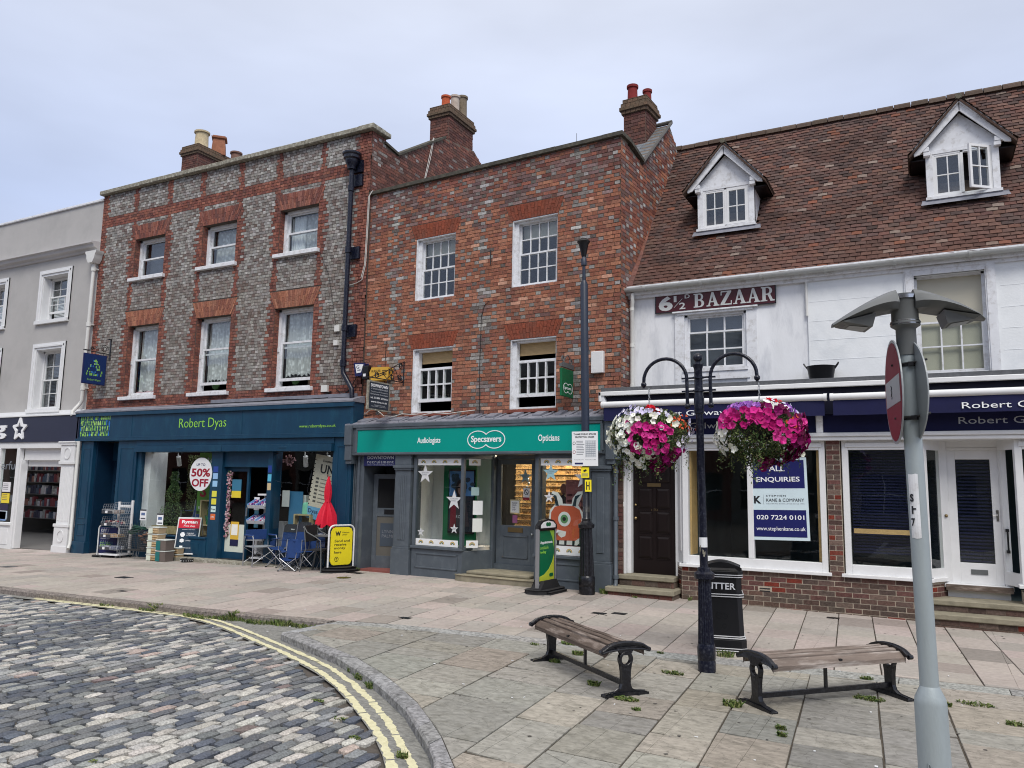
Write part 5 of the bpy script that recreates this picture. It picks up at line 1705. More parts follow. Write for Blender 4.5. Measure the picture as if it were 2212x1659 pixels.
for (a, b, c, d, cc) in ((.14, .3, 1.62, 1.78, lin(150, 176, 176)), (.18, .38, 1.25, 1.52, lin(226, 230, 230)), (.18, .38, .92, 1.18, lin(224, 228, 224))):
    sheet1(FSL, a, b, c, d, -.01, cc, sideL, 'notice')
def star_card(F, cx, cz, r, y, parent, col=lin(208, 210, 212)):
    mb = MB(F); mb.prism(star(cx, cz, r, .4), y - .003, y, 0, col); s_ = mb.build('star_card', 'paper_attr', parent)
    text('ELTON JOHN\nEYEWEAR', F, cx - r * .42, cx + r * .42, cz - r * .12, cz + r * .22, y - .003, 'ink_grey', s_, th=.001)
for (u, z, r) in ((2.05, 2.02, .2), (2.78, 1.52, .2), (2.8, .97, .1), (1.98, .88, .09)): star_card(FB2, u, z, r, gy, winL)
for (u, z, r, c) in ((4.93, 2.07, .17, lin(150, 190, 200)), (4.9, 1.63, .11, lin(214, 214, 214)), (5.6, 1.98, .2, lin(200, 204, 206)), (4.93, .98, .2, lin(216, 214, 222)), (5.6, 1.1, .1, lin(200, 150, 130))): star_card(FB2, u, z, r, gy, winR, c)
star_card(FB2, 3.95, 2.0, .15, y + .018, dr2, lin(130, 160, 166))
mb = MB(FB2); mb.box(3.92, 4.06, y - .004, y + .01, 1.55, 1.78, 0, lin(226, 226, 226)); mb.box(3.92, 4.06, y - .006, y - .004, 1.55, 1.6, 0, lin(150, 40, 50)); nd = mb.build('no_dogs_notice', 'paper_attr', dr2)
mb = MB(FB2); outline(mb, ell(3.99, 1.7, .045, .05, 16), .01, y - .008, y - .004); mb.prism([(3.955, 1.735), (3.965, 1.745), (4.025, 1.665), (4.015, 1.655)], y - .009, y - .004); mb.build('prohibition_ring', 'ink', nd)
mb = MB(FB2); mb.box(3.62, 3.84, y - .004, y + .01, 1.28, 1.55, 0, lin(190, 180, 140)); mb.box(3.635, 3.825, y - .006, y - .004, 1.3, 1.53, 0, lin(226, 228, 224)); ns = mb.build('step_notice', 'paper_attr', dr2)
text('PLEASE\nMIND\nTHE\nSTEP', FB2, 3.67, 3.79, 1.34, 1.5, y - .006, 'ink_navy', ns, th=.001)
sheet1(FB2, 3.68, 3.79, 1.1, 1.25, y, lin(150, 90, 130), dr2, 'notice')
# orange one-eyed cut-out creature in the east window
mb = MB(FB2)
g0 = bay + .07
OUTL = [(4.78, .8), (4.78, 1.0), (4.86, 1.1), (4.9, 1.4), (5.0, 1.5), (5.02, 1.6), (4.92, 1.68), (4.95, 1.74), (5.06, 1.72), (5.15, 1.6), (5.16, 1.52), (5.34, 1.52), (5.36, 1.62), (5.46, 1.74), (5.58, 1.75), (5.54, 1.66), (5.47, 1.5), (5.56, 1.38), (5.58, 1.1), (5.62, .8)]
mb.prism(OUTL, g0, g0 + .004, 0, lin(232, 232, 228))
body = [(4.9, .92), (4.93, 1.36), (5.0, 1.46), (5.12, 1.49), (5.38, 1.48), (5.5, 1.42), (5.54, 1.3), (5.53, .95), (5.42, .88), (5.02, .87)]
mb.prism(body, g0 - .004, g0, 0, lin(206, 96, 62))
for k in range(60):
    u, z = R.uniform(4.95, 5.5), R.uniform(.94, 1.44)
    mb.prism([(u, z), (u + .012, z), (u + .006, z - .04)], g0 - .0045, g0 - .004, 0, jit(lin(190, 84, 54), .2))
for s in (-1, 1):
    cx = 5.22 + s * .17
    mb.prism([(cx - .035, 1.48), (cx + .035, 1.48), (cx + s * .05, 1.6), (cx + s * .14, 1.7), (cx + s * .02, 1.66)], g0 - .003, g0, 0, lin(34, 58, 66))
mb.prism(ell(5.2, 1.25, .125, .13, 24), g0 - .008, g0 - .0045, 0, lin(238, 238, 234)); mb.prism(ell(5.2, 1.25, .075, .078, 20), g0 - .011, g0 - .008, 0, lin(96, 150, 96)); mb.prism(ell(5.2, 1.25, .036, .036, 16), g0 - .014, g0 - .011, 0, lin(20, 28, 26))
mb.prism([(5.05, 1.06), (5.24, 1.03), (5.22, .95), (5.14, .92), (5.07, .97)], g0 - .007, g0 - .0045, 0, lin(238, 236, 230)); mb.prism(ell(5.0, 1.14, .04, .045, 12), g0 - .006, g0 - .0045, 0, lin(196, 62, 56))
for u in (5.05, 5.2, 5.36): mb.prism([(u, .88), (u + .05, .88), (u + .04, .78), (u, .78)], g0 - .003, g0, 0, lin(30, 34, 38))
for u in (4.86, 5.5): mb.prism([(u, 1.1), (u + .03, 1.1), (u + .035, .84), (u + .07, .79), (u - .05, .79), (u, .84)], g0 - .006, g0 - .0045, 0, lin(30, 34, 38))
mb.build('creature_cutout', 'paper_attr', winR)
# grey downpipe between the shops
mb = MB(FB2)
mb.tube([(6.21, -.3, 2.3), (6.21, -.3, .22), (6.23, -.38, .12)], .04, 10)
for z in (2.1, 1.3, .32): mb.tube([(6.21, -.3, z - .03), (6.21, -.3, z + .03)], .052, 10)
mb.build('drainpipe', 'shop_grey', b2, smooth=True)
mb = MB(FB2)
bricks(mb, 6.12, 6.27, .05, 2.4, [], lambda u, z, h, r: jit(R.choice(BROWN), .15), 'flemish', y=-.12, th=.008)
mb.build('side_brick_face', 'brick', b2)
mb = MB(FB2); mb.box(6.12, 6.27, -.12, .3, -.1, 2.4); mb.build('side_wall', 'mortar_dark', b2)
mb = MB(FB2); mb.box(5.62, 5.86, -.09, -.01, 3.88, 4.28); mb.build('meter_box', 'white_paint', b2, bevel=.008)

# ================================================================== white rendered building with the tiled roof
b3 = thing('white_rendered_building', FR(-1.0, 13.45), 'low white rendered building with steep red tiled roof, two dormers and navy shop blinds', 'building')
L3, R3 = -4.72, 5.2
EZ, EY = 5.46, -.12            # eaves height, eaves depth
RZ, RY = 9.27, 2.72           # ridge
opW1 = (-3.68, -2.6, 3.92, 4.9)
opW2 = (-.02, .93, 3.66, 5.2)
mb = MB(WA)
wallbody(mb, L3, -1.6, 3.4, 5.4, [opW1], 0, .3)
mb.box(-2.42, -2.35, -.02, 0, 3.5, 5.0) if False else None
mb.build('wall', 'white_render', b3)
mb = MB(WA)
wallbody(mb, -1.6, R3, 3.4, 5.4, [opW2], -.03, .3)
for z in (3.95, 4.28, 4.6, 4.93):
    mb.box(-1.58, -.2, -.033, -.03, z, z + .006); mb.box(1.12, R3, -.033, -.03, z, z + .006)
mb.build('wall', 'white_block', b3)
mb = MB(WA)
mb.tube([(-1.61, -.05, 5.35), (-1.61, -.05, 4.7)], .02, 8)
mb.build('corner_bead', 'pvc_white', b3)
mb = MB(WA)
mb.tube([(-4.6, -.16, 5.36), (-4.6, -.15, 5.2), (-4.63, -.09, 5.1), (-4.63, -.09, 3.55)], .036, 10)
for z in (5.08, 4.4, 3.66): mb.tube([(-4.63, -.09, z - .03), (-4.63, -.09, z + .03)], .045, 10)
mb.build('drainpipe', 'pvc_white', b3, smooth=True)
# roof: sheet + individually hung plain tiles
mb = MB(WA)
sag = lambda x, t: -.035 * math.sin(PI * t) * (1 + .4 * math.sin(x * .9)) + .018 * noise.noise(Vector((x * .8, t * 4, 0)))
def RP(x, t, dz=0):
    nx, nz = -(RZ - EZ), (RY - EY)
    l = math.hypot(nx, nz)
    s_ = sag(x, t) + dz
    return (x, EY + (RY - EY) * t + nx / l * s_, EZ + (RZ - EZ) * t + nz / l * s_)
NX = 24
for i in range(NX):
    for j in range(8):
        xa, xb = L3 + .02 + (R3 - L3) * i / NX, L3 + .02 + (R3 - L3) * (i + 1) / NX
        mb.quad(RP(xa, j / 8, -.02), RP(xb, j / 8, -.02), RP(xb, (j + 1) / 8, -.02), RP(xa, (j + 1) / 8, -.02))
mb.quad((L3, RY, RZ - .02), (R3, RY, RZ - .02), (R3, 6, 5.4), (L3, 6, 5.4))
mb.quad((L3, EY, EZ - .03), (L3, RY, RZ - .03), (L3, 6, 5.4), (L3, .0, 5.4))
roof = mb.build('roof', 'mortar_dark', b3)
TILE = dull([lin(98, 72, 66), lin(92, 69, 64), lin(104, 75, 66), lin(88, 68, 64), lin(96, 77, 72), lin(102, 71, 63), lin(84, 68, 65), lin(108, 81, 72)], .16)
mb = MB(WA)
rows = 47
slope = math.hypot(RZ - EZ, RY - EY)
DORM = [(-3.06, 14.1), (.76, 14.1)]
DZ0 = 6.58
for r_ in range(rows):
    t0 = r_ / rows
    z0 = EZ + (RZ - EZ) * t0
    x = L3 + .0 + (.082 if r_ % 2 else 0) + R.uniform(-.01, .01)
    dr_ = R.uniform(-.004, .004)
    while x < R3:
        w = .163
        xc = x + w / 2
        skip = False
        for (dx, dy) in DORM:
            if abs(xc - dx) < .53 and DZ0 < z0 < 7.35 and True: skip = True
            if DZ0 + .72 < z0 < 8.05 and abs(xc - dx) < .6 * (8.1 - z0) / .78: skip = True
        if not skip:
            k = .012 + R.uniform(0, .007)
            tl = R.uniform(-.005, .005)
            c = jit(R.choice(TILE), .13)
            q = R.random()
            nn_ = noise.noise(Vector((x * .7, r_ * .1, 5)))
            if q < .03: c = jit(lin(118, 78, 64), .15)
            elif q < .08: c = jit(lin(70, 58, 56), .15)
            elif q < .112: c = jit(lin(128, 114, 106), .1)
            if nn_ > .2: c = mix(c, lin(70, 54, 50), .5)
            if r_ < 6: c = mix(c, lin(108, 76, 64), .25)
            ta, tb = t0 + dr_ / slope + R.uniform(-.004, .003) / slope * 2, t0 + 1.6 / rows
            g = .0025
            A = RP(x + g, ta, k + .012 + tl); B = RP(x + w - g, ta, k + .012 - tl); C = RP(x + w - g, tb, .006); D_ = RP(x + g, tb, .006)
            A2 = RP(x + g, ta, k - .002 + tl); B2 = RP(x + w - g, ta, k - .002 - tl)
            A3 = RP(x + g, ta + .001, -.02); B3 = RP(x + w - g, ta + .001, -.02)
            M_ = tuple((a + b) / 2 for a, b in zip(A, B)); up2 = RP(xc, ta, k + .016)
            M2 = RP(xc, tb, .01)
            mb.add([A, B, C, D_, A2, B2, up2, M2], [(0, 6, 7, 3), (6, 1, 2, 7), (4, 5, 1, 6, 0)], 0, c)
            mb.add([A, D_, RP(x + g, tb, -.01), A2, B, C, RP(x + w - g, tb, -.01), B2], [(0, 1, 2, 3), (7, 6, 5, 4)], 0, c)
        x += w + .002
mb.build('roof_tiles', 'tile', roof)
mb = MB(WA)      # ridge tiles
x = L3
while x < R3:
    a0 = R.uniform(-.006, .006)
    pr = [(-.13, -.08), (-.1, .0), (-.05, .045), (0, .06), (.05, .045), (.1, 0), (.13, -.08)]
    P = [(RY + p[0], RZ + .02 + p[1] + a0) for p in pr] 
    mb.prism(P, x + .004, x + .29, 0, jit(lin(86, 74, 66), .14), ax='x')
    x += .3
mb.build('ridge_tiles', 'tile', roof)
mb = MB(WA)      # sloping tile verge and mortar fillet against the neighbour's wall
n = 30
for i in range(n):
    t0, t1 = i / n, (i + .93) / n
    a, b = RP(L3 + .0, t0, .03), RP(L3 + .0, t1, .03)
    c_ = jit(R.choice([lin(126, 86, 74), lin(116, 82, 74), lin(108, 80, 74)]), .15)
    mb.add([(a[0] - .02, a[1], a[2]), (a[0] + .11, a[1], a[2] + .01), (b[0] + .11, b[1], b[2] + .01), (b[0] - .02, b[1], b[2]), (a[0] - .02, a[1], a[2] + .06), (a[0] + .1, a[1], a[2] + .035), (b[0] + .1, b[1], b[2] + .035), (b[0] - .02, b[1], b[2] + .06)],
           [(4, 5, 6, 7), (0, 1, 5, 4), (1, 2, 6, 5), (3, 7, 6, 2)], 0, c_)
mb.build('verge_tiles', 'tile', roof)
# gutter and soffit
mb = MB(WA)
GY, GZ = EY - .09, 5.44
pr = [(GY + .062 * math.cos(rad(a)), GZ + .062 * math.sin(rad(a))) for a in range(180, 361, 20)] + [(GY + .052, GZ), (GY + .05 * math.cos(rad(330)), GZ + .05 * math.sin(rad(330))), (GY, GZ - .05), (GY + .05 * math.cos(rad(210)), GZ + .05 * math.sin(rad(210))), (GY - .052, GZ)]
mb.prism(pr, L3 - .02, R3, ax='x')
mb.build('gutter', 'gutter_grey', b3, smooth=True)
x = L3 + .35
while x < R3:
    mb = MB(WA); mb.prism([(GY + .074 * math.cos(rad(a)), GZ + .074 * math.sin(rad(a)) - .002) for a in range(175, 366, 15)], x, x + .045, ax='x')
    mb.build('gutter_bracket', 'gutter_grey', b3); x += 1.02
mb = MB(WA); mb.box(L3, R3, EY - .02, .0, 5.34, 5.42); mb.box(L3, R3, EY - .03, EY - .005, 5.36, 5.5); mb.box(L3, R3, -.07, -.0, 5.28, 5.34); mb.build('soffit', 'white_worn', b3)
# dormers
def dormer(cx, open_):
    F = WA @ FR(cx, .65, .05)       # local y=0 is the dormer face
    d = MB(F)
    hw, z0, z1 = .52, 6.6, 7.42
    zs = z1
    # cheeks and face posts
    d.box(-hw, -hw + .1, 0, .1, z0 - .02, z1); d.box(hw - .1, hw, 0, .1, z0 - .02, z1)
    d.box(-hw + .1, hw - .1, .0, .09, z1 - .06, z1); d.box(-hw - .02, hw + .02, -.05, .1, z0 - .03, z0 + .015)
    for s in (-1, 1):
        d.add([(s * hw, .02, z0 - .03), (s * hw, .02, z1 + .05), (s * hw, 1.0, z1 + .05), (s * (hw - .05), .02, z0 - .03), (s * (hw - .05), .02, z1 + .05), (s * (hw - .05), 1.0, z1 + .05)], [(0, 1, 2), (3, 5, 4), (0, 3, 4, 1), (1, 4, 5, 2), (2, 5, 3, 0)])
    # tympanum
    d.prism([(-hw, z1), (hw, z1), (hw, z1 + .06), (0, 8.0), (-hw, z1 + .06)], .02, .06)
    dm = d.build('dormer', 'white_worn', b3)
    # barge boards
    m = MB(F)
    ez, ap = 7.36, 8.17
    for s in (-1, 1):
        P = [(s * .68, ez - .02), (s * .68, ez + .07), (0, ap), (0, ap - .16), (s * .6, ez - .0)]
        m.prism(P, -.1, -.07)
        m.prism([(s * .7, ez + .03), (s * .7, ez + .085), (0, ap + .03), (0, ap - .03)], -.14, -.1)
        m.box(s * .52 - .06, s * .52 + .06, -.09, .02, z1 - .03, z1 + .05); m.box(s * .5 - .05, s * .5 + .05, -.08, .02, z1 - .1, z1 - .03)
    m.build('barge_board', 'white_worn', dm, bevel=.006)
    # little tiled roof
    m = MB(F)
    for s in (-1, 1):
        tt = .045
        e0, a0 = (s * .76, 7.34), (0, 8.2)
        bk_e, bk_a = .95, 1.45
        V = [(e0[0], -.16, e0[1]), (a0[0], -.16, a0[1]), (a0[0], bk_a, a0[1]), (e0[0], bk_e, e0[1])]
        U = [(v[0], v[1], v[2] - tt) for v in V]
        m.add(V + U, [(0, 1, 2, 3), (4, 7, 6, 5), (0, 4, 5, 1), (2, 6, 7, 3), (3, 7, 4, 0)], 0, jit(lin(84, 68, 60), .1))
        for r_ in range(9):
            for k in range(7):
                t0, t1 = r_ / 9, (r_ + 1.3) / 9
                y0, y1 = -.17 + k * .17, -.17 + (k + 1) * .17 - .004
                if y1 > bk_e + (bk_a - bk_e) * t0: continue
                f = lambda t, h: (e0[0] * (1 - t) + s * h * .73, e0[1] + (a0[1] - e0[1]) * t + h * .68)
                a_, b_ = f(t0, .03), f(min(t1, 1), .01); a3 = f(t0, .008)
                m.add([(a_[0], y0, a_[1]), (a_[0], y1, a_[1]), (b_[0], y1, b_[1]), (b_[0], y0, b_[1]), (a3[0], y0, a3[1]), (a3[0], y1, a3[1])], [(0, 1, 2, 3), (4, 5, 1, 0)], 0, jit(mix(R.choice(TILE), lin(96, 92, 76), .35), .15))
    m.tube([(0, -.18, 8.22), (0, bk_a + .05, 8.22)], .05, 8, 0, lin(104, 100, 88))
    m.build('dormer_roof', 'tile', dm)
    m = MB(F); m.prism([(-.72, 7.30), (.72, 7.30), (0, 8.1)], .1, .12); m.box(-.74, -.52, .0, .9, 7.28, 7.3); m.box(.52, .74, .0, .9, 7.28, 7.3); m.build('dormer_soffit', 'dark_wood', dm)
    # casements
    m = MB(F)
    wz0, wz1 = z0 + .03, z1 - .06
    m.box(-hw + .1, -hw + .13, .01, .07, wz0, wz1); m.box(hw - .13, hw - .1, .01, .07, wz0, wz1); m.box(-hw + .13, hw - .13, .01, .07, wz1 - .03, wz1); m.box(-hw + .13, hw - .13, .01, .07, wz0 - .03, wz0 + .02); m.box(-.02, .02, .01, .07, wz0, wz1)
    sashbars(m, -hw + .13, -.02, wz0 + .02, wz1 - .03, .015, 2, 2, st=.03, rail=.03, bar=.018, th=.04)
    if not open_: sashbars(m, .02, hw - .13, wz0 + .02, wz1 - .03, .005, 2, 2, st=.04, rail=.04, bar=.018, th=.045)
    w = m.build('window', 'white_paint', dm)
    pane(F, -hw + .15, -.04, wz0 + .04, wz1 - .05, .03, w)
    if open_:
        FC = F @ Matrix.Translation((hw - .14, .0, 0)) @ Matrix.Rotation(rad(38), 4, 'Z')
        m = MB(FC)
        sashbars(m, -.37, 0, wz0, wz1 - .0, -.02, 2, 2, st=.04, rail=.04, bar=.018, th=.04)
        cs = m.build('casement', 'white_paint', w)
        pane(FC, -.34, -.03, wz0 + .04, wz1 - .05, -.0, w, 'glass_upper')
    else: pane(F, .05, hw - .16, wz0 + .05, wz1 - .06, .02, w)
    m = MB(F); m.box(-hw + .1, hw - .1, .5, .52, z0, z1); m.box(-hw + .05, hw - .05, .1, .5, z0 - .04, z0 - .02); m.build('interior', 'room_dark', dm)
    m = MB(F); m.add([(-hw - .1, -.075, z0 - .12), (hw + .12, -.075, z0 - .12), (hw + .1, -.03, z0 - .05), (-hw - .08, -.03, z0 - .05)], [(0, 1, 2, 3)]); m.box(-hw - .08, hw + .1, -.03, .02, z0 - .06, z0 - .03)
    m.build('lead_apron', 'lead', dm)
dormer(-3.06, False)
dormer(.76, True)
# first floor windows
a, b, c, d = opW1
mb = MB(WA)
mb.box(a - .17, a, -.03, 0, 3.6, 4.95); mb.box(b, b + .17, -.03, 0, 3.6, 4.95); mb.box(a - .12, b + .12, -.05, 0, d, d + .04); mb.box(a - .2, b + .2, -.08, 0, 4.94, 4.965)
mb.box(a, a + .05, .02, .12, c, d); mb.box(b - .05, b, .02, .12, c, d); mb.box(a, b, .02, .12, d - .04, d); mb.box(a - .02, b + .02, -.07, .12, c - .06, c); mb.box(a - .04, b + .05, -.05, 0, 3.72, c - .06)
zm = c + (d - c) * .66
sashbars(mb, a + .05, b - .05, zm - .02, d - .04, .06, 3, 1, st=.035, rail=.03, btm=.03, bar=.03)
sashbars(mb, a + .05, b - .05, c, zm + .02, .03, 3, 2, st=.035, rail=.03, btm=.045, bar=.026)
w = mb.build('window', 'white_worn', b3)
pane(WA, a + .08, b - .08, zm, d - .07, .075, w); pane(WA, a + .08, b - .08, c + .04, zm, .047, w)
mb = MB(WA); mb.box(a, b, .2, .22, c, d); mb.build('blind', 'blind_dark', w)
a, b, c, d = opW2
mb = MB(WA)
for (p, q) in ((a - .14, a), (b, b + .14)): mb.box(p, q, -.06, 0, c - .1, d + .14); mb.box(p + .02, q - .02, -.075, -.06, c - .1, d + .1)
mb.box(a, b, -.06, 0, d, d + .14); mb.box(a - .17, b + .17, -.09, 0, d + .14, d + .165)
mb.box(a, a + .04, .06, .16, c, d); mb.box(b - .04, b, .06, .16, c, d); mb.box(a, b, .06, .16, d - .03, d); mb.box(a, b, .0, .16, c - .05, c)
sashbars(mb, a + .04, b - .04, c, 4.47, .07, 3, 2, st=.03, rail=.03, btm=.05, bar=.022)
w = mb.build('window', 'white_worn', b3)
pane(WA, a + .06, b - .06, c + .04, 4.44, .09, w)
mb = MB(WA); mb.box(a + .03, b - .03, .14, .15, c, d - .02); mb.build('roller_blind', 'blind_cream', w)
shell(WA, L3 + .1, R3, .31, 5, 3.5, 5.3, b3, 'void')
# --- shopfront, flat roofed projection with awning cassettes
S = -.55             # brick/window plane (world y 12.9)
mb = MB(WA); mb.box(-4.95, R3, S - .28, 0, 3.47, 3.545)
mb.build('canopy_roof', 'felt', b3)
mb = MB(WA); mb.box(-4.98, R3, S - .32, S - .27, 3.40, 3.475); mb.box(-4.98, -4.93, S - .32, -.2, 3.3, 3.475); mb.build('canopy_edge', 'white_paint', b3, bevel=.01)
mb = MB(WA); mb.box(-4.93, R3, S - .2, 0, 3.0, 3.40); mb.build('canopy_box', 'navy_deep', b3)
mb = MB(WA); mb.prism([(-4.98, 3.42), (-4.9, 3.42), (-4.78, 3.1), (-4.82, 3.1)], S - .3, S - .2); mb.build('end_bracket', 'white_worn', b3)
for (a, b) in ((-4.9, -1.26), (-1.22, R3)):
    mb = MB(WA)
    mb.tube([(a, S - .36, 3.24), (b, S - .36, 3.24)], .052, 14); mb.tube([(a, S - .36, 3.24), (a + .05, S - .36, 3.24)], .058, 14); mb.tube([(b - .05, S - .36, 3.24), (b, S - .36, 3.24)], .058, 14)
    aw = mb.build('awning_bar', 'white_paint', b3, smooth=True)
    mb = MB(WA)
    n = 30; vs = []; fs = []
    for i in range(n + 1):
        u = a + .04 + (b - a - .08) * i / n
        yy = S - .37 + .008 * math.sin(i * 1.1)
        vs += [(u, yy, 2.96), (u, yy, 3.2)]
    for i in range(n): fs.append((2 * i, 2 * i + 2, 2 * i + 3, 2 * i + 1))
    mb.add(vs, fs)
    val = mb.build('valance', 'navy', aw)
    if a < -2: text('Robert Galway', WA, -4.09, -2.78, 2.985, 3.1, S - .385, 'ink_white', val)
    else: text('Robert Galway', WA, .5, 1.78, 2.985, 3.1, S - .385, 'ink_white', val)
mb = MB(WA); mb.box(-4.8, -1.46, S - .06, -.1, 2.72, 3.02); mb.build('fascia', 'navy', b3)
mb = MB(WA); mb.box(-1.36, R3, S - .06, -.1, 2.72, 3.02); f3 = mb.build('fascia', 'navy', b3)
text('Robert Galway', WA, .46, 1.76, 2.79, 2.92, S - .06, 'silver_letters', f3); text('Robert Galway', WA, -4.12, -2.82, 2.79, 2.92, S - .06, 'silver_letters', f3)
mb = MB(WA); mb.box(-1.46, -1.36, S - .12, -.1, 2.72, 3.02); mb.box(-1.45, -1.37, S - .16, S - .12, 2.9, 3.02); mb.build('console', 'white_worn', b3, bevel=.008)
mb = MB(WA); mb.box(-4.8, R3, S - .12, 0, 2.66, 2.72); mb.box(-4.8, R3, S - .09, 0, 2.6, 2.66); mb.build('cornice', 'white_paint', b3, bevel=.008)
# brickwork: plinth and piers
mb = MB(WA)
cb = lambda u, z, h, r: jit(mix(R.choice(BROWN), lin(84, 80, 70), max(0, .35 - z) * 1.2), .15) if R.random() > .07 else jit(lin(120, 56, 46), .12)
hol = [rh(-2.43, -2.1, .2, .34)]
bricks(mb, -3.62, -.02, -.05, .56, [rh(-2.4, -2.2, .22, .33)], cb, 'stretcher', ch=.076, L=.235, y=S, th=.006, mort=.014)
mE = MB(WA); bricks(mE, -1.34, -1.14, .56, 2.62, [], cb, 'stretcher', ch=.076, L=.2, y=S, th=.006, mort=.014)
mE.build('brick_pier', 'brick', b3)
mE = MB(WA); bricks(mE, 1.12, 3.5, -.05, .5, [], cb, 'stretcher', ch=.076, L=.235, y=S, th=.006, mort=.014); mE.build('brick_face', 'brick', b3)
for (F_, L_) in ((FR(-3.62, 12.9, 0, 118), .6), (FR(-.02, 12.9, 0, 60), .5)):
    m2 = MB(F_)
    if L_ == .6: 
        m2 = MB(FR(-3.84, 12.9 + .42, 0, -62)); L_ = .47
    bricks(m2, 0, L_, -.05, .52, [], cb, 'stretcher', ch=.076, L=.2, y=0, th=.006, mort=.014)
    Wi = WA.inverted(); n0 = len(mb.v)
    mb.v.extend([tuple(Wi @ (m2.F @ Vector(p))) for p in m2.v])
    for f, c2 in zip(m2.f, m2.c): mb.f.append([i + n0 for i in f]); mb.m.append(0); mb.c.append(c2)
mb.build('brick_face', 'brick', b3)
mb = MB(WA)
mb.prism([(-3.84, S + .42), (-3.62, S), (-.02, S), (.23, S + .43), (.23, S + .5), (-3.84, S + .5)], -.1, .56, ax='z')
mb.box(-1.34, -1.14, S, S + .3, .56, 2.62); mb.box(1.12, 3.5, S, S + .3, -.1, .5)
mb.build('plinth_wall', 'mortar_pale', b3)
mb = MB(WA); mb.box(-2.4, -2.2, S + .002, S + .004, .22, .33); mb.build('air_brick', 'void', b3)
for z in (.25, .29): mb = MB(WA); mb.box(-2.38, -2.22, S - .008, S + .002, z, z + .015); mb.build('air_brick_bar', 'clay' if False else 'rubber', b3)
# windows
def shopwin(a, b, mull, sill=True):
    mb = MB(WA)
    y0 = S + .02
    mb.box(a, a + .09, y0, y0 + .12, .6, 2.6); mb.box(b - .09, b, y0, y0 + .12, .6, 2.6)
    mb.box(a + .09, b - .09, y0, y0 + .12, .6, .74); mb.box(a + .09, b - .09, y0, y0 + .1, 2.46, 2.6)
    mb.box(a + .05, b - .05, y0 - .02, y0, 2.5, 2.57)
    for m in mull: mb.box(m - .045, m + .045, y0, y0 + .11, .74, 2.46)
    f = mb.build('shop_window', 'white_paint', b3, bevel=.006)
    mb = MB(WA); mb.box(a - .05, b + .05, S - .06, S + .14, .555, .605); mb.build('sill', 'white_paint', f, bevel=.006)
    pane(WA, a + .08, b - .08, .7, 2.5, y0 + .06, f, 'glass_shop')
    return f
g1 = shopwin(-3.6, -1.36, [-2.5])
g2 = shopwin(-1.12, 0.0, [])
g3 = shopwin(1.12, 3.4, [])
mb = MB(WA)       # splayed white linings to both doors
def slab(mb, p, q, z0, z1, t=.05):
    d = Vector((q[0] - p[0], q[1] - p[1])); d.normalize(); n_ = Vector((-d.y, d.x)) * t
    mb.prism([(p[0], p[1]), (q[0], q[1]), (q[0] + n_.x, q[1] + n_.y), (p[0] + n_.x, p[1] + n_.y)], z0, z1, ax='z')
slab(mb, (-3.82, S + .38), (-3.6, S + .02), .56, 2.62); slab(mb, (-3.78, S + .3), (-3.66, S + .09), .8, 2.4, .07)
slab(mb, (-3.86, S + .44), (-3.62, S - .03), .555, .605, .08)
mb.build('splayed_lining', 'white_paint', b3)
mb = MB(WA)
slab(mb, (.0, S + .02), (.22, S + .4), .56, .74); slab(mb, (.0, S + .02), (.22, S + .4), 2.46, 2.62); slab(mb, (.0, S + .02), (.03, S + .07), .7, 2.5); slab(mb, (.19, S + .35), (.22, S + .4), .7, 2.5)
slab(mb, (.0, S - .04), (.26, S + .4), .555, .605, .08)
sw = mb.build('side_window', 'white_paint', b3)
mb = MB(WA); slab(mb, (.01, S + .05), (.21, S + .39), .74, 2.46, .006); mb.build('pane', 'glass_shop', sw)
mb = MB(WA)
slab(mb, (.94, S + .4), (1.12, S + .02), .56, .74); slab(mb, (.94, S + .4), (1.12, S + .02), 2.46, 2.62); slab(mb, (.94, S + .42), (1.14, S - .03), .555, .605, .08); slab(mb, (.94, S + .4), (.96, S + .36), .56, 2.62); slab(mb, (1.1, S + .07), (1.12, S + .02), .56, 2.62)
mb.build('side_window', 'white_paint', b3)
# dark panelled door
FD = WA @ FR(0, S + .28)
mb = MB(FD)
mb.box(-4.62, -4.56, -.1, .1, .36, 2.6); mb.box(-4.74, -4.62, -.22, .1, .36, 2.62); mb.box(-3.8, -3.74, -.02, .1, .36, 2.6); mb.box(-4.62, -3.76, .0, .08, 2.36, 2.6); mb.box(-4.56, -3.8, -.02, .06, 2.27, 2.36)
mb.build('door_frame', 'white_paint', b3, bevel=.005)
mb = MB(FD)
u0, u1 = -4.56, -3.8
mb.box(u0, u1, .02, .06, .36, 2.27)
PZ = [(.62, 1.0), (1.06, 1.42), (1.48, 1.82), (1.92, 2.2)]
for (z0, z1) in PZ:
    for (a, b) in ((u0 + .1, u0 + .34), (u1 - .34, u1 - .1)):
        mb.add([(a, .02, z0), (b, .02, z0), (b, .02, z1), (a, .02, z1), (a + .04, .005, z0 + .04), (b - .04, .005, z0 + .04), (b - .04, .005, z1 - .04), (a + .04, .005, z1 - .04)], [(4, 5, 6, 7), (0, 1, 5, 4), (1, 2, 6, 5), (2, 3, 7, 6), (3, 0, 4, 7)])
        mb.box(a - .012, a, .012, .02, z0, z1); mb.box(b, b + .012, .012, .02, z0, z1); mb.box(a, b, .012, .02, z0 - .012, z0); mb.box(a, b, .012, .02, z1, z1 + .012)
dd = mb.build('door', 'dark_wood', b3)
mb = MB(FD); mb.box(u0 + .26, u0 + .5, .008, .018, 1.85, 1.9 + .01); mb.build('letter_box', 'brass', dd)
for z in (1.53, 1.3): mb = MB(FD); mb.ball((u0 + .055, -.01, z), .022 if z > 1.4 else .03, 8); mb.build('door_knob', 'brass', dd, smooth=True)
text('110', FD, u0 + .33, u0 + .44, 1.43, 1.48, .02, 'brass', dd)
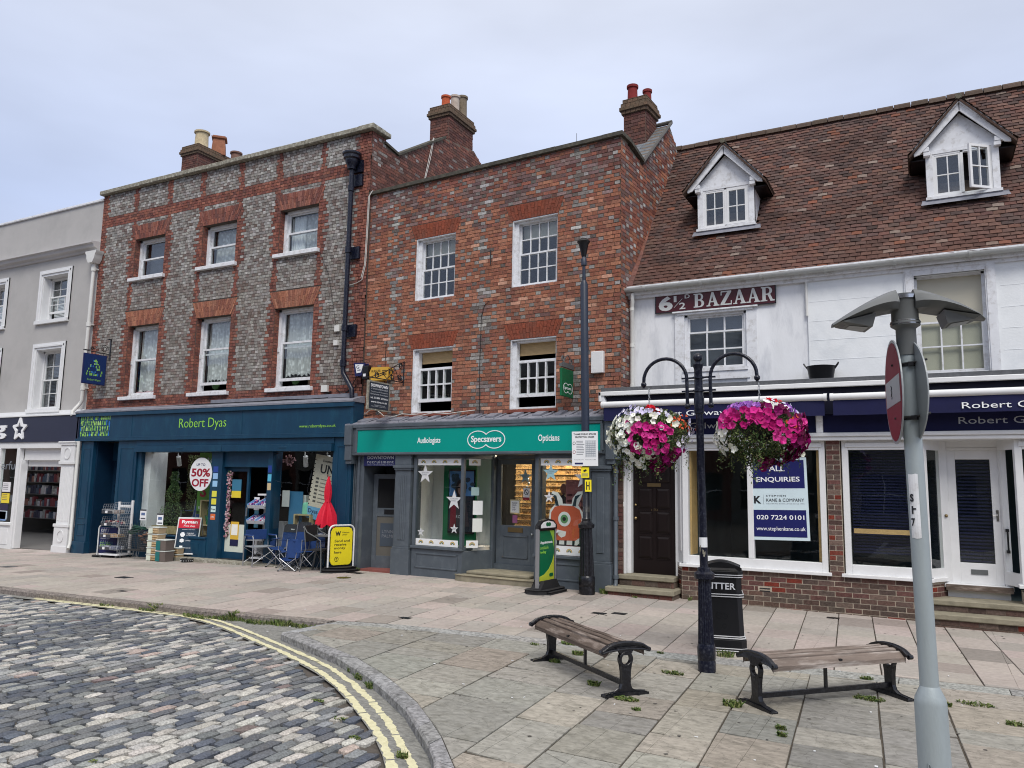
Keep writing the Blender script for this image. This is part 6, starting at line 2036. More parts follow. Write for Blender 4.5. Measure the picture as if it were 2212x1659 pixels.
mb = MB(FD); mb.box(-4.68, -4.65, -.235, -.22, 1.5, 1.58); mb.build('door_bell', 'pvc_white', b3)
mb = MB(WA)
mb.box(-4.72, -3.74, S - .05, S + .4, .28, .36)
mb.build('step', 'stone_step', b3, bevel=.012)
mb = MB(WA)
mb.box(-4.84, -3.66, S - .36, S + .4, .1, .18)
mb.build('step', 'stone_step', b3, bevel=.012)
mb = MB(WA)
mb.box(-4.7, -3.75, S - .02, S + .4, .18, .28)
mb.build('step_riser', 'mortar_dark', b3)
mb = MB(WA)
mb.box(-4.8, -3.68, S - .32, S + .4, -.1, .1)
mb.build('step_riser', 'mortar_dark', b3)
mb = MB(WA)
bricks(mb, -4.7, -3.75, .18, .28, [], cb, 'stretcher', ch=.1, y=S - .02, th=.006)
mb.build('riser_bricks', 'brick', b3)
mb = MB(WA)
bricks(mb, -4.8, -3.68, -.05, .1, [], lambda u, z, h, r: jit(lin(96, 64, 58), .15), 'stretcher', ch=.15, L=.1, y=S - .32, th=.006)
mb.build('riser_bricks', 'brick', b3)
# white glazed shop door
FD = WA @ FR(0, S + .42)
mb = MB(FD)
mb.box(.2, .29, -.05, .1, .5, 2.62); mb.box(.95, 1.04, -.05, .1, .5, 2.62); mb.box(.29, .95, -.02, .1, 2.5, 2.62); mb.box(.29, .95, -.03, .02, 2.46, 2.5)
mb.box(.18, 1.04, -.1, .08, .47, .53)
mb.build('door_frame', 'white_paint', b3, bevel=.005)
mb = MB(FD); mb.box(.2, 1.03, -.14, -.02, .44, .52); mb.build('door_sill', 'bench_wood', b3)
mb = MB(FD); mb.box(.22, 1.0, -.05, .05, .33, .44); mb.build('sub_sill', 'white_paint', b3)
mb = MB(FD)
mb.box(.29, .4, .0, .045, .53, 2.46); mb.box(.84, .95, .0, .045, .53, 2.46); mb.box(.4, .84, 0, .045, 2.33, 2.46); mb.box(.4, .84, 0, .045, .53, .83)
d4 = mb.build('door', 'white_paint', b3, bevel=.003)
pane(FD, .4, .84, .83, 2.33, .02, d4, 'glass_shop')
mb = MB(FD); mb.box(.53, .74, -.01, 0, .67, .74); mb.build('letter_box', 'lamp_grey', d4)
mb = MB(FD); mb.box(.885, .915, -.008, 0, 1.44, 1.6); mb.tube([(.9, -.03, 1.53), (.84, -.035, 1.52)], .008, 6); mb.build('door_handle', 'chrome', d4)
mb = MB(FD); mb.tube([(1.0, -.12, 1.02), (1.0, -.12, 1.32)], .012, 8); mb.box(.98, 1.02, -.13, -.05, 1.3, 1.34); mb.box(.98, 1.02, -.13, -.05, 1.0, 1.04); mb.build('pull_handle', 'black_plain', b3)
mb = MB(FD); mb.ball((.25, -.055, 1.5), .025, 8); mb.build('door_bell', 'brass', b3)
mb = MB(WA); z = .84
while z < 2.33: mb.box(.4, .84, S + .5, S + .502 + .02, z, z + .026); z += .05
mb.build('door_shutter', 'slat_navy', d4)
mb = MB(WA); z = .9
while z < 2.45: mb.box(-1.02, -.1, S + .34, S + .36, z, z + .026); z += .045
mb.build('window_shutter', 'slat_navy', g2)
mb = MB(WA); mb.box(-1.0, -.1, S + .2, S + .26, 1.2, 1.27); mb.build('wooden_rail', 'pine', g2)
mb = MB(WA)
mb.box(-.02, 1.3, S - .12, S + .4, .26, .34)
mb.build('step', 'stone_step', b3, bevel=.012)
mb = MB(WA)
mb.box(-.05, 1.6, S - .4, S + .3, .1, .18)
mb.build('step', 'stone_step', b3, bevel=.012)
mb = MB(WA); mb.box(.0, 1.25, S - .09, S + .4, .18, .26)
mb.build('step_riser', 'mortar_dark', b3)
mb = MB(WA)
mb.box(-.02, 1.55, S - .36, S + .3, -.1, .1); mb.build('step_riser', 'mortar_dark', b3)
mb = MB(WA)
bricks(mb, 0, 1.25, .18, .26, [], cb, 'stretcher', ch=.08, y=S - .09, th=.006)
mb.build('riser_bricks', 'brick', b3)
mb = MB(WA)
bricks(mb, -.02, 1.55, -.05, .1, [], cb, 'stretcher', ch=.075, y=S - .36, th=.006)
mb.build('riser_bricks', 'brick', b3)
# enquiries board hanging in the window
FE_ = WA @ FR(-2.02, S + .045) @ Matrix.Rotation(rad(-1.2), 4, 'Y')
mb = MB(FE_)
mb.box(-.45, .43, 0, .006, 1.05, 2.34, 0, lin(206, 224, 230))
mb.box(-.41, .39, -.003, 0, 1.1, 1.52, 0, lin(16, 22, 92)); mb.box(-.41, .39, -.003, 0, 1.86, 2.3, 0, lin(16, 22, 92))
eb = mb.build('enquiries_board', 'paper_attr', g1)
y_ = -.003
text('ALL', FE_, -.14, .1, 2.13, 2.22, y_, 'ink_white', eb, bold=.015); text('ENQUIRIES', FE_, -.34, .32, 1.95, 2.04, y_, 'ink_white', eb, bold=.015)
text('STEPHEN', FE_, -.2, .1, 1.73, 1.755, 0, 'ink', eb, spacing=1.3); text('KANE & COMPANY', FE_, -.2, .37, 1.65, 1.7, 0, 'ink', eb); text('DELIVERING EXCELLENCE SINCE 1995', FE_, -.2, .37, 1.61, 1.625, 0, 'ink_grey', eb, th=.001)
text('K', FE_, -.39, -.28, 1.62, 1.74, 0, 'ink', eb, bold=.04)
mb = MB(FE_); mb.box(-.245, -.242, -.002, 0, 1.61, 1.76); mb.build('divider', 'ink_grey', eb)
text('020 7224 0101', FE_, -.36, .36, 1.37, 1.44, y_, 'ink_white', eb, bold=.012); text('www.stephenkane.co.uk', FE_, -.37, .37, 1.18, 1.26, y_, 'ink_white', eb)
shell(WA, -3.6, R3, S + .6, 3, .2, 2.7, b3, mat('room_reflection_tint', lin(66, 80, 84), rough=.9, var=.3, vs=1.5), 'shop_interior')  # teal-grey wall colour imitates the reflections in the window glass
mb = MB(WA); mb.box(-3.55, -3.48, S + .14, S + .5, .74, 2.5); mb.box(-1.5, -1.44, S + .14, S + .5, .74, 2.5); mb.build('window_lining', 'pine', b3)
sheet1(WA, 1.18, 1.3, 1.0, 1.5, S + .05, lin(214, 216, 210), b3, 'notice')
mb = MB(WA); mb.box(-4.75, -3.5, S + .36, S + .6, .3, 2.7); mb.build('hall_wall', 'void', b3) if False else None

# ================================================================== the opposite side of the square (seen mirrored in the glass)
for i, (x0, x1, h, c, nm, lb) in enumerate([(-95, -44, 9.5, 'clay_red', 'terrace_building', 'long dark brick terrace far along the square, mirrored in the glass'), (-44, -26, 9.5, 'stucco_dim', 'terrace_building', 'pale three storey terrace across the square, mirrored in the shop glass'), (-26, -10, 9, 'clay_red', 'terrace_building', 'red brick terrace across the square, mirrored in the shop glass'), (-10, 6, 9.2, 'stucco_dim', 'terrace_building', 'cream terrace with slate roof across the square, mirrored in the glass'), (6, 24, 8.6, 'clay_red', 'terrace_building', 'brick terrace at the east side, across the square behind the viewer')]):
    if c not in MATS: mat('clay_red', lin(104, 66, 54), rough=.9, var=.2, vs=20); mat('stucco_dim', lin(120, 116, 108), rough=.9, var=.15)
    Fo = FR((x0 + x1) / 2, -20, 0, 0)
    t = thing(nm, Fo, lb, 'building')
    WO = FR(0, -20)
    mb = MB(WO)
    n = int((x1 - x0) / 3)
    rects = []
    for k in range(n):
        u = x0 + (k + .5) * (x1 - x0) / n
        rects += [(u - .5, u + .5, 4.0, 5.6), (u - .5, u + .5, 6.1 + (h - 7.5) * .3, 7.2 + (h - 7.5) * .3), (u - 1.1, u + 1.1, .6, 2.7)]
    wallbody(mb, x0, x1, -.2, h, rects, 0, -.3)
    mb.build('wall', c, t)
    for r_ in rects:
        mb = MB(WO); mb.box(r_[0], r_[1], -.22, -.18, r_[2], r_[3]); w = mb.build('window', 'void', t)
        mb = MB(WO); mb.box(r_[0], r_[1], -.16, -.12, (r_[2] + r_[3]) / 2 - .03, (r_[2] + r_[3]) / 2 + .03); mb.box((r_[0] + r_[1]) / 2 - .03, (r_[0] + r_[1]) / 2 + .03, -.17, -.12, r_[2], r_[3]); mb.build('frame', 'white_paint', w)
    mb = MB(WO); mb.prism([(.3, h), (-4, h + 3.2), (-8, h), (-8, -.2), (-.3, -.2), (-.3, h - .02)], x0 + .01, x1 - .01, ax='x'); mb.build('roof', 'slate_plain' if 'slate_plain' in MATS else 'felt', t)

# ================================================================== things on the walls
def onx(X, y, z=0):     # frame whose local x runs from the street towards the wall (south -> north), face looks east
    return Matrix.Translation((X, y, z)) @ Matrix.Rotation(rad(90), 4, 'Z')
# hardware shop hanging sign; local u = y - y0
t = thing('hanging_sign', FR(-19.7, 13.45, 4.3), 'dark blue hanging sign with green tool building emblem on scrolled iron bracket', 'sign')
F = onx(-19.7, 12.68)
mb = MB(F); mb.box(0, .66, -.02, .02, 4.32, 5.14); sg = mb.build('sign_board', 'ink_navy', t, bevel=.005)
mb = MB(F); mb.box(.02, .64, -.024, -.02, 4.34, 5.12, 0, lin(14, 44, 96)); fc = mb.build('sign_face', 'paper_attr', sg)
mb = MB(F); Rn = random.Random(3)
for k in range(46):
    r_ = Rn.random(); row = int(r_ * 6)
    zz = 4.55 + row * .075; hw = [.22, .22, .2, .15, .1, .05][row]
    u = .33 + Rn.uniform(-hw, hw); c = Rn.choice([lin(130, 190, 90), lin(150, 204, 100), lin(46, 110, 180), lin(120, 170, 80)])
    w, h = Rn.uniform(.02, .04), Rn.uniform(.035, .075)
    if Rn.random() < .5: mb.box(u - w / 2, u + w / 2, -.027 - k * 1e-5, -.024, zz, zz + h, 0, c)
    else: mb.prism(ell(u, zz + h / 2, w * .6, h / 2, 8), -.027 - k * 1e-5, -.024, 0, c)
mb.build('emblem', 'paper_attr', fc)
text('Robert Dyas', F, .14, .52, 4.4, 4.47, -.024, 'lime_dull', fc, th=.002)
mb = MB(F)
mb.tube([(-.02, 0, 5.22), (.75, 0, 5.19)], .012, 6); mb.box(.74, .77, -.02, .02, 5.05, 5.62); mb.box(.66, .8, -.02, .02, 5.6, 5.625)
mb.tube([(-.02, 0, 5.22)] + [(.08 + .3 * i / 8, 0, 5.24 + .12 * (i / 8) ** 2) for i in range(9)], .008, 6)
for (cx, cz, r) in ((.22, 5.29, .05), (.58, 5.33, .11)): mb.tube([(cx + r * (1 - k * .035) * math.cos(k * .55), 0, cz + r * (1 - k * .035) * math.sin(k * .55)) for k in range(20)], .008, 6)
for u in (.1, .56): mb.tube([(u, 0, 5.2), (u, 0, 5.13)], .006, 5)
mb.build('bracket', 'black_iron', t)
# recruitment sign
t = thing('hanging_sign', FR(-9.75, 13.42, 3.3), 'small slate blue recruitment sign in pale frame on scrolled wrought iron bracket', 'sign')
F = onx(-9.75, 12.2)
mb = MB(F); mb.box(0, .72, -.02, .02, 3.28, 3.87); sb = mb.build('sign_board', 'coping', t)
mb = MB(F); mb.box(.04, .68, -.024, .0, 3.31, 3.84, 0, lin(42, 50, 62)); fc = mb.build('sign_face', 'paper_attr', sb)
for s_, a, b, c, d in (('DOWNTOWN', .08, .64, 3.745, 3.81), ('recruitment', .1, .64, 3.695, 3.73), ('Temporary & Permanent', .08, .64, 3.635, 3.665), ('Recruitment Consultants', .08, .64, 3.59, 3.62), ('tel. 01844 212666', .08, .64, 3.51, 3.55), ('www.dtrc.co.uk', .1, .62, 3.43, 3.47), ('WELLINGTON HOUSE', .2, .56, 3.375, 3.39), ('HIGH STREET THAME OXON', .12, .6, 3.35, 3.365)):
    text(s_, F, a, b, c, d, -.024, 'ink_white' if d > 3.74 or 3.4 < d < 3.6 else 'silver_letters', fc, bold=.02 if d > 3.74 else 0, th=.002)
mb = MB(F)
mb.tube([(-.05, 0, 3.93), (1.22, 0, 3.96)], .012, 6); mb.tube([(1.2, 0, 3.9), (1.2, 0, 4.42)], .014, 6); mb.tube([(.1, 0, 3.94), (.55, 0, 4.1), (1.0, 0, 4.33), (1.2, 0, 4.4)], .009, 6)
for (cx, cz, r, s) in ((.28, 4.0, .07, 1), (.75, 4.12, .08, 1), (.8, 4.02, .06, -1), (1.08, 4.3, .07, 1), (1.06, 4.05, .08, -1)): mb.tube([(cx + r * (1 - k * .035) * math.cos(s * k * .6), 0, cz + r * (1 - k * .035) * math.sin(s * k * .6)) for k in range(18)], .009, 6)
mb.tube([(.3, 0, 3.96), (.5, 0, 4.05), (.62, 0, 3.97), (.8, 0, 4.1), (.9, 0, 4.2), (1.0, 0, 4.05), (1.18, 0, 3.97)], .009, 6)
for u in (.08, .64): mb.tube([(u, 0, 3.95), (u, 0, 3.86)], .006, 5)
mb.build('bracket', 'black_iron', t)
# optician hanging sign
t = thing('hanging_sign', FR(-5.7, 13.14, 3.4), 'green hanging sign with optician emblem beside the tall lamp post', 'sign')
F = onx(-5.7, 12.56)
mb = MB(F); mb.box(.02, .54, -.02, .02, 3.44, 3.95); sb = mb.build('sign_board', 'shop_green', t, bevel=.006)
text('Specsavers', F, .14, .45, 3.56, 3.63, -.02, 'ink_white', sb)
mb = MB(F); outline(mb, specs_outline(F, .295, 3.595, .11, .09, .09, 0, 0, 0), .01, -.024, -.02); mb.build('emblem', 'ink_white', sb)
mb = MB(F); mb.box(0, .56, -.025, .025, 3.97, 4.03); mb.box(.1, .56, -.02, .02, 4.03, 4.06)
for (cx, cz, r) in ((.1, 4.12, .06), (.46, 4.1, .07)): mb.tube([(cx + r * (1 - k * .035) * math.cos(k * .6), 0, cz + r * (1 - k * .035) * math.sin(k * .6)) for k in range(18)], .009, 6)
mb.tube([(.14, 0, 4.06), (.2, 0, 4.16), (.32, 0, 4.22), (.42, 0, 4.16)], .01, 6); mb.build('bracket', 'lamp_grey', t)
# alarm boxes
t = thing('alarm_box', FR(-10.87, 13.4, 4.15), 'tapered alarm box with dark blue shell and white face by the rainwater pipe', 'alarm')
mb = MB(); mb.prism([(-11.03, 4.44), (-10.72, 4.42), (-10.78, 4.17), (-10.98, 4.15)], 13.3, 13.42); sh = mb.build('shell', 'ink_navy', t, bevel=.01)
mb = MB(); mb.prism([(-10.99, 4.41), (-10.76, 4.4), (-10.82, 4.22), (-10.94, 4.21)], 13.29, 13.3); fc = mb.build('face', 'paper', sh)
text('G', I4, -10.95, -10.87, 4.31, 4.38, 13.29, 'ink_navy', fc); text('ALARM', I4, -10.92, -10.83, 4.26, 4.29, 13.29, 'ink_navy', fc)
t = thing('alarm_box', FR(-10.66, 13.4, 4.06), 'small black alarm box with white mark between blue and yellow boxes', 'alarm')
mb = MB(); mb.box(-10.76, -10.6, 13.25, 13.42, 4.06, 4.36); mb.build('shell', 'black_plain', t, bevel=.02, seg=2)
mb = MB(); mb.box(-10.72, -10.65, 13.245, 13.25, 4.12, 4.18); mb.build('label_mark', 'paper', t)
t = thing('alarm_box', FR(-10.3, 13.35, 4.0), 'faded yellow slatted alarm box behind the iron sign bracket', 'alarm')
mb = MB(); mb.prism([(-10.53, 4.03), (-10.08, 4.03), (-10.06, 4.29), (-10.5, 4.3), (-10.55, 4.2)], 13.26, 13.44); ab = mb.build('shell', 'alarm_yellow', t, bevel=.01)
for k in range(4): mb = MB(); mb.box(-10.22, -10.1, 13.255, 13.26, 4.13 + k * .03, 4.14 + k * .03); mb.build('louvre', 'black_plain', ab)
text('BURGLAR', I4, -10.5, -10.26, 4.2, 4.25, 13.26, 'ink', ab)
# bazaar sign with cut slab-serif letters
FZ = WA @ FR(0, -.03)
t = thing('bazaar_sign', FR(-3.14, 13.43, 4.97), 'old maroon enamel sign reading 6½D BAZAAR under the gutter', 'sign')
mb = MB(FZ); mb.box(-4.2, -2.1, -.01, .015, 4.97, 5.31); bd = mb.build('sign_board', 'maroon', t)
mb = MB(FZ)
for q in ((-4.2, -2.1, 4.965, 4.978), (-4.2, -2.1, 5.302, 5.315)): mb.box(q[0], q[1], -.016, .0, q[2], q[3])
for q in ((-4.205, -4.19), (-2.11, -2.095)): mb.box(q[0], q[1], -.016, 0, 4.965, 5.315)
mb.build('rim', 'black_iron', bd)
def glyph(mb, ch, x, z, w, h):
    B = lambda a, b, c, d: mb.box(x + a * w, x + b * w, -.014 - R.uniform(0, .0006), -.01, z + c * h, z + d * h)
    Pg = lambda pts: mb.prism([(x + p[0] * w, z + p[1] * h) for p in pts], -.014 - R.uniform(0, .0006), -.01)
    if ch == 'A':
        Pg([(.1, 0), (.22, 0), (.5, .86), (.5, 1), (.4, 1)]); Pg([(.4, 1), (.56, 1), (.95, 0), (.66, 0), (.42, .86)]); B(.25, .72, .28, .37); B(-.02, .3, 0, .08); B(.56, 1.04, 0, .08)
    elif ch == 'B':
        B(.1, .36, 0, 1); B(0, .5, 0, .08); B(0, .5, .92, 1)
        for (c, r, rx) in ((.74, .26, .3), (.27, .27, .38)):
            for k in range(10):
                a0, a1 = -90 + k * 18, -90 + (k + 1) * 18
                f = lambda a, kk: (.5 + rx * kk * math.cos(rad(a)), c + r * (1 if kk == 1 else .68) * math.sin(rad(a)))
                Pg([f(a0, 1), f(a1, 1), f(a1, .42), f(a0, .42)])
        B(.3, .52, .48, .57)
    elif ch == 'Z':
        B(.08, .92, .91, 1); B(.04, .96, 0, .09); Pg([(.04, .09), (.36, .09), (.92, .91), (.6, .91)]); B(.06, .14, .7, .95); B(.88, .96, .05, .3)
    elif ch == 'R':
        B(.1, .36, 0, 1); B(0, .48, 0, .08); B(0, .5, .92, 1); B(.3, .52, .44, .52)
        for k in range(10):
            a0, a1 = -90 + k * 18, -90 + (k + 1) * 18
            f = lambda a, kk: (.5 + .36 * kk * math.cos(rad(a)), .72 + .28 * (1 if kk == 1 else .68) * math.sin(rad(a)))
            Pg([f(a0, 1), f(a1, 1), f(a1, .42), f(a0, .42)])
        Pg([(.5, .46), (.72, .46), (.9, .1), (1.04, .1), (1.04, 0), (.72, 0)])
    elif ch in '62':
        pts = []
    return
for i, ch in enumerate('BAZAAR'):
    mb = MB(FZ)
    glyph(mb, ch, -3.5 + i * .232, 5.015, .212, .25)
    mb.build('letter', 'enamel', bd)
text('6', FZ, -4.14, -3.88, 5.0, 5.27, -.01, 'enamel', bd, bold=.04); text('1', FZ, -3.86, -3.81, 5.15, 5.26, -.01, 'enamel', bd, bold=.02); text('2', FZ, -3.76, -3.65, 5.01, 5.13, -.01, 'enamel', bd, bold=.02); text('D', FZ, -3.66, -3.57, 5.2, 5.27, -.01, 'enamel', bd, bold=.01)
mb = MB(FZ); mb.prism([(-3.86, 5.05), (-3.85, 5.05), (-3.7, 5.2), (-3.71, 5.2)], -.014, -.01); mb.build('fraction_bar', 'enamel', bd)
# black rubber tub on the canopy roof
t = thing('rubber_tub', FR(-1.4, 13.2, 3.545), 'black flexible tub with two handles standing on the canopy roof', 'tub')
F = FR(-1.4, 13.2, 3.545)
mb = MB(F); mb.lathe([(.16, 0), (.175, .03), (.215, .25), (.23, .265), (.22, .267), (.21, .25), (.16, .02)], (0, 0), 24); body_ = mb.build('body', 'black_plain', t, smooth=True)
for s in (-1, 1): mb = MB(F); mb.tube([(s * .2, -.04, .23), (s * .25, -.03, .3), (s * .26, .0, .32), (s * .25, .03, .3), (s * .2, .04, .23)], .012, 6); mb.build('handle', 'black_plain', t)

# ================================================================== street lamp by the optician
LEAN = Matrix.Rotation(rad(-.9), 4, 'Y')
FL_ = FR(-5.1, 12.4, gz(-5.1, 12.4)) @ LEAN
t = thing('street_lamp', FL_, 'tall black fluted lamp post with small bell head in front of optician shop', 'lamp post')
mb = MB(FL_); mb.lathe([(.135, -.05), (.135, .12), (.128, .125), (.14, .15), (.14, .27), (.13, .29), (.125, .3)], (0, 0), 24)
mb.lathe([(.124, .3), (.095, 1.08)], (0, 0), 32, fl=.9); mb.lathe([(.1, 1.08), (.135, 1.09), (.14, 1.15), (.11, 1.17), (.07, 1.21), (.075, 1.24), (.06, 1.26), (.06, 2.6)], (0, 0), 24)
mb.build('column_base', 'black_iron', t, smooth=True)
mb = MB(FL_); mb.lathe([(.07, 2.6), (.068, 5.33), (.04, 5.4), (.035, 5.4)], (0, 0), 24); mb.lathe([(.033, 5.38), (.028, 5.66), (.05, 5.68), (.05, 5.8), (.035, 5.82), (.03, 5.86)], (0, 0), 16); mb.build('shaft', 'pole_blue', t, smooth=True)
mb = MB(FL_); mb.lathe([(.04, 5.84), (.05, 5.88), (.085, 6.06), (.11, 6.1), (.12, 6.11), (.1, 6.14), (.06, 6.17), (.0001, 6.19)], (0, 0), 18); mb.build('lamp_head', 'black_plain', t, smooth=True)
FPn = FL_ @ FR(.0, 0, 0, 12)
mb = MB(FPn); mb.box(-.22, .23, -.1, -.085, 2.13, 2.72); pl = mb.build('public_notice', 'paper', t, bevel=.004, label='white public spaces protection order notice')
y_ = -.1
text('THAME PUBLIC SPACES', FPn, -.19, .2, 2.66, 2.69, y_, 'ink', pl, bold=.02, th=.002); text('PROTECTION ORDER', FPn, -.16, .17, 2.61, 2.64, y_, 'ink', pl, bold=.02, th=.002)
for k in range(9): mb = MB(FPn); mb.box(-.14, .0 - R.uniform(0, .03), y_ - .001, y_, 2.55 - k * .028, 2.56 - k * .028); mb.build('text_line', 'ink_grey', pl)
mb = MB(FPn); mb.box(.01, .2, y_ - .001, y_, 2.28, 2.57, 0, lin(196, 200, 204))
for k in range(7): mb.box(.02, .19, y_ - .0015, y_ - .001, 2.3 + k * .035, 2.305 + k * .035 + R.uniform(0, .01), 0, lin(150, 156, 164))
for k in range(4): mb.prism([(.03 + k * .04, 2.29), (.035 + k * .04, 2.29), (.06 + k * .04, 2.56), (.055 + k * .04, 2.56)], y_ - .002, y_ - .001, 0, lin(150, 156, 164))
mb.build('map', 'paper_attr', pl)
text('Fixed penalty: £100', FPn, -.18, -.02, 2.23, 2.245, y_, 'ink', pl, th=.001); text('Maximum fine: £1,000', FPn, .01, .19, 2.23, 2.245, y_, 'ink', pl, th=.001)
for z in (2.52, 2.37): mb = MB(FPn); outline(mb, ell(-.18, z, .022, .025, 14), .006, y_ - .002, y_); mb.build('ring', 'ink' if z > 2.45 else 'red_ink', pl)
mb = MB(FPn); mb.box(-.17, -.03, y_ - .002, y_, 2.16, 2.19); mb.build('council_mark', 'ink_navy', pl)
mb = MB(FPn); mb.box(-.07, .07, -.075, -.068, 1.93, 2.12); cc = mb.build('camera_notice', 'cctv_yellow', t, bevel=.003, label='yellow camera warning notice')
mb = MB(FPn); mb.prism([(-.03, 2.06), (.02, 2.08), (.03, 2.05), (-.02, 2.03)], -.078, -.075); mb.build('camera_symbol', 'ink', cc)
for k in range(4): mb = MB(FPn); mb.box(-.05, .05, -.077, -.075, 1.96 + k * .014, 1.965 + k * .014); mb.build('text_line', 'ink_grey', cc)
FH = FL_ @ FR(.03, 0, 0, 30)
mb = MB(FH); mb.box(-.055, .055, -.075, -.064, 1.7, 1.9); hh = mb.build('hydrant_plate', 'cctv_yellow', t, label='yellow hydrant plate with black H')
mb = MB(FH); mb.box(-.035, -.02, -.078, -.075, 1.73, 1.87); mb.box(.01, .025, -.078, -.075, 1.73, 1.87); mb.box(-.02, .01, -.078, -.075, 1.79, 1.81); mb.build('letter', 'ink', hh)
mb = MB(FL_); mb.lathe([(.0605, 1.36), (.0607, 1.45)], (0, 0), 10); mb.build('sticker_remnant', 'coping', t)

# ================================================================== lamp post with two hanging baskets
FBk = FR(-2.04, 8.15, 0) @ LEAN
t = thing('basket_post', FBk, 'black iron post with ball finial and two curved arms for flower baskets', 'post')
mb = MB(FBk); mb.lathe([(.088, -.03), (.09, .1), (.085, .12), (.09, .13), (.092, .24), (.084, .27), (.082, .28)], (0, 0), 28); mb.lathe([(.08, .28), (.062, .92)], (0, 0), 36, fl=.88)
mb.lathe([(.07, .915), (.1, .925), (.105, .975), (.085, .99), (.07, 1.0), (.068, 1.03), (.045, 1.04)], (0, 0), 28); mb.build('column_base', 'blue_black', t, smooth=True)
mb = MB(FBk); mb.lathe([(.042, 1.04), (.038, 2.62), (.048, 2.63), (.05, 2.68), (.055, 2.78), (.045, 2.82), (.042, 3.1), (.05, 3.12), (.055, 3.15), (.03, 3.16), (.028, 3.18)], (0, 0), 24)
mb.ball((0, 0, 3.225), .05, 16); mb.build('shaft', 'blue_black', t, smooth=True)
for s in (-1, 1):
    mb = MB(FBk)
    x0 = s * .125
    P = [(x0, 0, 2.72), (x0, 0, 3.0)] + [(x0 + s * (.24 - .24 * math.cos(rad(a))), 0, 3.0 + .24 * math.sin(rad(a))) for a in range(12, 175, 12)] + [(s * .605, 0, 2.98)]
    P = [(p[0], p[1] + (-.035 * s if 0 else 0), p[2]) for p in P]
    mb.tube(P, .019, 12); mb.ball((x0, 0, 2.71), .032, 12); mb.ball((s * .605, 0, 2.97), .032, 12); mb.tube([(s * .605, 0, 2.95), (s * .605, 0, 2.93)], .015, 8)
    mb.build('arm', 'blue_black', t, smooth=True)
mb = MB(FBk)
for z in (2.87, 3.01): mb.box(-.18, .18, -.014, .014, z - .008, z + .008); mb.lathe([(.06, z - .009), (.06, z + .009)], (0, 0), 16)
mb.build('arm_clamp', 'blue_black', t)
mb = MB(FBk); mb.lathe([(.0425, 1.24), (.0425, 1.34)], (0, 0), 16); mb.build('paper_sticker', 'paper', t)
mb = MB(FBk)
for k in range(7):
    a = R.uniform(-2.6, -1.2); z = 1.13 + R.random() * .1
    mb.add([(.0425 * math.cos(a + i * .35), .0425 * math.sin(a + i * .35), z + j * R.uniform(.02, .05)) for j in (0, 1) for i in (0, 1)], [(0, 1, 3, 2)])
mb.build('sticker_remnant', 'coping', t)
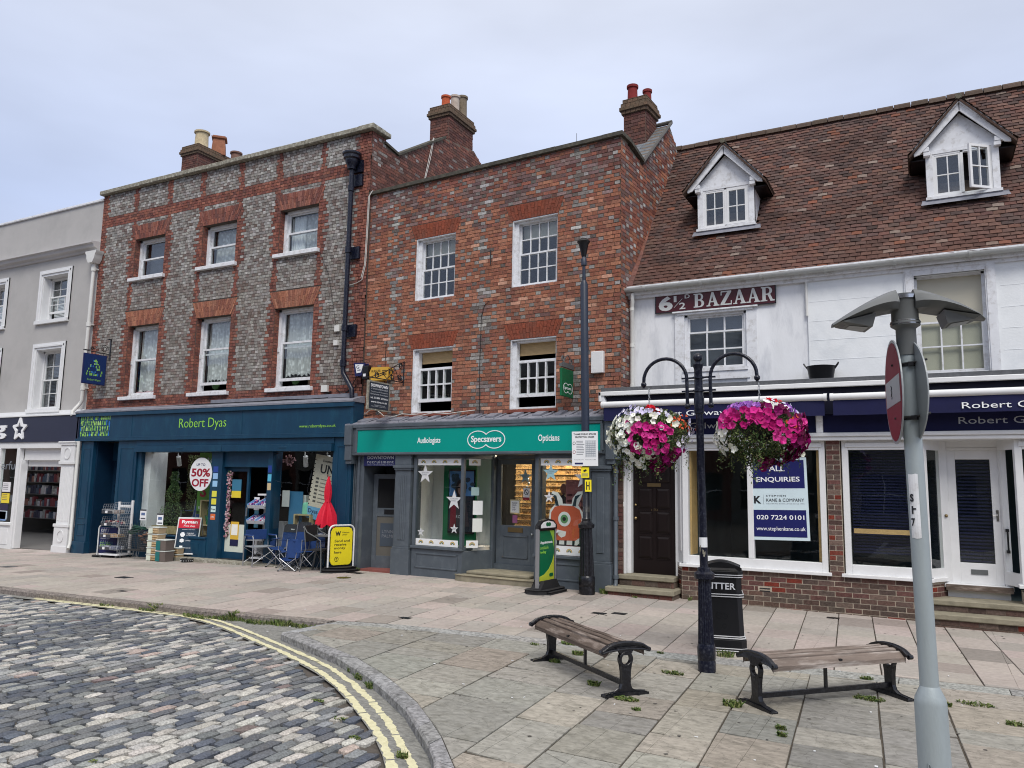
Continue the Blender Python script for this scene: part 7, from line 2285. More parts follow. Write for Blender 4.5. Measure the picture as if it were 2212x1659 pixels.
def basket(cx, cy, cz, rx, rz, seed, scheme, label):
    Rb = random.Random(seed)
    F = FR(cx, cy, cz)
    t = thing('flower_basket', F, label, 'hanging basket', 'hanging flower baskets on the iron post')
    mb = MB(F); mb.lathe([(.05, -.14), (.15, -.1), (.2, -.02), (.22, .06), (.23, .07), (.2, .07)], (0, 0), 20); mb.build('bowl', 'black_plain', t, smooth=True)
    mb = MB(F)
    zt = 2.93 - cz
    for k in range(5):
        z = zt - .025 - k * .035
        mb.tube([(.009 * math.cos(a) * (1 if k % 2 else .3), .009 * math.cos(a) * (.3 if k % 2 else 1), z + .018 * math.sin(a)) for a in [i * PI / 4 for i in range(9)]], .0035, 5)
    for a in (0, 2.1, 4.2): mb.tube([(0, 0, zt - .19), (.21 * math.cos(a), .21 * math.sin(a), .07)], .004, 5)
    mb.build('chain', 'wire', t)
    # foliage: shell of leaves + trailing strands
    def pt(u, v, k=1.0):
        a = 2 * PI * u
        s = 2 * v - 1
        r = math.sqrt(max(0, 1 - s * s))
        bump = 1 + .22 * noise.noise(Vector((math.cos(a) * 1.4 + seed, math.sin(a) * 1.4, s * 1.6)))
        wz = rz * (1.15 if s < 0 else .85)
        rr = rx * (1 if s > -.3 else 1 - .35 * (-s - .3))
        return Vector((r * math.cos(a) * rr * bump * k, r * math.sin(a) * rr * bump * k, s * wz * bump * k))
    mb = MB(F)
    G_ = [lin(70, 92, 48), lin(54, 76, 42), lin(92, 108, 58), lin(44, 62, 38), lin(110, 118, 70), lin(80, 70, 48)]
    def leaf(p, sz, c):
        d = Vector((Rb.gauss(0, 1), Rb.gauss(0, 1), Rb.gauss(0, 1))).normalized()
        e = d.orthogonal().normalized() * sz * .5
        d = d * sz
        mb.add([p - d, p + e, p + d, p - e], [(0, 1, 2, 3)], 0, c)
    for k in range(7600):
        q = Rb.random()
        p = pt(Rb.random(), Rb.random(), .55 + .43 * (q ** .4))
        leaf(p, Rb.uniform(.01, .022), jit(Rb.choice(G_), .15))
    for k in range(30):
        a = Rb.uniform(0, 2 * PI); l = Rb.uniform(.15, .42); r0 = rx * Rb.uniform(.5, .95)
        p = Vector((r0 * math.cos(a), r0 * math.sin(a), -rz * Rb.uniform(.1, .7)))
        for j in range(int(l * 110)):
            p = p + Vector((Rb.gauss(0, .007), Rb.gauss(0, .007), -.0088))
            leaf(p + Vector((Rb.gauss(0, .013), Rb.gauss(0, .013), 0)), Rb.uniform(.008, .017), jit(Rb.choice(G_), .15))
    mb.build('foliage', 'leaf', t)
    # flowers
    def flower(m, p, n, sz, c):
        n = n.normalized()
        a = n.orthogonal().normalized(); b = n.cross(a)
        ro = Rb.uniform(0, 6)
        vs = [p - n * sz * .25]
        for i in range(10):
            t_ = ro + 2 * PI * i / 10
            r = sz * (1.0 if i % 2 == 0 else .8) * Rb.uniform(.9, 1.08)
            vs.append(p + (a * math.cos(t_) + b * math.sin(t_)) * r + n * sz * Rb.uniform(.0, .2))
        for i in range(10):
            m.add([vs[0], vs[1 + i], vs[1 + (i + 1) % 10]], [(0, 1, 2)], 0, c)
        dk = mix(c, (.08, .0, .05), .45) if c[1] < .4 else mix(c, lin(220, 225, 150), .5)
        q = p - n * sz * .12
        m.add([q + (a * math.cos(i * 2 * PI / 6) + b * math.sin(i * 2 * PI / 6)) * sz * .2 for i in range(6)], [tuple(range(6))], 0, dk)
    for (nm, cnt, sz, cols, us, vs_) in scheme:
        m = MB(F)
        for (u0, u1, v0, v1, n_) in us:
            for k in range(n_):
                u = Rb.uniform(u0, u1) / 360; v = Rb.uniform(v0, v1)
                p = pt(u, v, Rb.uniform(.97, 1.1))
                nn_ = p.copy(); nn_.z *= .6; nn_ = nn_.normalized() + Vector((Rb.gauss(0, .3), Rb.gauss(0, .3), Rb.gauss(0, .25)))
                flower(m, p, nn_, sz * Rb.uniform(.85, 1.2), jit(Rb.choice(cols), .12))
        m.build(nm, 'petal', t)
    return t
PINK = [lin(200, 38, 134), lin(186, 26, 116), lin(212, 64, 150), lin(170, 16, 104)]
MAG = [lin(126, 6, 88), lin(104, 6, 70), lin(146, 14, 104), lin(84, 4, 48)]
WHT = [lin(236, 238, 222), lin(228, 232, 228), lin(240, 240, 232)]
LIL = [lin(160, 100, 190), lin(180, 124, 206), lin(146, 92, 180)]
PALE = [lin(216, 214, 240), lin(226, 222, 236), lin(206, 200, 232)]
REDF = [lin(200, 10, 34), lin(178, 8, 30)]
ORA = [lin(206, 96, 60), lin(196, 80, 52)]
# azimuth seen from the camera: 298 deg (towards viewer); 208 = picture left, 28 = picture right
basket(-2.64, 8.18, 2.42, .4, .34, 4, [
    ('white_petunias', 0, .034, WHT, [(186, 262, .1, .8, 112), (240, 300, .05, .35, 24), (262, 330, .55, .8, 12)], 0),
    ('pink_petunias', 0, .038, PINK, [(258, 318, .22, .62, 62), (250, 300, .5, .68, 8)], 0),
    ('magenta_petunias', 0, .036, MAG, [(320, 380, .02, .3, 34), (290, 350, .0, .2, 22)], 0),
    ('pale_lobelias', 0, .026, PALE, [(200, 330, .8, .97, 46), (330, 380, .3, .7, 22)], 0),
    ('red_geraniums', 0, .024, REDF, [(280, 320, .93, 1.0, 60)], 0),
    ('orange_calibrachoas', 0, .018, ORA, [(320, 372, .55, .78, 34)], 0)], 'round flower basket with mostly white petunias on the west side and a red geranium top')
basket(-1.46, 8.12, 2.45, .43, .33, 9, [
    ('white_petunias', 0, .034, WHT, [(190, 240, .2, .6, 46), (345, 392, .12, .5, 22), (290, 340, .82, .95, 12)], 0),
    ('pink_petunias', 0, .04, PINK, [(215, 300, .5, .78, 62), (290, 345, .3, .6, 34)], 0),
    ('magenta_petunias', 0, .042, MAG, [(330, 395, .25, .7, 64), (335, 392, .0, .4, 62), (280, 330, .7, .85, 16), (285, 330, .0, .08, 14)], 0),
    ('lilac_verbenas', 0, .022, LIL, [(215, 285, .8, .93, 90), (330, 370, .8, .92, 26)], 0),
    ('red_geraniums', 0, .022, REDF, [(330, 350, .92, 1.0, 24)], 0),
    ('pale_lobelias', 0, .024, PALE, [(310, 350, .86, .98, 16), (350, 395, .7, .85, 16)], 0),
    ('orange_calibrachoas', 0, .02, ORA, [(318, 345, .5, .72, 16)], 0)], 'wide flower basket of deep pink and magenta petunias with lilac verbena on top')

# ================================================================== litter bin
ang = 28
FBn = FR(-2.17, 9.4, 0, 14) @ Matrix.Diagonal((1.08, 1.0, 1.04, 1))
t = thing('litter_bin', FBn, 'square black litter bin with white bands and LITTER lettering behind the basket post', 'bin')
def rring(mb, w, z0, z1, w2=None, c=.05):
    w2 = w2 or w
    def oct_(w): return [(-w + c, -w), (w - c, -w), (w, -w + c), (w, w - c), (w - c, w), (-w + c, w), (-w, w - c), (-w, -w + c)]
    a, b = oct_(w), oct_(w2)
    mb.add([(p[0], p[1], z0) for p in a] + [(p[0], p[1], z1) for p in b], [tuple(range(7, -1, -1)), tuple(range(8, 16))] + [(i, (i + 1) % 8, (i + 1) % 8 + 8, i + 8) for i in range(8)])
mb = MB(FBn)
rring(mb, .245, -.02, .14); rring(mb, .225, .14, .6, .205); rring(mb, .2, .6, .83, .2); rring(mb, .222, .585, .625); rring(mb, .215, .8, .83)
rring(mb, .235, .14, .17, .225)
bb = mb.build('body', 'black_plain', t, bevel=.006)
mb = MB(FBn)
rring(mb, .218, .83, .87); rring(mb, .215, .87, .905, .185)
mb.prism([(-.2 + .4 * i / 12, .9 + .055 * math.sin(PI * i / 12)) for i in range(13)] + [(.2, .88), (-.2, .88)], -.19, .19)
mb.build('lid', 'black_plain', t, bevel=.008)
for z, w in ((.02, .247), (.045, .247), (.15, .238), (.17, .228), (.59, .2245), (.615, .2245), (.80, .2175), (.823, .2175)):
    mb = MB(FBn); rring(mb, w, z, z + .009); mb.build('white_band', 'white_paint', bb)
text('LITTER', FBn, -.15, .14, .67, .74, -.201, 'ink_white', bb, bold=.02)
mb = MB(FBn); mb.box(.2, .206, -.12, .12, .66, .78); mb.build('opening', 'void', t)
for (u, z, r) in ((-.03, .39, .035), (.03, .385, .028), (.02, .28, .025)): mb = MB(FBn); mb.prism(ell(u, z, r, r * 1.1, 12), -.222, -.2175); mb.build('paint_patch', 'void', bb)

# ================================================================== benches
def bench(F, label, wood):
    t = thing('bench', F, label, 'bench', 'backless slatted benches on the flagstones')
    Lb = 1.42
    # curved seat section: (y, z)
    def sec(s):      # s -1..1
        return (s * .215, .44 - .035 * abs(s) ** 2.2 - (.03 * max(0, abs(s) - .8) / .2))
    n = 5
    for i in range(n):
        s0, s1 = -1 + 2 * i / n + .068, -1 + 2 * (i + 1) / n - .068
        mb = MB(F)
        (ya, za), (yb, zb) = sec(s0), sec(s1)
        if i == 0: za -= .018; ya -= .004
        if i == n - 1: zb -= .018; yb += .004
        tck = .04
        segs = 10
        vs, fs = [], []
        for k in range(segs + 1):
            x = -Lb / 2 + Lb * k / segs
            w = .0015 * math.sin(k * 1.7 + i)
            vs += [(x, ya, za + w), (x, (ya + yb) / 2, (za + zb) / 2 + .004 + w), (x, yb, zb + w), (x, yb, zb - tck), (x, ya, za - tck)]
        for k in range(segs):
            for j in range(5): a = k * 5; fs.append((a + j, a + 5 + j, a + 5 + (j + 1) % 5, a + (j + 1) % 5))
        fs += [(4, 3, 2, 1, 0), tuple(segs * 5 + j for j in range(5))]
        mb.add(vs, fs)
        mb.build('slat', wood, t, bevel=.004)
    for s in (-1, 1):
        x = s * (Lb / 2 + .015)
        mb = MB(F)       # cast armrest rim along the curved section, as a channel
        P = []
        for k in range(17):
            q = -1.12 + 2.24 * k / 16
            y, z = q * .215, .462 - .04 * abs(q) ** 2.2 - .05 * max(0, abs(q) - .82)
            P.append((y, z))
        vs = []; fs = []
        wd = .045
        for k, (y, z) in enumerate(P):
            th_ = .022 + .042 * (1 - abs(-1 + 2 * k / 16) ** 3)
            vs += [(x - wd * .5 - .01 * s, y, z), (x + wd * .5 * 1 + .0, y, z - .003), (x + wd * .5, y, z - .022), (x + .004, y, z - .022), (x + .004, y, z - th_), (x - wd * .5, y, z - th_)]
        m_ = 6
        for k in range(16):
            for j in range(m_): fs.append((k * m_ + j, (k + 1) * m_ + j, (k + 1) * m_ + (j + 1) % m_, k * m_ + (j + 1) % m_))
        fs += [tuple(range(m_ - 1, -1, -1)), tuple(16 * m_ + j for j in range(m_))]
        mb.add(vs, fs)
        rim = [(x + s * .014, p[0], p[1] - (.022 + .042 * (1 - abs(-1 + 2 * k / 16) ** 3))) for k, p in enumerate(P)]
        mb.tube(rim, .01, 6); mb.tube([(x + s * .014, p[0], p[1] - .006) for p in P], .012, 6)
        for e_ in (0, 16): mb.tube([(x - .02, P[e_][0], P[e_][1] - .012), (x + .02, P[e_][0], P[e_][1] - .012)], .022, 8)
        mb.build('end_casting', 'black_iron', t, smooth=True)
        mb = MB(F)       # leg: ring, column, spread foot
        R0, R1 = .072, .046
        vs = []; fs = []
        nn_ = 24
        for k in range(nn_):
            a = 2 * PI * k / nn_
            for (r, xx) in ((R0, x - .022), (R0, x + .022), (R1, x + .022), (R1, x - .022)):
                vs.append((xx, r * math.cos(a), .31 + r * math.sin(a)))
        for k in range(nn_):
            for j in range(4): fs.append((k * 4 + j, ((k + 1) % nn_) * 4 + j, ((k + 1) % nn_) * 4 + (j + 1) % 4, k * 4 + (j + 1) % 4))
        mb.add(vs, fs)
        mb.prism([(-.1, .415), (.1, .415), (.06, .375), (.045, .35), (-.045, .35), (-.06, .375)], x - .024, x + .02, ax='x')
        mb.prism([(-.052, .26), (-.04, .245), (.04, .245), (.052, .26), (.042, .2), (.04, .1), (.055, .06), (.1, .035), (.215, .022), (.215, -.01), (-.215, -.01), (-.215, .022), (-.1, .035), (-.055, .06), (-.04, .1), (-.042, .2)][:16], x - .022, x + .022, ax='x')
        mb.prism([(-.225, -.01), (.225, -.01), (.225, .018), (.09, .03), (-.09, .03), (-.225, .018)], x - .035, x + .035, ax='x')
        mb.build('leg', 'black_iron', t, bevel=.004)
    mb = MB(F); mb.box(-Lb / 2, Lb / 2, -.014, .014, .075, .115); mb.build('stretcher', 'black_iron', t)
    mb = MB(F); mb.box(-.012, .012, -.012, .012, .1, .4); mb.box(-.015, .015, -.2, .2, .385, .4); mb.build('centre_strut', 'black_iron', t)
    return t
a1 = math.degrees(math.atan2(7.8 - 6.78, -3.66 + 2.36))
bench(FR(-3.01, 7.28, .01, a1 + 180), 'dark weathered slatted bench nearer the kerb, tilting away from the basket post', 'bench_wood')
a2 = math.degrees(math.atan2(8.25 - 7.03, -.29 + 1.42))
bench(FR(-.86, 7.63, .0, a2), 'pale bleached slatted bench beside the grey sign pole', 'bench_wood_pale')

# ================================================================== grey pole with solar head and no entry signs
FPp = FR(-.02, 5.18, 0) @ Matrix.Rotation(rad(-.9), 4, 'Y')
t = thing('sign_pole', FPp, 'galvanised grey pole carrying a two winged lamp head and round no entry signs', 'pole')
mb = MB(FPp); mb.lathe([(.086, -.05), (.084, .66), (.08, .69), (.05, .755), (.048, .76)], (0, 0), 32); mb.build('base_sleeve', 'galv', t, smooth=True)
mb = MB(FPp); mb.lathe([(.05, .74), (.049, 2.7), (.049, 2.72)], (0, 0), 32); mb.build('shaft', 'galv', t, smooth=True)
mb = MB(FPp); mb.tube([(.03, -.078, .3), (-.0, -.088, .31), (-.03, -.085, .36), (-.035, -.083, .2), (-.034, -.084, -.02)], .0035, 6); mb.build('door_seam', 'galv', t)
mb = MB(FPp); mb.lathe([(.055, 2.66), (.056, 2.82), (.06, 2.825), (.082, 2.84), (.085, 2.86), (.08, 2.87)], (0, 0), 32); mb.lathe([(.076, 2.86), (.074, 3.0), (.078, 3.005), (.078, 3.03), (.06, 3.035)], (0, 0), 32); mb.build('lamp_collar', 'lamp_grey', t, smooth=True)
for z in (2.845, 3.0): mb = MB(FPp); mb.lathe([(.0835, z), (.0835, z + .022)], (0, 0), 32); mb.build('steel_band', 'chrome', t, smooth=True)
def wing(ang_, ln, droop, tip):
    FW = FPp @ Matrix.Rotation(rad(ang_), 4, 'Z')
    mb = MB(FW)
    vs, fs = [], []
    n = 10
    for i in range(n + 1):
        s = i / n
        x = .05 + ln * s
        zc = 2.985 - droop * s ** 1.4
        hw = .09 + .085 * math.sin(PI * min(1, s * 1.15)) ** .8 * (1 - .25 * s) if s < .96 else .03
        hh_ = .07 * (1 - s) + .014
        for (a, b) in ((-1, -.15), (-.75, .45), (-.3, .9), (.3, .9), (.75, .45), (1, -.15), (.7, -.6), (-.7, -.6)):
            vs.append((x, a * hw, zc + b * hh_))
    for i in range(n):
        for j in range(8): fs.append((i * 8 + j, (i + 1) * 8 + j, (i + 1) * 8 + (j + 1) % 8, i * 8 + (j + 1) % 8))
    fs += [tuple(range(7, -1, -1)), tuple(n * 8 + j for j in range(8))]
    mb.add(vs, fs)
    w = mb.build('wing', 'lamp_grey', t, smooth=True)
    mb = MB(FW)
    x0, x1 = .05 + ln * .38, .05 + ln * .9
    z0, z1 = 2.965 - droop * .3, 2.985 - droop * .86
    mb.add([(x0, -.11, z0 - .02), (x1, -.1, z1 - .01), (x1, .1, z1 - .01), (x0, .11, z0 - .02), (x0 + .02, -.09, z0 - .1), (x1 - .03, -.07, z1 - .025), (x1 - .03, .07, z1 - .025), (x0 + .02, .09, z0 - .1)], [(4, 7, 6, 5), (0, 1, 2, 3), (0, 4, 5, 1), (1, 5, 6, 2), (2, 6, 7, 3), (3, 7, 4, 0)])
    lw = mb.build('lamp_tray', 'lamp_grey', w)
    mb = MB(FW); mb.add([(x0 + .04, -.075, z0 - .101), (x1 - .05, -.055, z1 - .031), (x1 - .05, .055, z1 - .031), (x0 + .04, .075, z0 - .101)], [(0, 3, 2, 1)]); mb.build('lens', 'sign_grey', lw)
wing(198, .37, .13, 0)
wing(10, .37, .13, 0)
def disc_sign(F, front):
    mb = MB(F); mb.prism(ell(0, 0, .315, .315, 48), -.004, .004); d = mb.build('no_entry_sign' if front else 'round_sign', 'sign_grey', t, label='round red no entry sign with scratched white bar' if front else 'grey back of a round sign')
    if front:
        mb = MB(F); mb.prism(ell(0, 0, .297, .297, 48), -.006, -.004); fc = mb.build('red_face', 'sign_red', d)
        mb = MB(F); mb.box(-.255, .255, -.0085, -.006, -.08, .08); br = mb.build('white_bar', 'sign_grey', d)
        mb = MB(F); mb.tube([(-.03 + .012 * math.sin(k * 1.9), -.0095, -.04 + k * .009) for k in range(10)], .003, 5); mb.build('graffiti_mark', 'ink', d)
    return d
FS_ = FPp @ Matrix.Translation((-.085, .02, 2.445)) @ Matrix.Rotation(rad(-80), 4, 'Z') @ Matrix.Rotation(rad(0), 4, 'Y')
disc_sign(FS_, True)
FS2_ = FPp @ Matrix.Translation((.0, .09, 2.445)) @ Matrix.Rotation(rad(-72), 4, 'Z')
disc_sign(FS2_, False)
for z in (2.28, 2.6):
    mb = MB(FPp); mb.lathe([(.053, z - .012), (.053, z + .012)], (0, 0), 20); mb.tube([(-.09, -.03, z), (.05, -.06, z + .01), (.1, .0, z + .03)], .007, 6); mb.box(.0, .03, -.075, -.05, z - .012, z + .012); mb.build('sign_clamp', 'black_plain', t)
FN = FPp @ Matrix.Rotation(rad(2), 4, 'Z')
mb = MB(FN)
P = []
for j in range(9):
    z = 1.58 + .37 * j / 8
    for i in range(5):
        a = rad(-140 + 62 * i / 4)
        P.append((.0515 * math.cos(a), .0515 * math.sin(a), z + .003 * math.sin(i * 2 + j)))
mb.add(P, [(j * 5 + i, j * 5 + i + 1, (j + 1) * 5 + i + 1, (j + 1) * 5 + i) for j in range(8) for i in range(4)])
num = mb.build('number_sticker', 'white_worn', t, label='peeling white vertical sticker with black figures S 1 7')
FNt = FN @ Matrix.Rotation(rad(-18), 4, 'Z')
for ch, z in (('S', 1.79), ('1', 1.72), ('-', 1.745), ('7', 1.65)):
    w = .02 if ch in 'S7' else (.008 if ch == '1' else .016)
    text(ch, FNt, -.012 - w / 2 + (.012 if ch == '-' else 0), -.012 + w / 2 + (.012 if ch == '-' else 0), z, z + (.045 if ch != '-' else .008), -.0525, 'ink', num, bold=.03, th=.002)

# ================================================================== boards standing on the pavement
# green swing board
FG = FR(-5.82, 11.95, gz(-5.8, 12), 86)
t = thing('pavement_sign', FG, 'green and yellow appointments board in grey frame on a black moulded base', 'sign board')
mb = MB(FG)
mb.prism([(-.12, -.1), (-.12, .1), (-.02, .2), (.62, .2), (.72, .1), (.72, -.1), (.62, -.2), (-.02, -.2)], 0, .07, ax='z')
mb.prism([(-.02, .07), (.62, .07), (.5, .2), (.1, .2)], -.1, .1); mb.prism([(.0, -.26), (.6, -.26), (.56, .26), (.04, .26)], .0, .045, ax='z')
mb.build('base', 'rubber', t, bevel=.015, seg=2)
mb = MB(FG); mb.box(0, .03, -.035, .035, .08, 1.12); mb.box(.58, .61, -.035, .035, .08, 1.12); mb.box(.03, .58, -.03, .03, .12, .16); mb.build('frame', 'alu', t, bevel=.004)
mb = MB(FG); mb.prism([(.0, 1.06), (.61, 1.06), (.61, 1.12), (.5, 1.2), (.305, 1.23), (.11, 1.2), (0, 1.12)], -.04, .04); hd = mb.build('header', 'black_plain', t, bevel=.004)
mb = MB(FG); mb.prism([(.05, 1.08), (.56, 1.08), (.56, 1.13), (.47, 1.18), (.305, 1.2), (.14, 1.18), (.05, 1.13)], -.043, -.04); hw_ = mb.build('header_face', 'paper', hd)
mb = MB(FG); mb.prism(ell(.27, 1.14, .05, .035, 14), -.046, -.043); mb.prism(ell(.34, 1.14, .05, .035, 14), -.0455, -.043); mb.build('emblem', 'shop_green', hw_)
mb = MB(FG); mb.box(.03, .58, -.012, .012, .18, 1.05); pn = mb.build('panel', 'black_plain', t)
mb = MB(FG)
mb.box(.05, .56, -.0145, -.012, .2, 1.03, 0, lin(0, 104, 66))
mb.prism([(.56, .62), (.5, .5), (.38, .38), (.22, .3), (.05, .27), (.05, .2), (.56, .2)], -.017, -.0145, 0, lin(190, 200, 60)); mb.prism([(.4, 1.03), (.5, .9), (.56, .72), (.56, 1.03)], -.0165, -.0145, 0, lin(150, 196, 70))
pf = mb.build('poster', 'paper_attr', pn)
text('Appointments', FG, .08, .5, .8, .86, -.0145, 'ink_white', pf, bold=.01); text('available', FG, .08, .36, .72, .78, -.0145, 'lime_dull', pf); text('today', FG, .08, .28, .64, .7, -.0145, 'lime', pf)
mb = MB(FG); mb.prism(ell(.44, .28, .045, .032, 14), -.0195, -.017); mb.prism(ell(.49, .28, .045, .032, 14), -.019, -.017); mb.build('emblem', 'shop_green', pf)
# yellow money transfer board
FW_ = FR(-10.86, 12.55, gz(-10.9, 12.5), 72)
t = thing('pavement_sign', FW_, 'yellow money transfer board hanging in a white tube frame on a domed rubber base', 'sign board')
mb = MB(FW_); mb.prism(ell(.3, 0, .42, .27, 28), 0, .05, ax='z'); mb.prism(ell(.3, 0, .34, .2, 28), .05, .1, ax='z'); mb.build('base', 'rubber', t, bevel=.03, seg=2)
mb = MB(FW_)
P = [(0, 0, .04), (0, 0, .82)] + [(.12 - .12 * math.cos(rad(a)), 0, .82 + .12 * math.sin(rad(a))) for a in (20, 45, 70, 90)] + [(.48 + .12 * math.sin(rad(a)), 0, .82 + .12 * math.cos(rad(a))) for a in (0, 20, 45, 70, 90)] + [(.6, 0, .04)]
mb.tube(P, .019, 10); mb.build('frame', 'white_paint', t, smooth=True)
mb = MB(FW_)
Pp = [(.05, .22), (.08, .16), (.12, .14), (.48, .14), (.52, .16), (.55, .22), (.55, .8), (.52, .87), (.46, .9), (.14, .9), (.08, .87), (.05, .8)]
mb.prism(Pp, -.01, .01); yp = mb.build('panel', 'cctv_yellow', t, bevel=.003)
mb = MB(FW_)
for u in (.16, .44): mb.tube([(u, 0, .88), (u, 0, .95)], .008, 6)
mb.build('hanger', 'black_plain', t)
text('Western', FW_, .3, .47, .78, .81, -.01, 'ink', yp, th=.002); text('Union', FW_, .3, .42, .735, .765, -.01, 'ink', yp, th=.002); text('W', FW_, .14, .27, .72, .82, -.01, 'ink', yp, bold=.05, th=.002)
for s_, z, w in (('Send and', .6, .36), ('receive', .525, .28), ('money', .44, .26), ('here', .37, .17)): text(s_, FW_, .13, .13 + w, z, z + .05, -.01, 'ink', yp, bold=.01, th=.002)
mb = MB(FW_); outline(mb, ell(.19, .255, .045, .045, 18), .008, -.013, -.01); mb.tube([(.19, -.012, .23), (.19, -.012, .275)], .004, 5); outline(mb, [(.17, .262), (.19, .282), (.21, .262)], .007, -.013, -.01, closed=False); mb.build('arrow_mark', 'ink', yp)
# print shop A-board
FA = FR(-16.0, 12.95, gz(-16, 13), 24)
t = thing('pavement_sign', FA, 'white framed print shop A-board with red header and dark panel', 'sign board')
TL = Matrix.Rotation(rad(-10), 4, 'X')
FA2 = FA @ Matrix.Translation((0, 0, 0)) @ TL
mb = MB(FA2); mb.box(0, .025, -.012, .012, 0, 1.02); mb.box(.555, .58, -.012, .012, 0, 1.02); mb.box(.025, .555, -.012, .012, .985, 1.02); mb.box(.025, .555, -.012, .012, .14, .17); mb.build('frame', 'white_paint', t)
mb = MB(FA2); mb.box(.025, .555, -.004, .006, .17, .985); pn = mb.build('panel', 'fascia_ink', t)
mb = MB(FA2); mb.box(.025, .555, -.0065, -.004, .76, .985, 0, lin(206, 38, 58)); mb.box(.025, .555, -.006, -.004, .17, .76, 0, lin(30, 54, 74)); pf = mb.build('poster', 'paper_attr', pn)
text('Ryman', FA2, .1, .49, .85, .95, -.0065, 'ink_white', pf, bold=.03); text('Print shop', FA2, .16, .44, .78, .835, -.0065, 'ink_white', pf); text('Available at RobertDyas', FA2, .13, .45, .715, .735, -.006, 'ink_white', pf, th=.001)
text('COPYING\n& PRINTING', FA2, .26, .48, .58, .65, -.006, 'ink_white', pf, th=.001); text('LAMINATING', FA2, .24, .48, .45, .475, -.006, 'ink_white', pf, th=.001); text('BINDING', FA2, .24, .4, .28, .3, -.006, 'ink_white', pf, th=.001)
mb = MB(FA2); mb.box(.1, .22, -.008, -.006, .58, .63); mb.box(.125, .195, -.0082, -.006, .63, .66); mb.box(.125, .195, -.0084, -.006, .55, .6); mb.build('printer_symbol', 'ink_white', pf)
mb = MB(FA2)
for k in range(3): mb.prism([(.1, .44 + k * .022), (.16, .415 + k * .022), (.22, .44 + k * .022), (.16, .47 + k * .022)], -.008 - k * .0002, -.006)
mb.build('sheets_symbol', 'ink_white', pf)
mb = MB(FA2); mb.box(.12, .2, -.008, -.006, .24, .34); mb.build('book_symbol', 'ink_white', pf)
FA3 = FA @ Matrix.Translation((0, .42, 0)) @ Matrix.Rotation(rad(12), 4, 'X')
mb = MB(FA3); mb.box(0, .025, -.012, .012, 0, 1.0); mb.box(.555, .58, -.012, .012, 0, 1.0); mb.box(.025, .555, -.01, .01, .12, .15); mb.build('back_frame', 'alu', t)
# key cutting board behind the rack
FK = FR(-18.5, 12.72, gz(-18.5, 12.7), 8)
t = thing('pavement_sign', FK, 'dark blue key cutting board in white tube frame behind the wire rack', 'sign board')
mb = MB(FK)
P = [(0, 0, .02), (0, 0, .68)] + [(.1 - .1 * math.cos(rad(a)), 0, .68 + .1 * math.sin(rad(a))) for a in (20, 45, 70, 90)] + [(.56, 0, .78), (.64, 0, .75), (.66, 0, .68), (.66, 0, .02)]
mb.tube(P, .017, 10); mb.build('frame', 'white_paint', t, smooth=True)
mb = MB(FK); mb.box(.05, .61, -.008, .008, .08, .73); pn = mb.build('panel', 'ink_navy', t, bevel=.003)
text('KEY\nCUTTING', FK, .08, .55, .5, .68, -.008, 'silver_letters', pn, bold=.01, th=.002); text('Available here', FK, .08, .4, .44, .47, -.008, 'silver_letters', pn, th=.001)
mb = MB(FK); mb.box(.07, .5, -.011, -.008, .2, .38, 0, lin(34, 66, 96)); fr_ = mb.build('offer_panel', 'paper_attr', pn); text('BUY 1 GET', FK, .09, .4, .33, .36, -.011, 'lime_dull', fr_, th=.001); text('FREE', FK, .09, .44, .22, .31, -.011, 'lime_dull', fr_, bold=.02, th=.002)
mb = MB(FK); mb.prism(ell(.33, 0, .42, .22, 20), 0, .04, ax='z'); mb.build('base', 'rubber', t, bevel=.02)

# ================================================================== goods outside the hardware shop
def wiregrid(mb, O, U, V, nu, nv, r=.0035, mi=0):
    O, U, V = Vector(O), Vector(U), Vector(V)
    for i in range(nu + 1): mb.tube([O + U * i / nu, O + U * i / nu + V], r, 4, mi, cap=False)
    for j in range(nv + 1): mb.tube([O + V * j / nv, O + V * j / nv + U], r, 4, mi, cap=False)
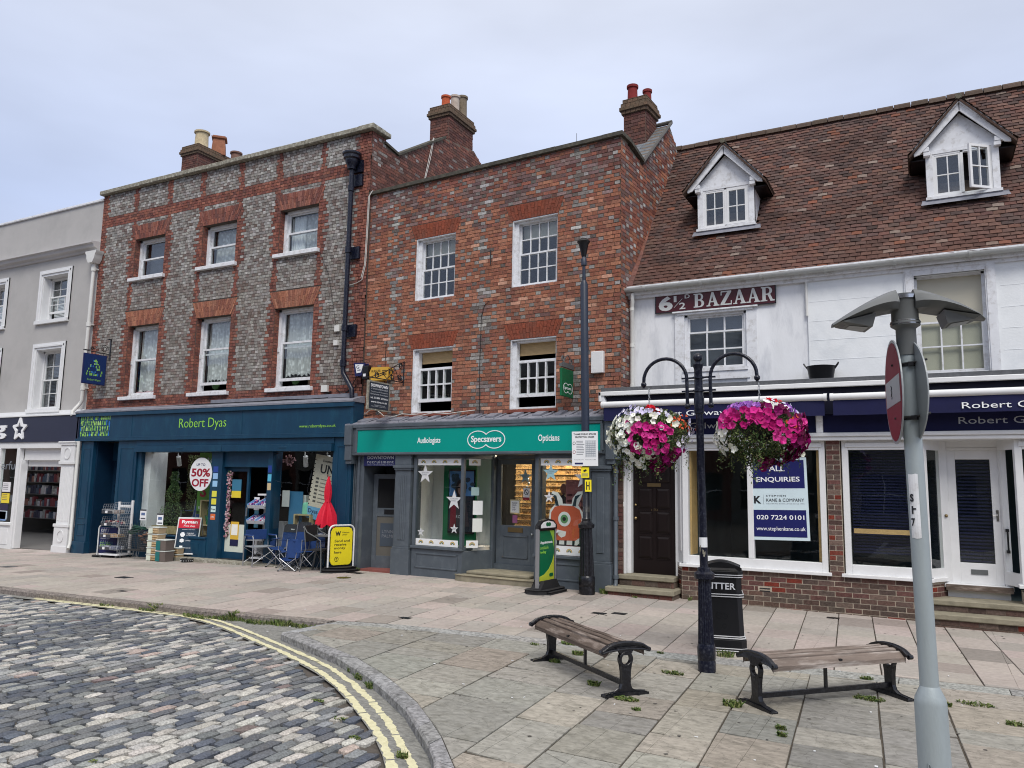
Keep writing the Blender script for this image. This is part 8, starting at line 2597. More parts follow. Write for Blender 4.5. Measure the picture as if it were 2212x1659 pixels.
# white rack of wire trays
FRk = FR(-18.15, 12.5, gz(-18, 12.6), 6)
t = thing('display_rack', FRk, 'white wheeled rack with four wire trays of bird food bags', 'display rack')
mb = MB(FRk)
mb.box(.16, .22, .34, .38, .1, 1.36); mb.box(.6, .66, .34, .38, .1, 1.4); mb.box(.22, .6, .345, .375, 1.22, 1.28); mb.box(.0, .62, .02, .5, .06, .1)
mb.build('frame', 'white_paint', t, bevel=.004)
for (u, v) in ((.05, .05), (.56, .05), (.05, .46), (.56, .46)): mb = MB(FRk); mb.lathe([(.012, .02), (.012, .06)], (u, v), 8); mb.tube([(u - .012, v, .028), (u + .012, v, .028)], .028, 10); mb.build('castor', 'lamp_grey', t)
for k, z in enumerate((.2, .5, .78, 1.08)):
    mb = MB(FRk)
    x0, x1 = .02, .6
    wiregrid(mb, (x0, 0, z), (x1 - x0, 0, 0), (0, .34, 0), 9, 5); wiregrid(mb, (x0, 0, z), (0, 0, .09), (x1 - x0, 0, 0), 2, 9)
    wiregrid(mb, (x0, 0, z), (0, .34, 0), (0, 0.05, .22), 5, 4); wiregrid(mb, (x1, 0, z), (0, .34, 0), (0, .05, .22), 5, 4); wiregrid(mb, (x0, .34, z), (x1 - x0, 0, 0), (0, .03, .26), 9, 4)
    tr = mb.build('wire_tray', 'wire', t)
    mb = MB(FRk); mb.box(x0, x1 * .62, -.008, -.004, z, z + .065, 0, lin(70, 72, 78)); mb.build('price_rail', 'plastic', tr)
    mb = MB(FRk); mb.box(.14, .22, -.011, -.008, z + .005, z + .06, 0, lin(232, 234, 236)); mb.build('price_ticket', 'plastic', tr)
    cols = [[lin(160, 150, 140), lin(190, 190, 190), lin(120, 110, 110)], [lin(176, 148, 112), lin(160, 134, 104), lin(190, 164, 128)], [lin(150, 70, 78), lin(196, 178, 170), lin(110, 60, 66)], [lin(180, 184, 196), lin(110, 116, 140), lin(200, 204, 214)]][3 - k if k in (0, 3) else k]
    m2 = MB(FRk)
    for q in range(26):
        u, v = R.uniform(.06, .54), R.uniform(.04, .28)
        if k == 2: m2.ball((u, v, z + R.uniform(.03, .12)), .026, 8, 0, jit(R.choice(cols), .1))
        else: m2.box(u - .05, u + .05, v - .03, v + .03, z + .005, z + R.uniform(.03, .09), 0, jit(R.choice(cols), .2))
    tag(m2.build('packets', 'plastic', tr), kind='stuff')
# two wire mesh baskets
def mesh_basket(F, label, w):
    t = thing('wire_basket', F, label, 'basket', 'wire dump baskets outside the hardware shop')
    mb = MB(F)
    n = int(w / .045)
    for (O, U, V, a, b) in (((0, 0, .2), (w, 0, 0), (0, 0, .48), n, 10), ((0, .4, .2), (w, 0, 0), (0, 0, .48), n, 10), ((0, 0, .2), (0, .4, 0), (0, 0, .48), 8, 10), ((w, 0, .2), (0, .4, 0), (0, 0, .48), 8, 10), ((0, 0, .2), (w, 0, 0), (0, .4, 0), n, 8)):
        wiregrid(mb, O, U, V, a, b, .003)
    mb.tube([(0, 0, .68), (w, 0, .68), (w, .4, .68), (0, .4, .68), (0, 0, .68)], .005, 6)
    mb.build('mesh', 'wire_dark', t)
    for (x, y) in ((0.04, .02), (w - .04, .02), (.04, .38), (w - .04, .38)):
        mb = MB(F); mb.tube([(x - .05, y, .2), (x, y, .0), (x + .05, y, .2)], .004, 5); mb.build('leg', 'wire', t)
    return t
zb = gz(-17, 12.6)
t1 = mesh_basket(FR(-17.48, 12.58, zb, 3), 'wire mesh basket holding coiled green hoses under a price card', .58)
t2 = mesh_basket(FR(-16.88, 12.6, zb, 3), 'wire mesh basket of brown packets next to the stacked tubs', .52)
t = thing('garden_hose', FR(-17.2, 12.8, zb + .6), 'coiled dark green hose lying in the wire basket', 'hose')
mb = MB()
for k in range(5):
    cx, cz = -17.2 + k * .02, zb + .66 + k * .018
    mb.tube([(cx + .2 * math.cos(a), 12.8 + .14 * math.sin(a) + .02 * k, cz + .06 * math.sin(a * 1 + k)) for a in [i * PI / 8 for i in range(17)]], .016, 6, 0, jit(lin(34, 72, 58), .1))
for k in range(5): mb.tube([(-17.2 + .09 * k - .15, 12.8, zb + .6), (-17.2 + .12 * k - .2, 12.82, zb + .86 - .02 * abs(k - 2))], .007, 5, 0, lin(40, 66, 54))
mb.build('coil', 'plastic', t, smooth=True)
t = thing('packet_heap', FR(-16.62, 12.8, zb + .2), 'brown and striped blue packets heaped in the wire basket', 'packets')
mb = MB()
for k in range(34): u, v, z = R.uniform(-16.82, -16.42), R.uniform(12.64, 12.94), zb + R.uniform(.22, .62); mb.tube([(u - .08, v, z), (u + .08, v + R.uniform(-.05, .05), z + R.uniform(-.03, .03))], .026, 6, 0, jit(R.choice([lin(92, 70, 60), lin(70, 62, 62), lin(126, 92, 72), lin(60, 60, 66)]), .2))
mb.build('packets', 'plastic', t)
mb = MB(); mb.add([(-17.05, 12.62, zb + .6), (-16.6, 12.72, zb + .74), (-16.5, 12.86, zb + .76), (-16.95, 12.8, zb + .63)], [(0, 1, 2, 3)], 0, lin(60, 84, 140)); mb.build('blue_packet', 'plastic', t)
def card(x, y, z, w, h, label, zs):
    t = thing('price_card', FR(x, y, zs), label, 'price card')
    mb = MB(); mb.tube([(x, y + .004, zs), (x, y + .004, z)], .004, 5); mb.build('stick', 'wire', t)
    mb = MB(FR(x, y, 0, 16)); mb.box(-w / 2, w / 2, -.004, .0, z, z + h, 0, lin(230, 232, 234)); mb.box(-w / 2, w / 2, -.006, -.004, z + h * .88, z + h, 0, lin(50, 50, 56)); mb.box(-w * .3, w * .3, -.006, -.004, z + h * .45, z + h * .7, 0, lin(90, 110, 150)); mb.box(-w * .35, w * .4, -.006, -.004, z + h * .1, z + h * .22, 0, lin(90, 90, 96))
    mb.build('card', 'paper_attr', t)
card(-17.0, 12.82, .82, .17, .26, 'white price card on a stick above the green hoses', .55)
card(-16.22, 12.7, .74, .17, .27, 'white price card rising behind the stack of fat ball tubs', .55)
# stacked clear tubs of fat balls
def tub(x, y, z, w, d, h, fill, label, group, lab=lin(214, 222, 206)):
    F = FR(x, y, z, 3)
    t = thing('food_tub', F, label, 'tub', group)
    mb = MB(F); k = .9
    mb.add([(-w / 2 * k, -d / 2 * k, 0), (w / 2 * k, -d / 2 * k, 0), (w / 2 * k, d / 2 * k, 0), (-w / 2 * k, d / 2 * k, 0), (-w / 2, -d / 2, h), (w / 2, -d / 2, h), (w / 2, d / 2, h), (-w / 2, d / 2, h)], [(0, 3, 2, 1), (4, 5, 6, 7), (0, 1, 5, 4), (1, 2, 6, 5), (2, 3, 7, 6), (3, 0, 4, 7)], 0, mix(fill, lin(200, 200, 196), .1))
    mb.build('body', 'plastic', t, bevel=.01)
    mb = MB(F); mb.box(-w / 2 - .008, w / 2 + .008, -d / 2 - .008, d / 2 + .008, h, h + .018, 0, lin(210, 216, 212)); mb.build('lid', 'plastic', t, bevel=.004)
    mb = MB(F)
    for i in range(4):
        for j in range(2): mb.ball((w * (.02 + .115 * i), -d / 2 * .93 - .002, h * (.28 + .36 * j)), .024, 8, 0, jit(fill, .12))
    if fill[0] > .2: mb.build('fat_balls', 'plastic', t, smooth=True)
    mb = MB(F); mb.box(-w * .46, -w * .05, -d / 2 - .002, -d / 2 + .005, .01, h - .01, 0, lab); mb.build('tub_label', 'paper_attr', t)
fat = lin(176, 152, 116)
names = ['bottom of the tall fat ball stack', 'second from the bottom in the tall fat ball stack', 'middle tub of the tall fat ball stack', 'fourth up in the tall fat ball stack', 'topmost of the tall fat ball stack']
for k in range(5): tub(-16.2 + .004 * k, 12.62, gz(-16.2, 12.6) + k * .158, .34, .24, .138, fat, 'clear tub with pale lid, ' + names[k], 'tubs of fat balls stacked by the A-board')
for k in range(2): tub(-15.84, 12.6, gz(-15.8, 12.6) + k * .255, .32, .28, .232, lin(92, 78, 72), ['large brown seed tub standing on the pavement, under another', 'large brown seed tub with teal label on top of another'][k], 'large tubs of seed', lin(30, 110, 110))
for k in range(2): tub(-15.84, 12.96, gz(-15.8, 12.9) + k * .15, .2, .2, .13, fat, ['small fat ball tub tucked low behind the seed tubs', 'small fat ball tub on top, tucked behind the seed tubs'][k], 'small tubs behind the seed tubs')
t = thing('pet_bowl', FR(-15.25, 12.74, gz(-15.2, 12.7)), 'oval black patterned pet bowl on the ground before the A-board', 'bowl')
mb = MB(FR(-15.25, 12.74, gz(-15.2, 12.7))); mb.lathe([(.12, 0), (.15, .07), (.14, .075), (.11, .02)], (0, 0), 20); mb.build('bowl', 'rubber', t, smooth=True)
mb = MB(FR(-15.25, 12.74, gz(-15.2, 12.7)))
for k in range(16): a = k * PI / 8; mb.ball((.137 * math.cos(a), .137 * math.sin(a), .036), .01, 6)
mb.build('pattern', 'ink_white', t)
# white rack with pansy packets in the doorway
FV = FR(-13.86, 13.3, gz(-14, 13.4), 4)
t = thing('display_rack', FV, 'white wheeled rack with three sloping shelves of purple sweet packets', 'display rack')
mb = MB(FV)
mb.box(.5, .56, .1, .16, .12, 1.55); mb.box(.1, .13, .28, .3, .12, 1.55); mb.box(.1, .5, .28, .3, .5, 1.5); mb.box(.08, .58, .08, .3, 1.54, 1.58); mb.box(.0, .56, .0, .4, .1, .13); mb.box(.05, .12, .1, .3, .2, .6)
mb.build('frame', 'white_paint', t, bevel=.003)
for (u, v) in ((.03, .03), (.52, .03), (.03, .36), (.52, .36)): mb = MB(FV); mb.tube([(u - .012, v, .03), (u + .012, v, .03)], .03, 10); mb.tube([(u, v, .03), (u, v, .1)], .01, 6); mb.build('castor', 'lamp_grey', t)
for k, z in enumerate((.55, .93, 1.28)):
    for j in range(2):
        FT = FV @ Matrix.Translation((.02 + j * .25, -.16, z)) @ Matrix.Rotation(rad(24), 4, 'X') 
        mb = MB(FT); mb.box(0, .24, 0, .36, 0, .01, 0, lin(220, 222, 226)); mb.box(0, .24, -.005, .0, -.03, .05, 0, lin(196, 200, 206)); mb.box(0, .006, 0, .36, 0, .07, 0, lin(120, 170, 220)); mb.box(.234, .24, 0, .36, 0, .07, 0, lin(216, 220, 226)); sh = mb.build('tray', 'plastic', t)
        mb = MB(FT)
        for q in range(34): u, v = R.uniform(.03, .21), R.uniform(.02, .34); mb.ball((u, v, .03 + R.uniform(0, .02)), .019, 6, 0, jit(R.choice([lin(96, 30, 120), lin(150, 26, 80), lin(40, 40, 130), lin(190, 60, 120), lin(200, 190, 214)] + ([lin(190, 20, 44)] * 3 if k == 0 else [])), .15))
        tag(mb.build('sweet_packets', 'plastic', sh), kind='stuff')
mb = MB(FV); mb.box(-.03, .12, .1, .11, 1.2, 1.5, 0, lin(226, 230, 232)); mb.box(-.02, .1, .12, .13, .8, 1.2, 0, lin(90, 150, 170)); mb.build('side_card', 'paper_attr', t)
# camping chairs
def camp_chair(F, label, w, h, sh, dark, group='folding chairs displayed outside the hardware shop'):
    """folding fabric chair, faces -y; w width, h back height, sh seat height"""
    t = thing('camping_chair', F, label, 'chair', group)
    d = w * .85
    def tb(pts, r=.008):
        m = MB(F); m.tube(pts, r, 6); m.build('tube', 'alu', t, smooth=True)
    for s in (-1, 1):
        tb([(s * w / 2, -d / 2, 0), (s * w / 2 * .9, d / 2, sh * .95)]); tb([(s * w / 2, d / 2, 0), (s * w / 2 * .9, -d / 2, sh * 1.0)])
        tb([(s * w / 2 * .92, -d / 2 * .95, sh * .95), (s * w / 2, -d / 2 * .9, sh + .2 * h)]); tb([(s * w / 2 * .92, d / 2, sh * .4), (s * w / 2 * .86, d / 2 + .1, h)])
    tb([(-w / 2, -d / 2, 0.01), (w / 2 * .9, -d / 2, sh)]); tb([(w / 2, -d / 2, 0.01), (-w / 2 * .9, -d / 2, sh)]); tb([(-w / 2, d / 2, 0.01), (w / 2 * .9, d / 2, sh)]); tb([(w / 2, d / 2, 0.01), (-w / 2 * .9, d / 2, sh)])
    for (x, y) in ((-1, -1), (1, -1), (-1, 1), (1, 1)): m = MB(F); m.box(x * w / 2 - .015, x * w / 2 + .015, y * d / 2 - .015, y * d / 2 + .015, -.005, .02); m.build('foot', 'rubber', t)
    def cloth(name, grid, mt):
        m = MB(F); nr, nc = len(grid), len(grid[0])
        m.add([p for r in grid for p in r], [(i * nc + j, i * nc + j + 1, (i + 1) * nc + j + 1, (i + 1) * nc + j) for i in range(nr - 1) for j in range(nc - 1)])
        m.add([(p[0], p[1] + .006, p[2] - .006) for r in grid for p in r], [(i * nc + j, (i + 1) * nc + j, (i + 1) * nc + j + 1, i * nc + j + 1) for i in range(nr - 1) for j in range(nc - 1)])
        return m.build(name, mt, t, smooth=True)
    N_ = 8
    cloth('seat', [[(-w / 2 * .88 + w * .88 * j / N_, -d / 2 + d * i / 5, sh - .05 * math.sin(PI * j / N_) - .03 * math.sin(PI * i / 5) * math.sin(PI * j / N_) + R.uniform(-.004, .004)) for j in range(N_ + 1)] for i in range(6)], 'cloth_blue')
    zm_ = h - (h - sh) * .38
    bk = lambda z0, z1: [[(-w / 2 * .84 * (1 - (.25 if (z1 == h and i == 4) else 0)) + w * .84 * (1 - (.25 if (z1 == h and i == 4) else 0)) * j / N_, d / 2 + .02 + .1 * ((z0 + (z1 - z0) * i / 4) - sh) / (h - sh) + .035 * math.sin(PI * j / N_), z0 + (z1 - z0) * i / 4 + R.uniform(-.003, .003)) for j in range(N_ + 1)] for i in range(5)]
    cloth('backrest', bk(sh - .02, zm_), 'cloth_blue')
    hb = cloth('head_panel', bk(zm_, h), 'cloth_dark' if dark else 'cloth_blue')
    if dark: text('Sunkor', F, .0, .1, h - .12, h - .09, d / 2 + .06, 'ink_white', hb, bold=.02, th=.002)
    for s in (-1, 1):
        cloth('armrest', [[(s * w / 2 + (-.05 if k == 0 else .05), -d / 2 - .03 + (d + .05) * i / 4, sh + .2 * h + (-.015 * math.sin(PI * i / 4))) for k in (0, 1)] for i in range(5)], 'cloth_blue')
    return t
zc = gz(-12.5, 13)
camp_chair(FR(-12.55, 13.0, zc, 8), 'blue camping chair with dark rounded head panel, next to the director chair', .5, .9, .42, True)
camp_chair(FR(-12.15, 12.9, zc, -4), 'tall blue camping chair with grey head panel behind the child size chair', .5, .97, .4, True)
camp_chair(FR(-11.72, 13.0, zc, 12), 'blue camping chair mostly hidden behind the round table', .46, .95, .42, True)
camp_chair(FR(-11.75, 12.4, gz(-11.6, 12.4), 24), 'small blue child size camping chair in front with a cup holder', .36, .62, .26, False)
# director chair
F = FR(-13.12, 12.9, gz(-13.1, 13), 70)
t = thing('director_chair', F, 'folding chair with aluminium frame, grey seat and padded blue arms', 'chair')
for s in (-1, 1):
    mb = MB(F); mb.tube([(s * .27, -.24, 0), (s * .27, -.24, .6), (s * .27, -.2, .66), (s * .27, .2, .66), (s * .27, .24, .6), (s * .27, .24, 0)], .013, 8); mb.build('side_frame', 'alu', t, smooth=True)
    mb = MB(F); mb.box(s * .27 - .03, s * .27 + .03, -.2, .2, .655, .685); mb.build('armrest', 'cloth_blue', t, bevel=.01)
    mb = MB(F); mb.tube([(s * .27, -.24, .06), (-s * .27, -.24, .4)], .008, 6); mb.tube([(s * .27, .24, .06), (-s * .27, .24, .4)], .008, 6); mb.build('cross_brace', 'alu', t)
mb = MB(F); mb.box(-.25, .25, -.22, .22, .41, .435); mb.build('seat', 'sign_grey', t, bevel=.008)
mb = MB(F); mb.box(-.25, .25, .21, .235, .56, .78); mb.build('backrest', 'cloth_blue', t, bevel=.008)
mb = MB(F); mb.prism([(-.12, .15), (.1, .12), (.12, .5), (-.1, .56)], .29, .31, ax='x'); mb.build('side_pocket', 'cloth_blue', t, bevel=.008)
# round table with parasol
F = FR(-11.28, 12.98, gz(-11.3, 13))
t = thing('garden_table', F, 'round grey metal garden table with glass top outside the hardware shop', 'table')
mb = MB(F); mb.lathe([(.3, .69), (.315, .7), (.315, .725), (.3, .73)], (0, 0), 28); mb.build('table_top', 'lamp_grey', t, smooth=True)
for k in range(4): a = rad(45 + 90 * k); mb = MB(F); mb.tube([(.2 * math.cos(a), .2 * math.sin(a), .69), (.22 * math.cos(a), .22 * math.sin(a), .4), (.29 * math.cos(a), .29 * math.sin(a), 0)], .012, 8); mb.build('leg', 'lamp_grey', t, smooth=True)
t = thing('leaflet', F, 'white leaflet lying on the round garden table', 'leaflet')
mb = MB(F); mb.box(-.22, -.02, -.12, .05, .731, .735); mb.build('sheet', 'paper', t)
F = FR(-11.35, 13.02, gz(-11.3, 13))
t = thing('parasol', F, 'closed red parasol standing through the round garden table', 'parasol')
mb = MB(F); mb.lathe([(.014, .02), (.014, 1.9)], (0, 0), 12); mb.lathe([(.13, 0), (.12, .04), (.03, .06)], (0, 0), 16); mb.build('pole', 'black_plain', t, smooth=True)
mb = MB(F); nf = 36
prof = [(.2, .9), (.19, 1.0), (.155, 1.15), (.1, 1.3), (.05, 1.42), (.062, 1.5), (.068, 1.62), (.055, 1.75), (.035, 1.86), (.012, 1.95)]
vs = []
for (r, z) in prof:
    for k in range(nf):
        rr = r * (1 + (.28 if z < 1.42 else .22) * math.cos(k * 2 * PI / nf * 6 + z * 1.5)); zz = z + (.04 * math.sin(k * .52 * 2) + R.uniform(-.01, .01) if z < .95 else 0)
        vs.append((rr * math.cos(2 * PI * k / nf), rr * math.sin(2 * PI * k / nf), zz))
mb.add(vs, [(i * nf + k, i * nf + (k + 1) % nf, (i + 1) * nf + (k + 1) % nf, (i + 1) * nf + k) for i in range(len(prof) - 1) for k in range(nf)] + [tuple((len(prof) - 1) * nf + k for k in range(nf))])
cn = mb.build('canopy', 'cloth_red', t, smooth=True)
mb = MB(F); mb.lathe([(.056, 1.4), (.06, 1.41), (.06, 1.43), (.056, 1.44)], (0, 0), 16); mb.prism([(-.02, 1.41), (.02, 1.41), (.04, 1.28), (-.03, 1.26)], -.075, -.06); mb.build('tie_strap', 'cloth_red', cn)
# stacking metal chair
F = FR(-11.18, 12.6, gz(-11, 13), 100)
t = thing('garden_chair', F, 'grey metal chair with curved tube arms between the round table and yellow board', 'chair')
for s in (-1, 1):
    mb = MB(F); mb.tube([(s * .25, -.24, 0), (s * .25, -.22, .45), (s * .25, -.2, .64), (s * .25, -.1, .7), (s * .25, .12, .8), (s * .22, .22, .92)], .012, 8); mb.tube([(s * .25, .26, 0), (s * .24, .2, .3), (s * .24, .14, .46), (s * .24, .2, .9)], .012, 8); mb.build('side_frame', 'lamp_grey', t, smooth=True)
mb = MB(F); mb.prism([(-.22, .44), (.2, .42), (.22, .44), (-.22, .47)], -.23, .23, ax='x'); mb.build('seat', 'rubber', t)
mb = MB(F); mb.box(-.22, .22, .17, .2, .6, .94); mb.build('backrest', 'rubber', t, bevel=.01)

# ================================================================== things displayed behind the hardware shop glass
t = thing('artificial_bush', FR(-17.1, 13.75, .47), 'tall dark green conifer bush displayed behind the shop glass', 'bush')
mb = MB(FR(-17.05, 13.7, .47)); Rb = random.Random(11)
for k in range(3600):
    z = Rb.random() ** .8 * 1.55
    r = (.34 * (1 - z / 1.7) + .05) * Rb.uniform(.5, 1.0) * (1 + .25 * math.sin(z * 14))
    a = Rb.uniform(0, 2 * PI)
    p = Vector((r * math.cos(a) * 1.2, r * math.sin(a) * .6, z)); d = Vector((Rb.gauss(0, 1), Rb.gauss(0, 1), Rb.gauss(0, .7))).normalized() * Rb.uniform(.02, .045); e_ = d.orthogonal().normalized() * .008
    mb.add([p - e_, p + d, p + e_], [(0, 1, 2)], 0, jit(Rb.choice([lin(84, 112, 68), lin(64, 92, 58), lin(104, 130, 76)]), .2))
mb.build('foliage', 'leaf', t)
mb = MB(FR(-17.05, 13.7, .47)); mb.lathe([(.11, 0), (.14, .2)], (0, 0), 14); mb.tube([(0, 0, .1), (0, 0, 1.4)], .02, 6); mb.build('pot', 'black_plain', t)
mb = MB(WA)
for k in range(2600):
    u, z = Rb.uniform(-17.0, -16.1), Rb.uniform(1.0, 2.45)
    p = Vector((u, .62 + Rb.uniform(-.04, .02), z)); d = Vector((Rb.gauss(0, 1), Rb.gauss(0, .3), Rb.gauss(0, 1))).normalized() * .035; e_ = d.orthogonal().normalized() * .014
    mb.add([p - e_, p + d, p + e_], [(0, 1, 2)], 0, jit(Rb.choice([lin(78, 94, 54), lin(100, 112, 64), lin(60, 74, 48)]), .25))
o = mb.build('hedge_panel', 'leaf', None); tag(o, 'trellis panel of artificial ivy hanging behind the display bush', 'hedge panel')
camp_chair(FR(-16.3, 13.72, .47, 10), 'blue and teal camping chair displayed inside the shop window', .46, .95 - .1, .42, True, 'chairs displayed inside the shop window')
def crate(x, y, z, w, h, label, d=.3):
    F = FR(x, y, z)
    t = thing('wooden_crate', F, label, 'crate', 'wooden display crates')
    mb = MB(F)
    for q in (0, 1):
        mb.box(0, w, d - .012, d, q * h * .5 + .01, q * h * .5 + h * .46)
    mb.box(0, .014, 0, d, 0, h); mb.box(w - .014, w, 0, d, 0, h); mb.box(0, w, 0, d, h - .014, h); mb.box(0, w, 0, d, 0, .014)
    mb.box(0, .04, -.006, 0, 0, h); mb.box(w - .04, w, -.006, 0, 0, h); mb.box(.04, w - .04, -.006, 0, 0, .03); mb.box(.04, w - .04, -.006, 0, h - .03, h)
    mb.build('box', 'crate_wood', t)
crate(-15.72, 13.42, .72, .46, .62, 'upright wooden crate holding a watering can, west window')
crate(-16.0, 13.4, .47, .4, .25, 'low wooden crate lying beneath the upright one, west window')
crate(-12.65, 13.4, .5, .5, .6, 'wooden crate under the mint green kettle, east window')
crate(-12.05, 13.42, .3, .42, .62, 'wooden crate behind the red parasol, east window')
crate(-11.72, 13.42, .3, .3, .6, 'wooden crate nearest the downpipe, east window')
t = thing('log_edging', FR(-17.3, 13.35, .47), 'low pale log roll edging along the west display window', 'edging')
mb = MB(WA)
for k in range(26): mb.tube([(-17.45 + k * .05, .0, .47), (-17.45 + k * .05, .0, .66 + R.uniform(-.01, .01))], .024, 8)
mb.build('logs', 'crate_wood', t)
t = thing('watering_can', FR(-15.5, 13.55, .74), 'dark green watering can inside the upright crate', 'watering can')
mb = MB(FR(-15.5, 13.55, .735)); mb.lathe([(.09, 0), (.09, .2), (.06, .24)], (0, 0), 14); mb.tube([(-.08, 0, .06), (-.18, 0, .22)], .014, 6); mb.tube([(.08, 0, .06), (.15, 0, .14), (.06, 0, .27)], .01, 6); mb.build('body', 'shop_green', t, smooth=True)
t = thing('kettle', FR(-12.4, 13.52, 1.1), 'mint green electric kettle on a wooden crate', 'kettle')
mb = MB(FR(-12.4, 13.52, 1.1)); mb.lathe([(.09, 0), (.095, .03), (.085, .2), (.08, .24), (.05, .26)], (0, 0), 18, 0, lin(130, 206, 176)); mb.tube([(.08, 0, .2), (.13, 0, .18), (.13, 0, .06), (.09, 0, .04)], .012, 6, 0, lin(120, 190, 164)); mb.build('body', 'plastic', t, smooth=True)
t = thing('product_box', FR(-12.62, 13.6, 1.1), 'tall white printed carton beside the mint kettle', 'box')
mb = MB(FR(-12.6, 13.6, 1.1)); mb.box(-.08, .1, 0, .1, 0, .42, 0, lin(206, 208, 204)); mb.box(-.06, .0, -.003, 0, .22, .34, 0, lin(90, 94, 96)); mb.box(.01, .07, -.003, 0, .08, .2, 0, lin(110, 110, 112)); mb.build('carton', 'paper_attr', t)
t = thing('product_box', FR(-11.95, 13.55, .93), 'dark blue printed carton on the crate behind the parasol', 'box')
mb = MB(FR(-11.9, 13.55, .925)); mb.box(-.12, .16, 0, .1, 0, .16, 0, lin(40, 50, 90)); mb.prism(ell(.05, .08, .05, .05, 12), -.003, 0, 0, lin(220, 220, 220)); mb.build('carton', 'paper_attr', t)
t = thing('white_bin', FR(-13.9, 14.3, 0), 'white carton bin with blue arrow standing in the shop doorway', 'bin')
mb = MB(FR(-13.85, 14.1, 0)); mb.box(-.22, .22, 0, .4, 0, .85, 0, lin(226, 228, 232)); mb.prism([(-.2, .4), (-.05, .4), (-.05, .34), (.06, .45), (-.05, .56), (-.05, .5), (-.2, .5)], -.004, 0, 0, lin(50, 90, 160)); mb.build('carton', 'paper_attr', t)
t = thing('flower_garland', FR(-14.66, 13.5, .3), 'pink blossom garland hanging down the open shop door', 'garland')
mb = MB(WA)
for k in range(230): u, z = -14.67 + Rb.gauss(0, .03), Rb.uniform(.5, 2.05); y = -.115 + Rb.gauss(0, .02); c = jit(Rb.choice([lin(190, 150, 160), lin(160, 110, 124), lin(70, 90, 56), lin(206, 180, 184)]), .1); mb.box(u - .018, u + .018, y - .01, y + .005, z - .018, z + .018, 0, c)
for k in range(60): u, z = -12.95 + Rb.gauss(0, .08), 2.3 + Rb.gauss(0, .05); mb.box(u - .018, u + .018, .02, .04, z - .018, z + .018, 0, jit(lin(200, 156, 160), .15))
mb.build('blossoms', 'petal', t)

# ================================================================== weeds
def tufts(pts, name, label):
    mb = MB(); Rw = random.Random(21)
    for (x, y, off, r, n, h) in pts:
        if off == 0: n = int(n * .5); r *= .66; h *= .85
        for k in range(n):
            a, q = Rw.uniform(0, 2 * PI), r * math.sqrt(Rw.random())
            bx, by = x + q * math.cos(a), y + q * .55 * math.sin(a)
            z = gz(bx, by) + off
            hh_ = h * Rw.uniform(.4, 1.0); w = Rw.uniform(.003, .007)
            dx, dy = Rw.gauss(0, .4) * hh_, Rw.gauss(0, .4) * hh_
            c = jit(Rw.choice([lin(84, 104, 52), lin(70, 90, 46), lin(104, 120, 62), lin(120, 124, 76)]), .15)
            px, py = Rw.gauss(0, w), Rw.gauss(0, w)
            mb.add([(bx - px, by - py, z), (bx + px, by + py, z), (bx + dx * .5 + px, by + dy * .5 + py, z + hh_ * .7), (bx + dx, by + dy, z + hh_)], [(0, 1, 2, 3)], 0, c)
            if Rw.random() < .5:
                cx, cy, cz = bx + dx * .7, by + dy * .7, z + hh_ * .75
                s = Rw.uniform(.006, .013)
                mb.add([(cx - s, cy, cz), (cx, cy - s, cz + s * .3), (cx + s, cy, cz), (cx, cy + s, cz + s * .4)], [(0, 1, 2, 3)], 0, c)
    o = mb.build(name, 'leaf', None)
    return tag(o, label, 'weeds', kind='stuff')
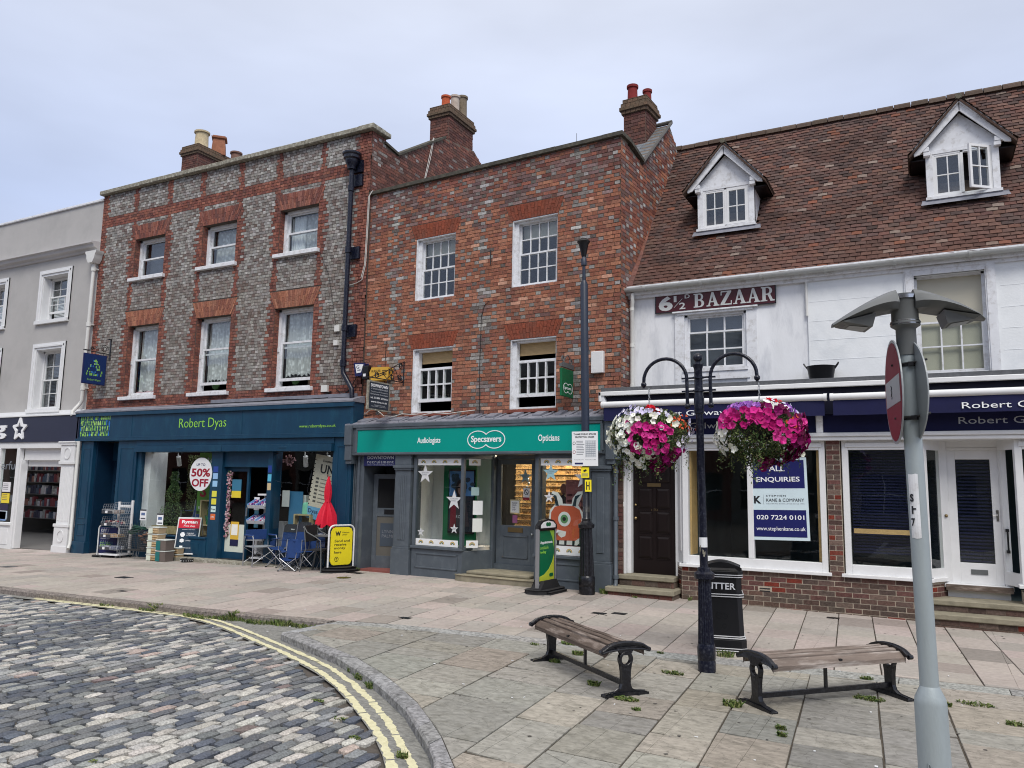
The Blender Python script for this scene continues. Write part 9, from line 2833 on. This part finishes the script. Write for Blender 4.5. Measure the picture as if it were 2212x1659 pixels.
W = [(-1.54, 7.0, 0, .12, 240, .07), (-1.07, 6.55, 0, .06, 110, .05), (-1.04, 6.38, 0, .05, 80, .05), (-.53, 7.88, 0, .2, 420, .035), (-.6, 8.69, 0, .1, 120, .04), (.08, 8.0, 0, .05, 60, .06), (.3, 8.2, 0, .22, 260, .03), (.56, 7.68, 0, .12, 130, .04),
     (-3.74, 8.56, 0, .16, 300, .045), (-3.44, 8.11, 0, .1, 220, .06), (-2.81, 7.0, 0, .09, 210, .06), (-2.38, 6.7, 0, .17, 420, .03), (-2.21, 6.45, 0, .06, 120, .03), (-2.3, 7.85, 0, .17, 240, .035), (-3.5, 7.64, 0, .1, 150, .05), (-2.7, 8.7, 0, .07, 70, .03), (-4.06, 8.29, 0, .08, 60, .03), (-2.04, 8.94, 0, .14, 160, .09),
     (-5.7, 13.1, 0, .12, 130, .08), (-4.87, 12.62, 0, .16, 330, .11), (-4.7, 12.75, 0, .12, 200, .12), (-5.55, 12.9, 0, .14, 120, .07), (-9.62, 13.15, 0, .09, 150, .13), (-8.3, 13.35, 0, .14, 90, .05), (-10.62, 13.1, 0, .2, 200, .1), (-4.3, 12.5, 0, .06, 40, .05), (-3.46, 12.8, 0, .04, 40, .09),
     (-5.19, 6.46, -.08, .07, 90, .05), (-4.94, 6.28, -.08, .08, 120, .06), (-4.65, 6.08, -.08, .07, 110, .07), (-5.3, 6.55, -.08, .05, 50, .04), (-3.35, 4.75, -.09, .05, 70, .05), (-4.3, 5.2, -.09, .06, 40, .02), (-4.8, 5.5, -.09, .07, 50, .02), (-3.9, 4.9, -.09, .05, 50, .02), (-5.1, 3.6, -.09, .04, 40, .02),
     (-10.19, 7.92, -.09, .2, 190, .05), (-10.05, 7.93, -.09, .06, 80, .13), (-11.07, 7.86, -.09, .16, 100, .05), (-9.1, 7.95, -.09, .34, 500, .05), (-8.62, 8.0, -.09, .25, 320, .07), (-8.55, 8.0, -.09, .06, 120, .14), (-8.1, 8.03, -.09, .3, 420, .06), (-7.7, 8.06, -.09, .2, 280, .09), (-7.35, 8.1, -.09, .22, 260, .06)]
tufts(W, 'weeds', 'green weeds and moss growing in paving joints and along the kerb')
# scattered litter specks
mb = MB(); Rl = random.Random(5)
for k in range(46):
    x, y = Rl.uniform(-5, .5), Rl.uniform(5.5, 9.5)
    if k > 30: x, y = Rl.uniform(-10, -3), Rl.uniform(4, 9)
    z = gz(x, y) + (.004 if (y > curve(INN)(x) + .05 and x > -6.9) or y > 8.5 else -.07)
    a = Rl.uniform(0, PI); l = Rl.uniform(.008, .022)
    mb.box(x, x + l * abs(math.cos(a)) + .006, y, y + l * abs(math.sin(a)) + .006, z, z + .005)
o = mb.build('litter_specks', 'paper', None); tag(o, 'tiny pale cigarette ends and paper bits scattered on the paving', 'litter', kind='stuff')
make_texts()
bpy.context.view_layer.update()
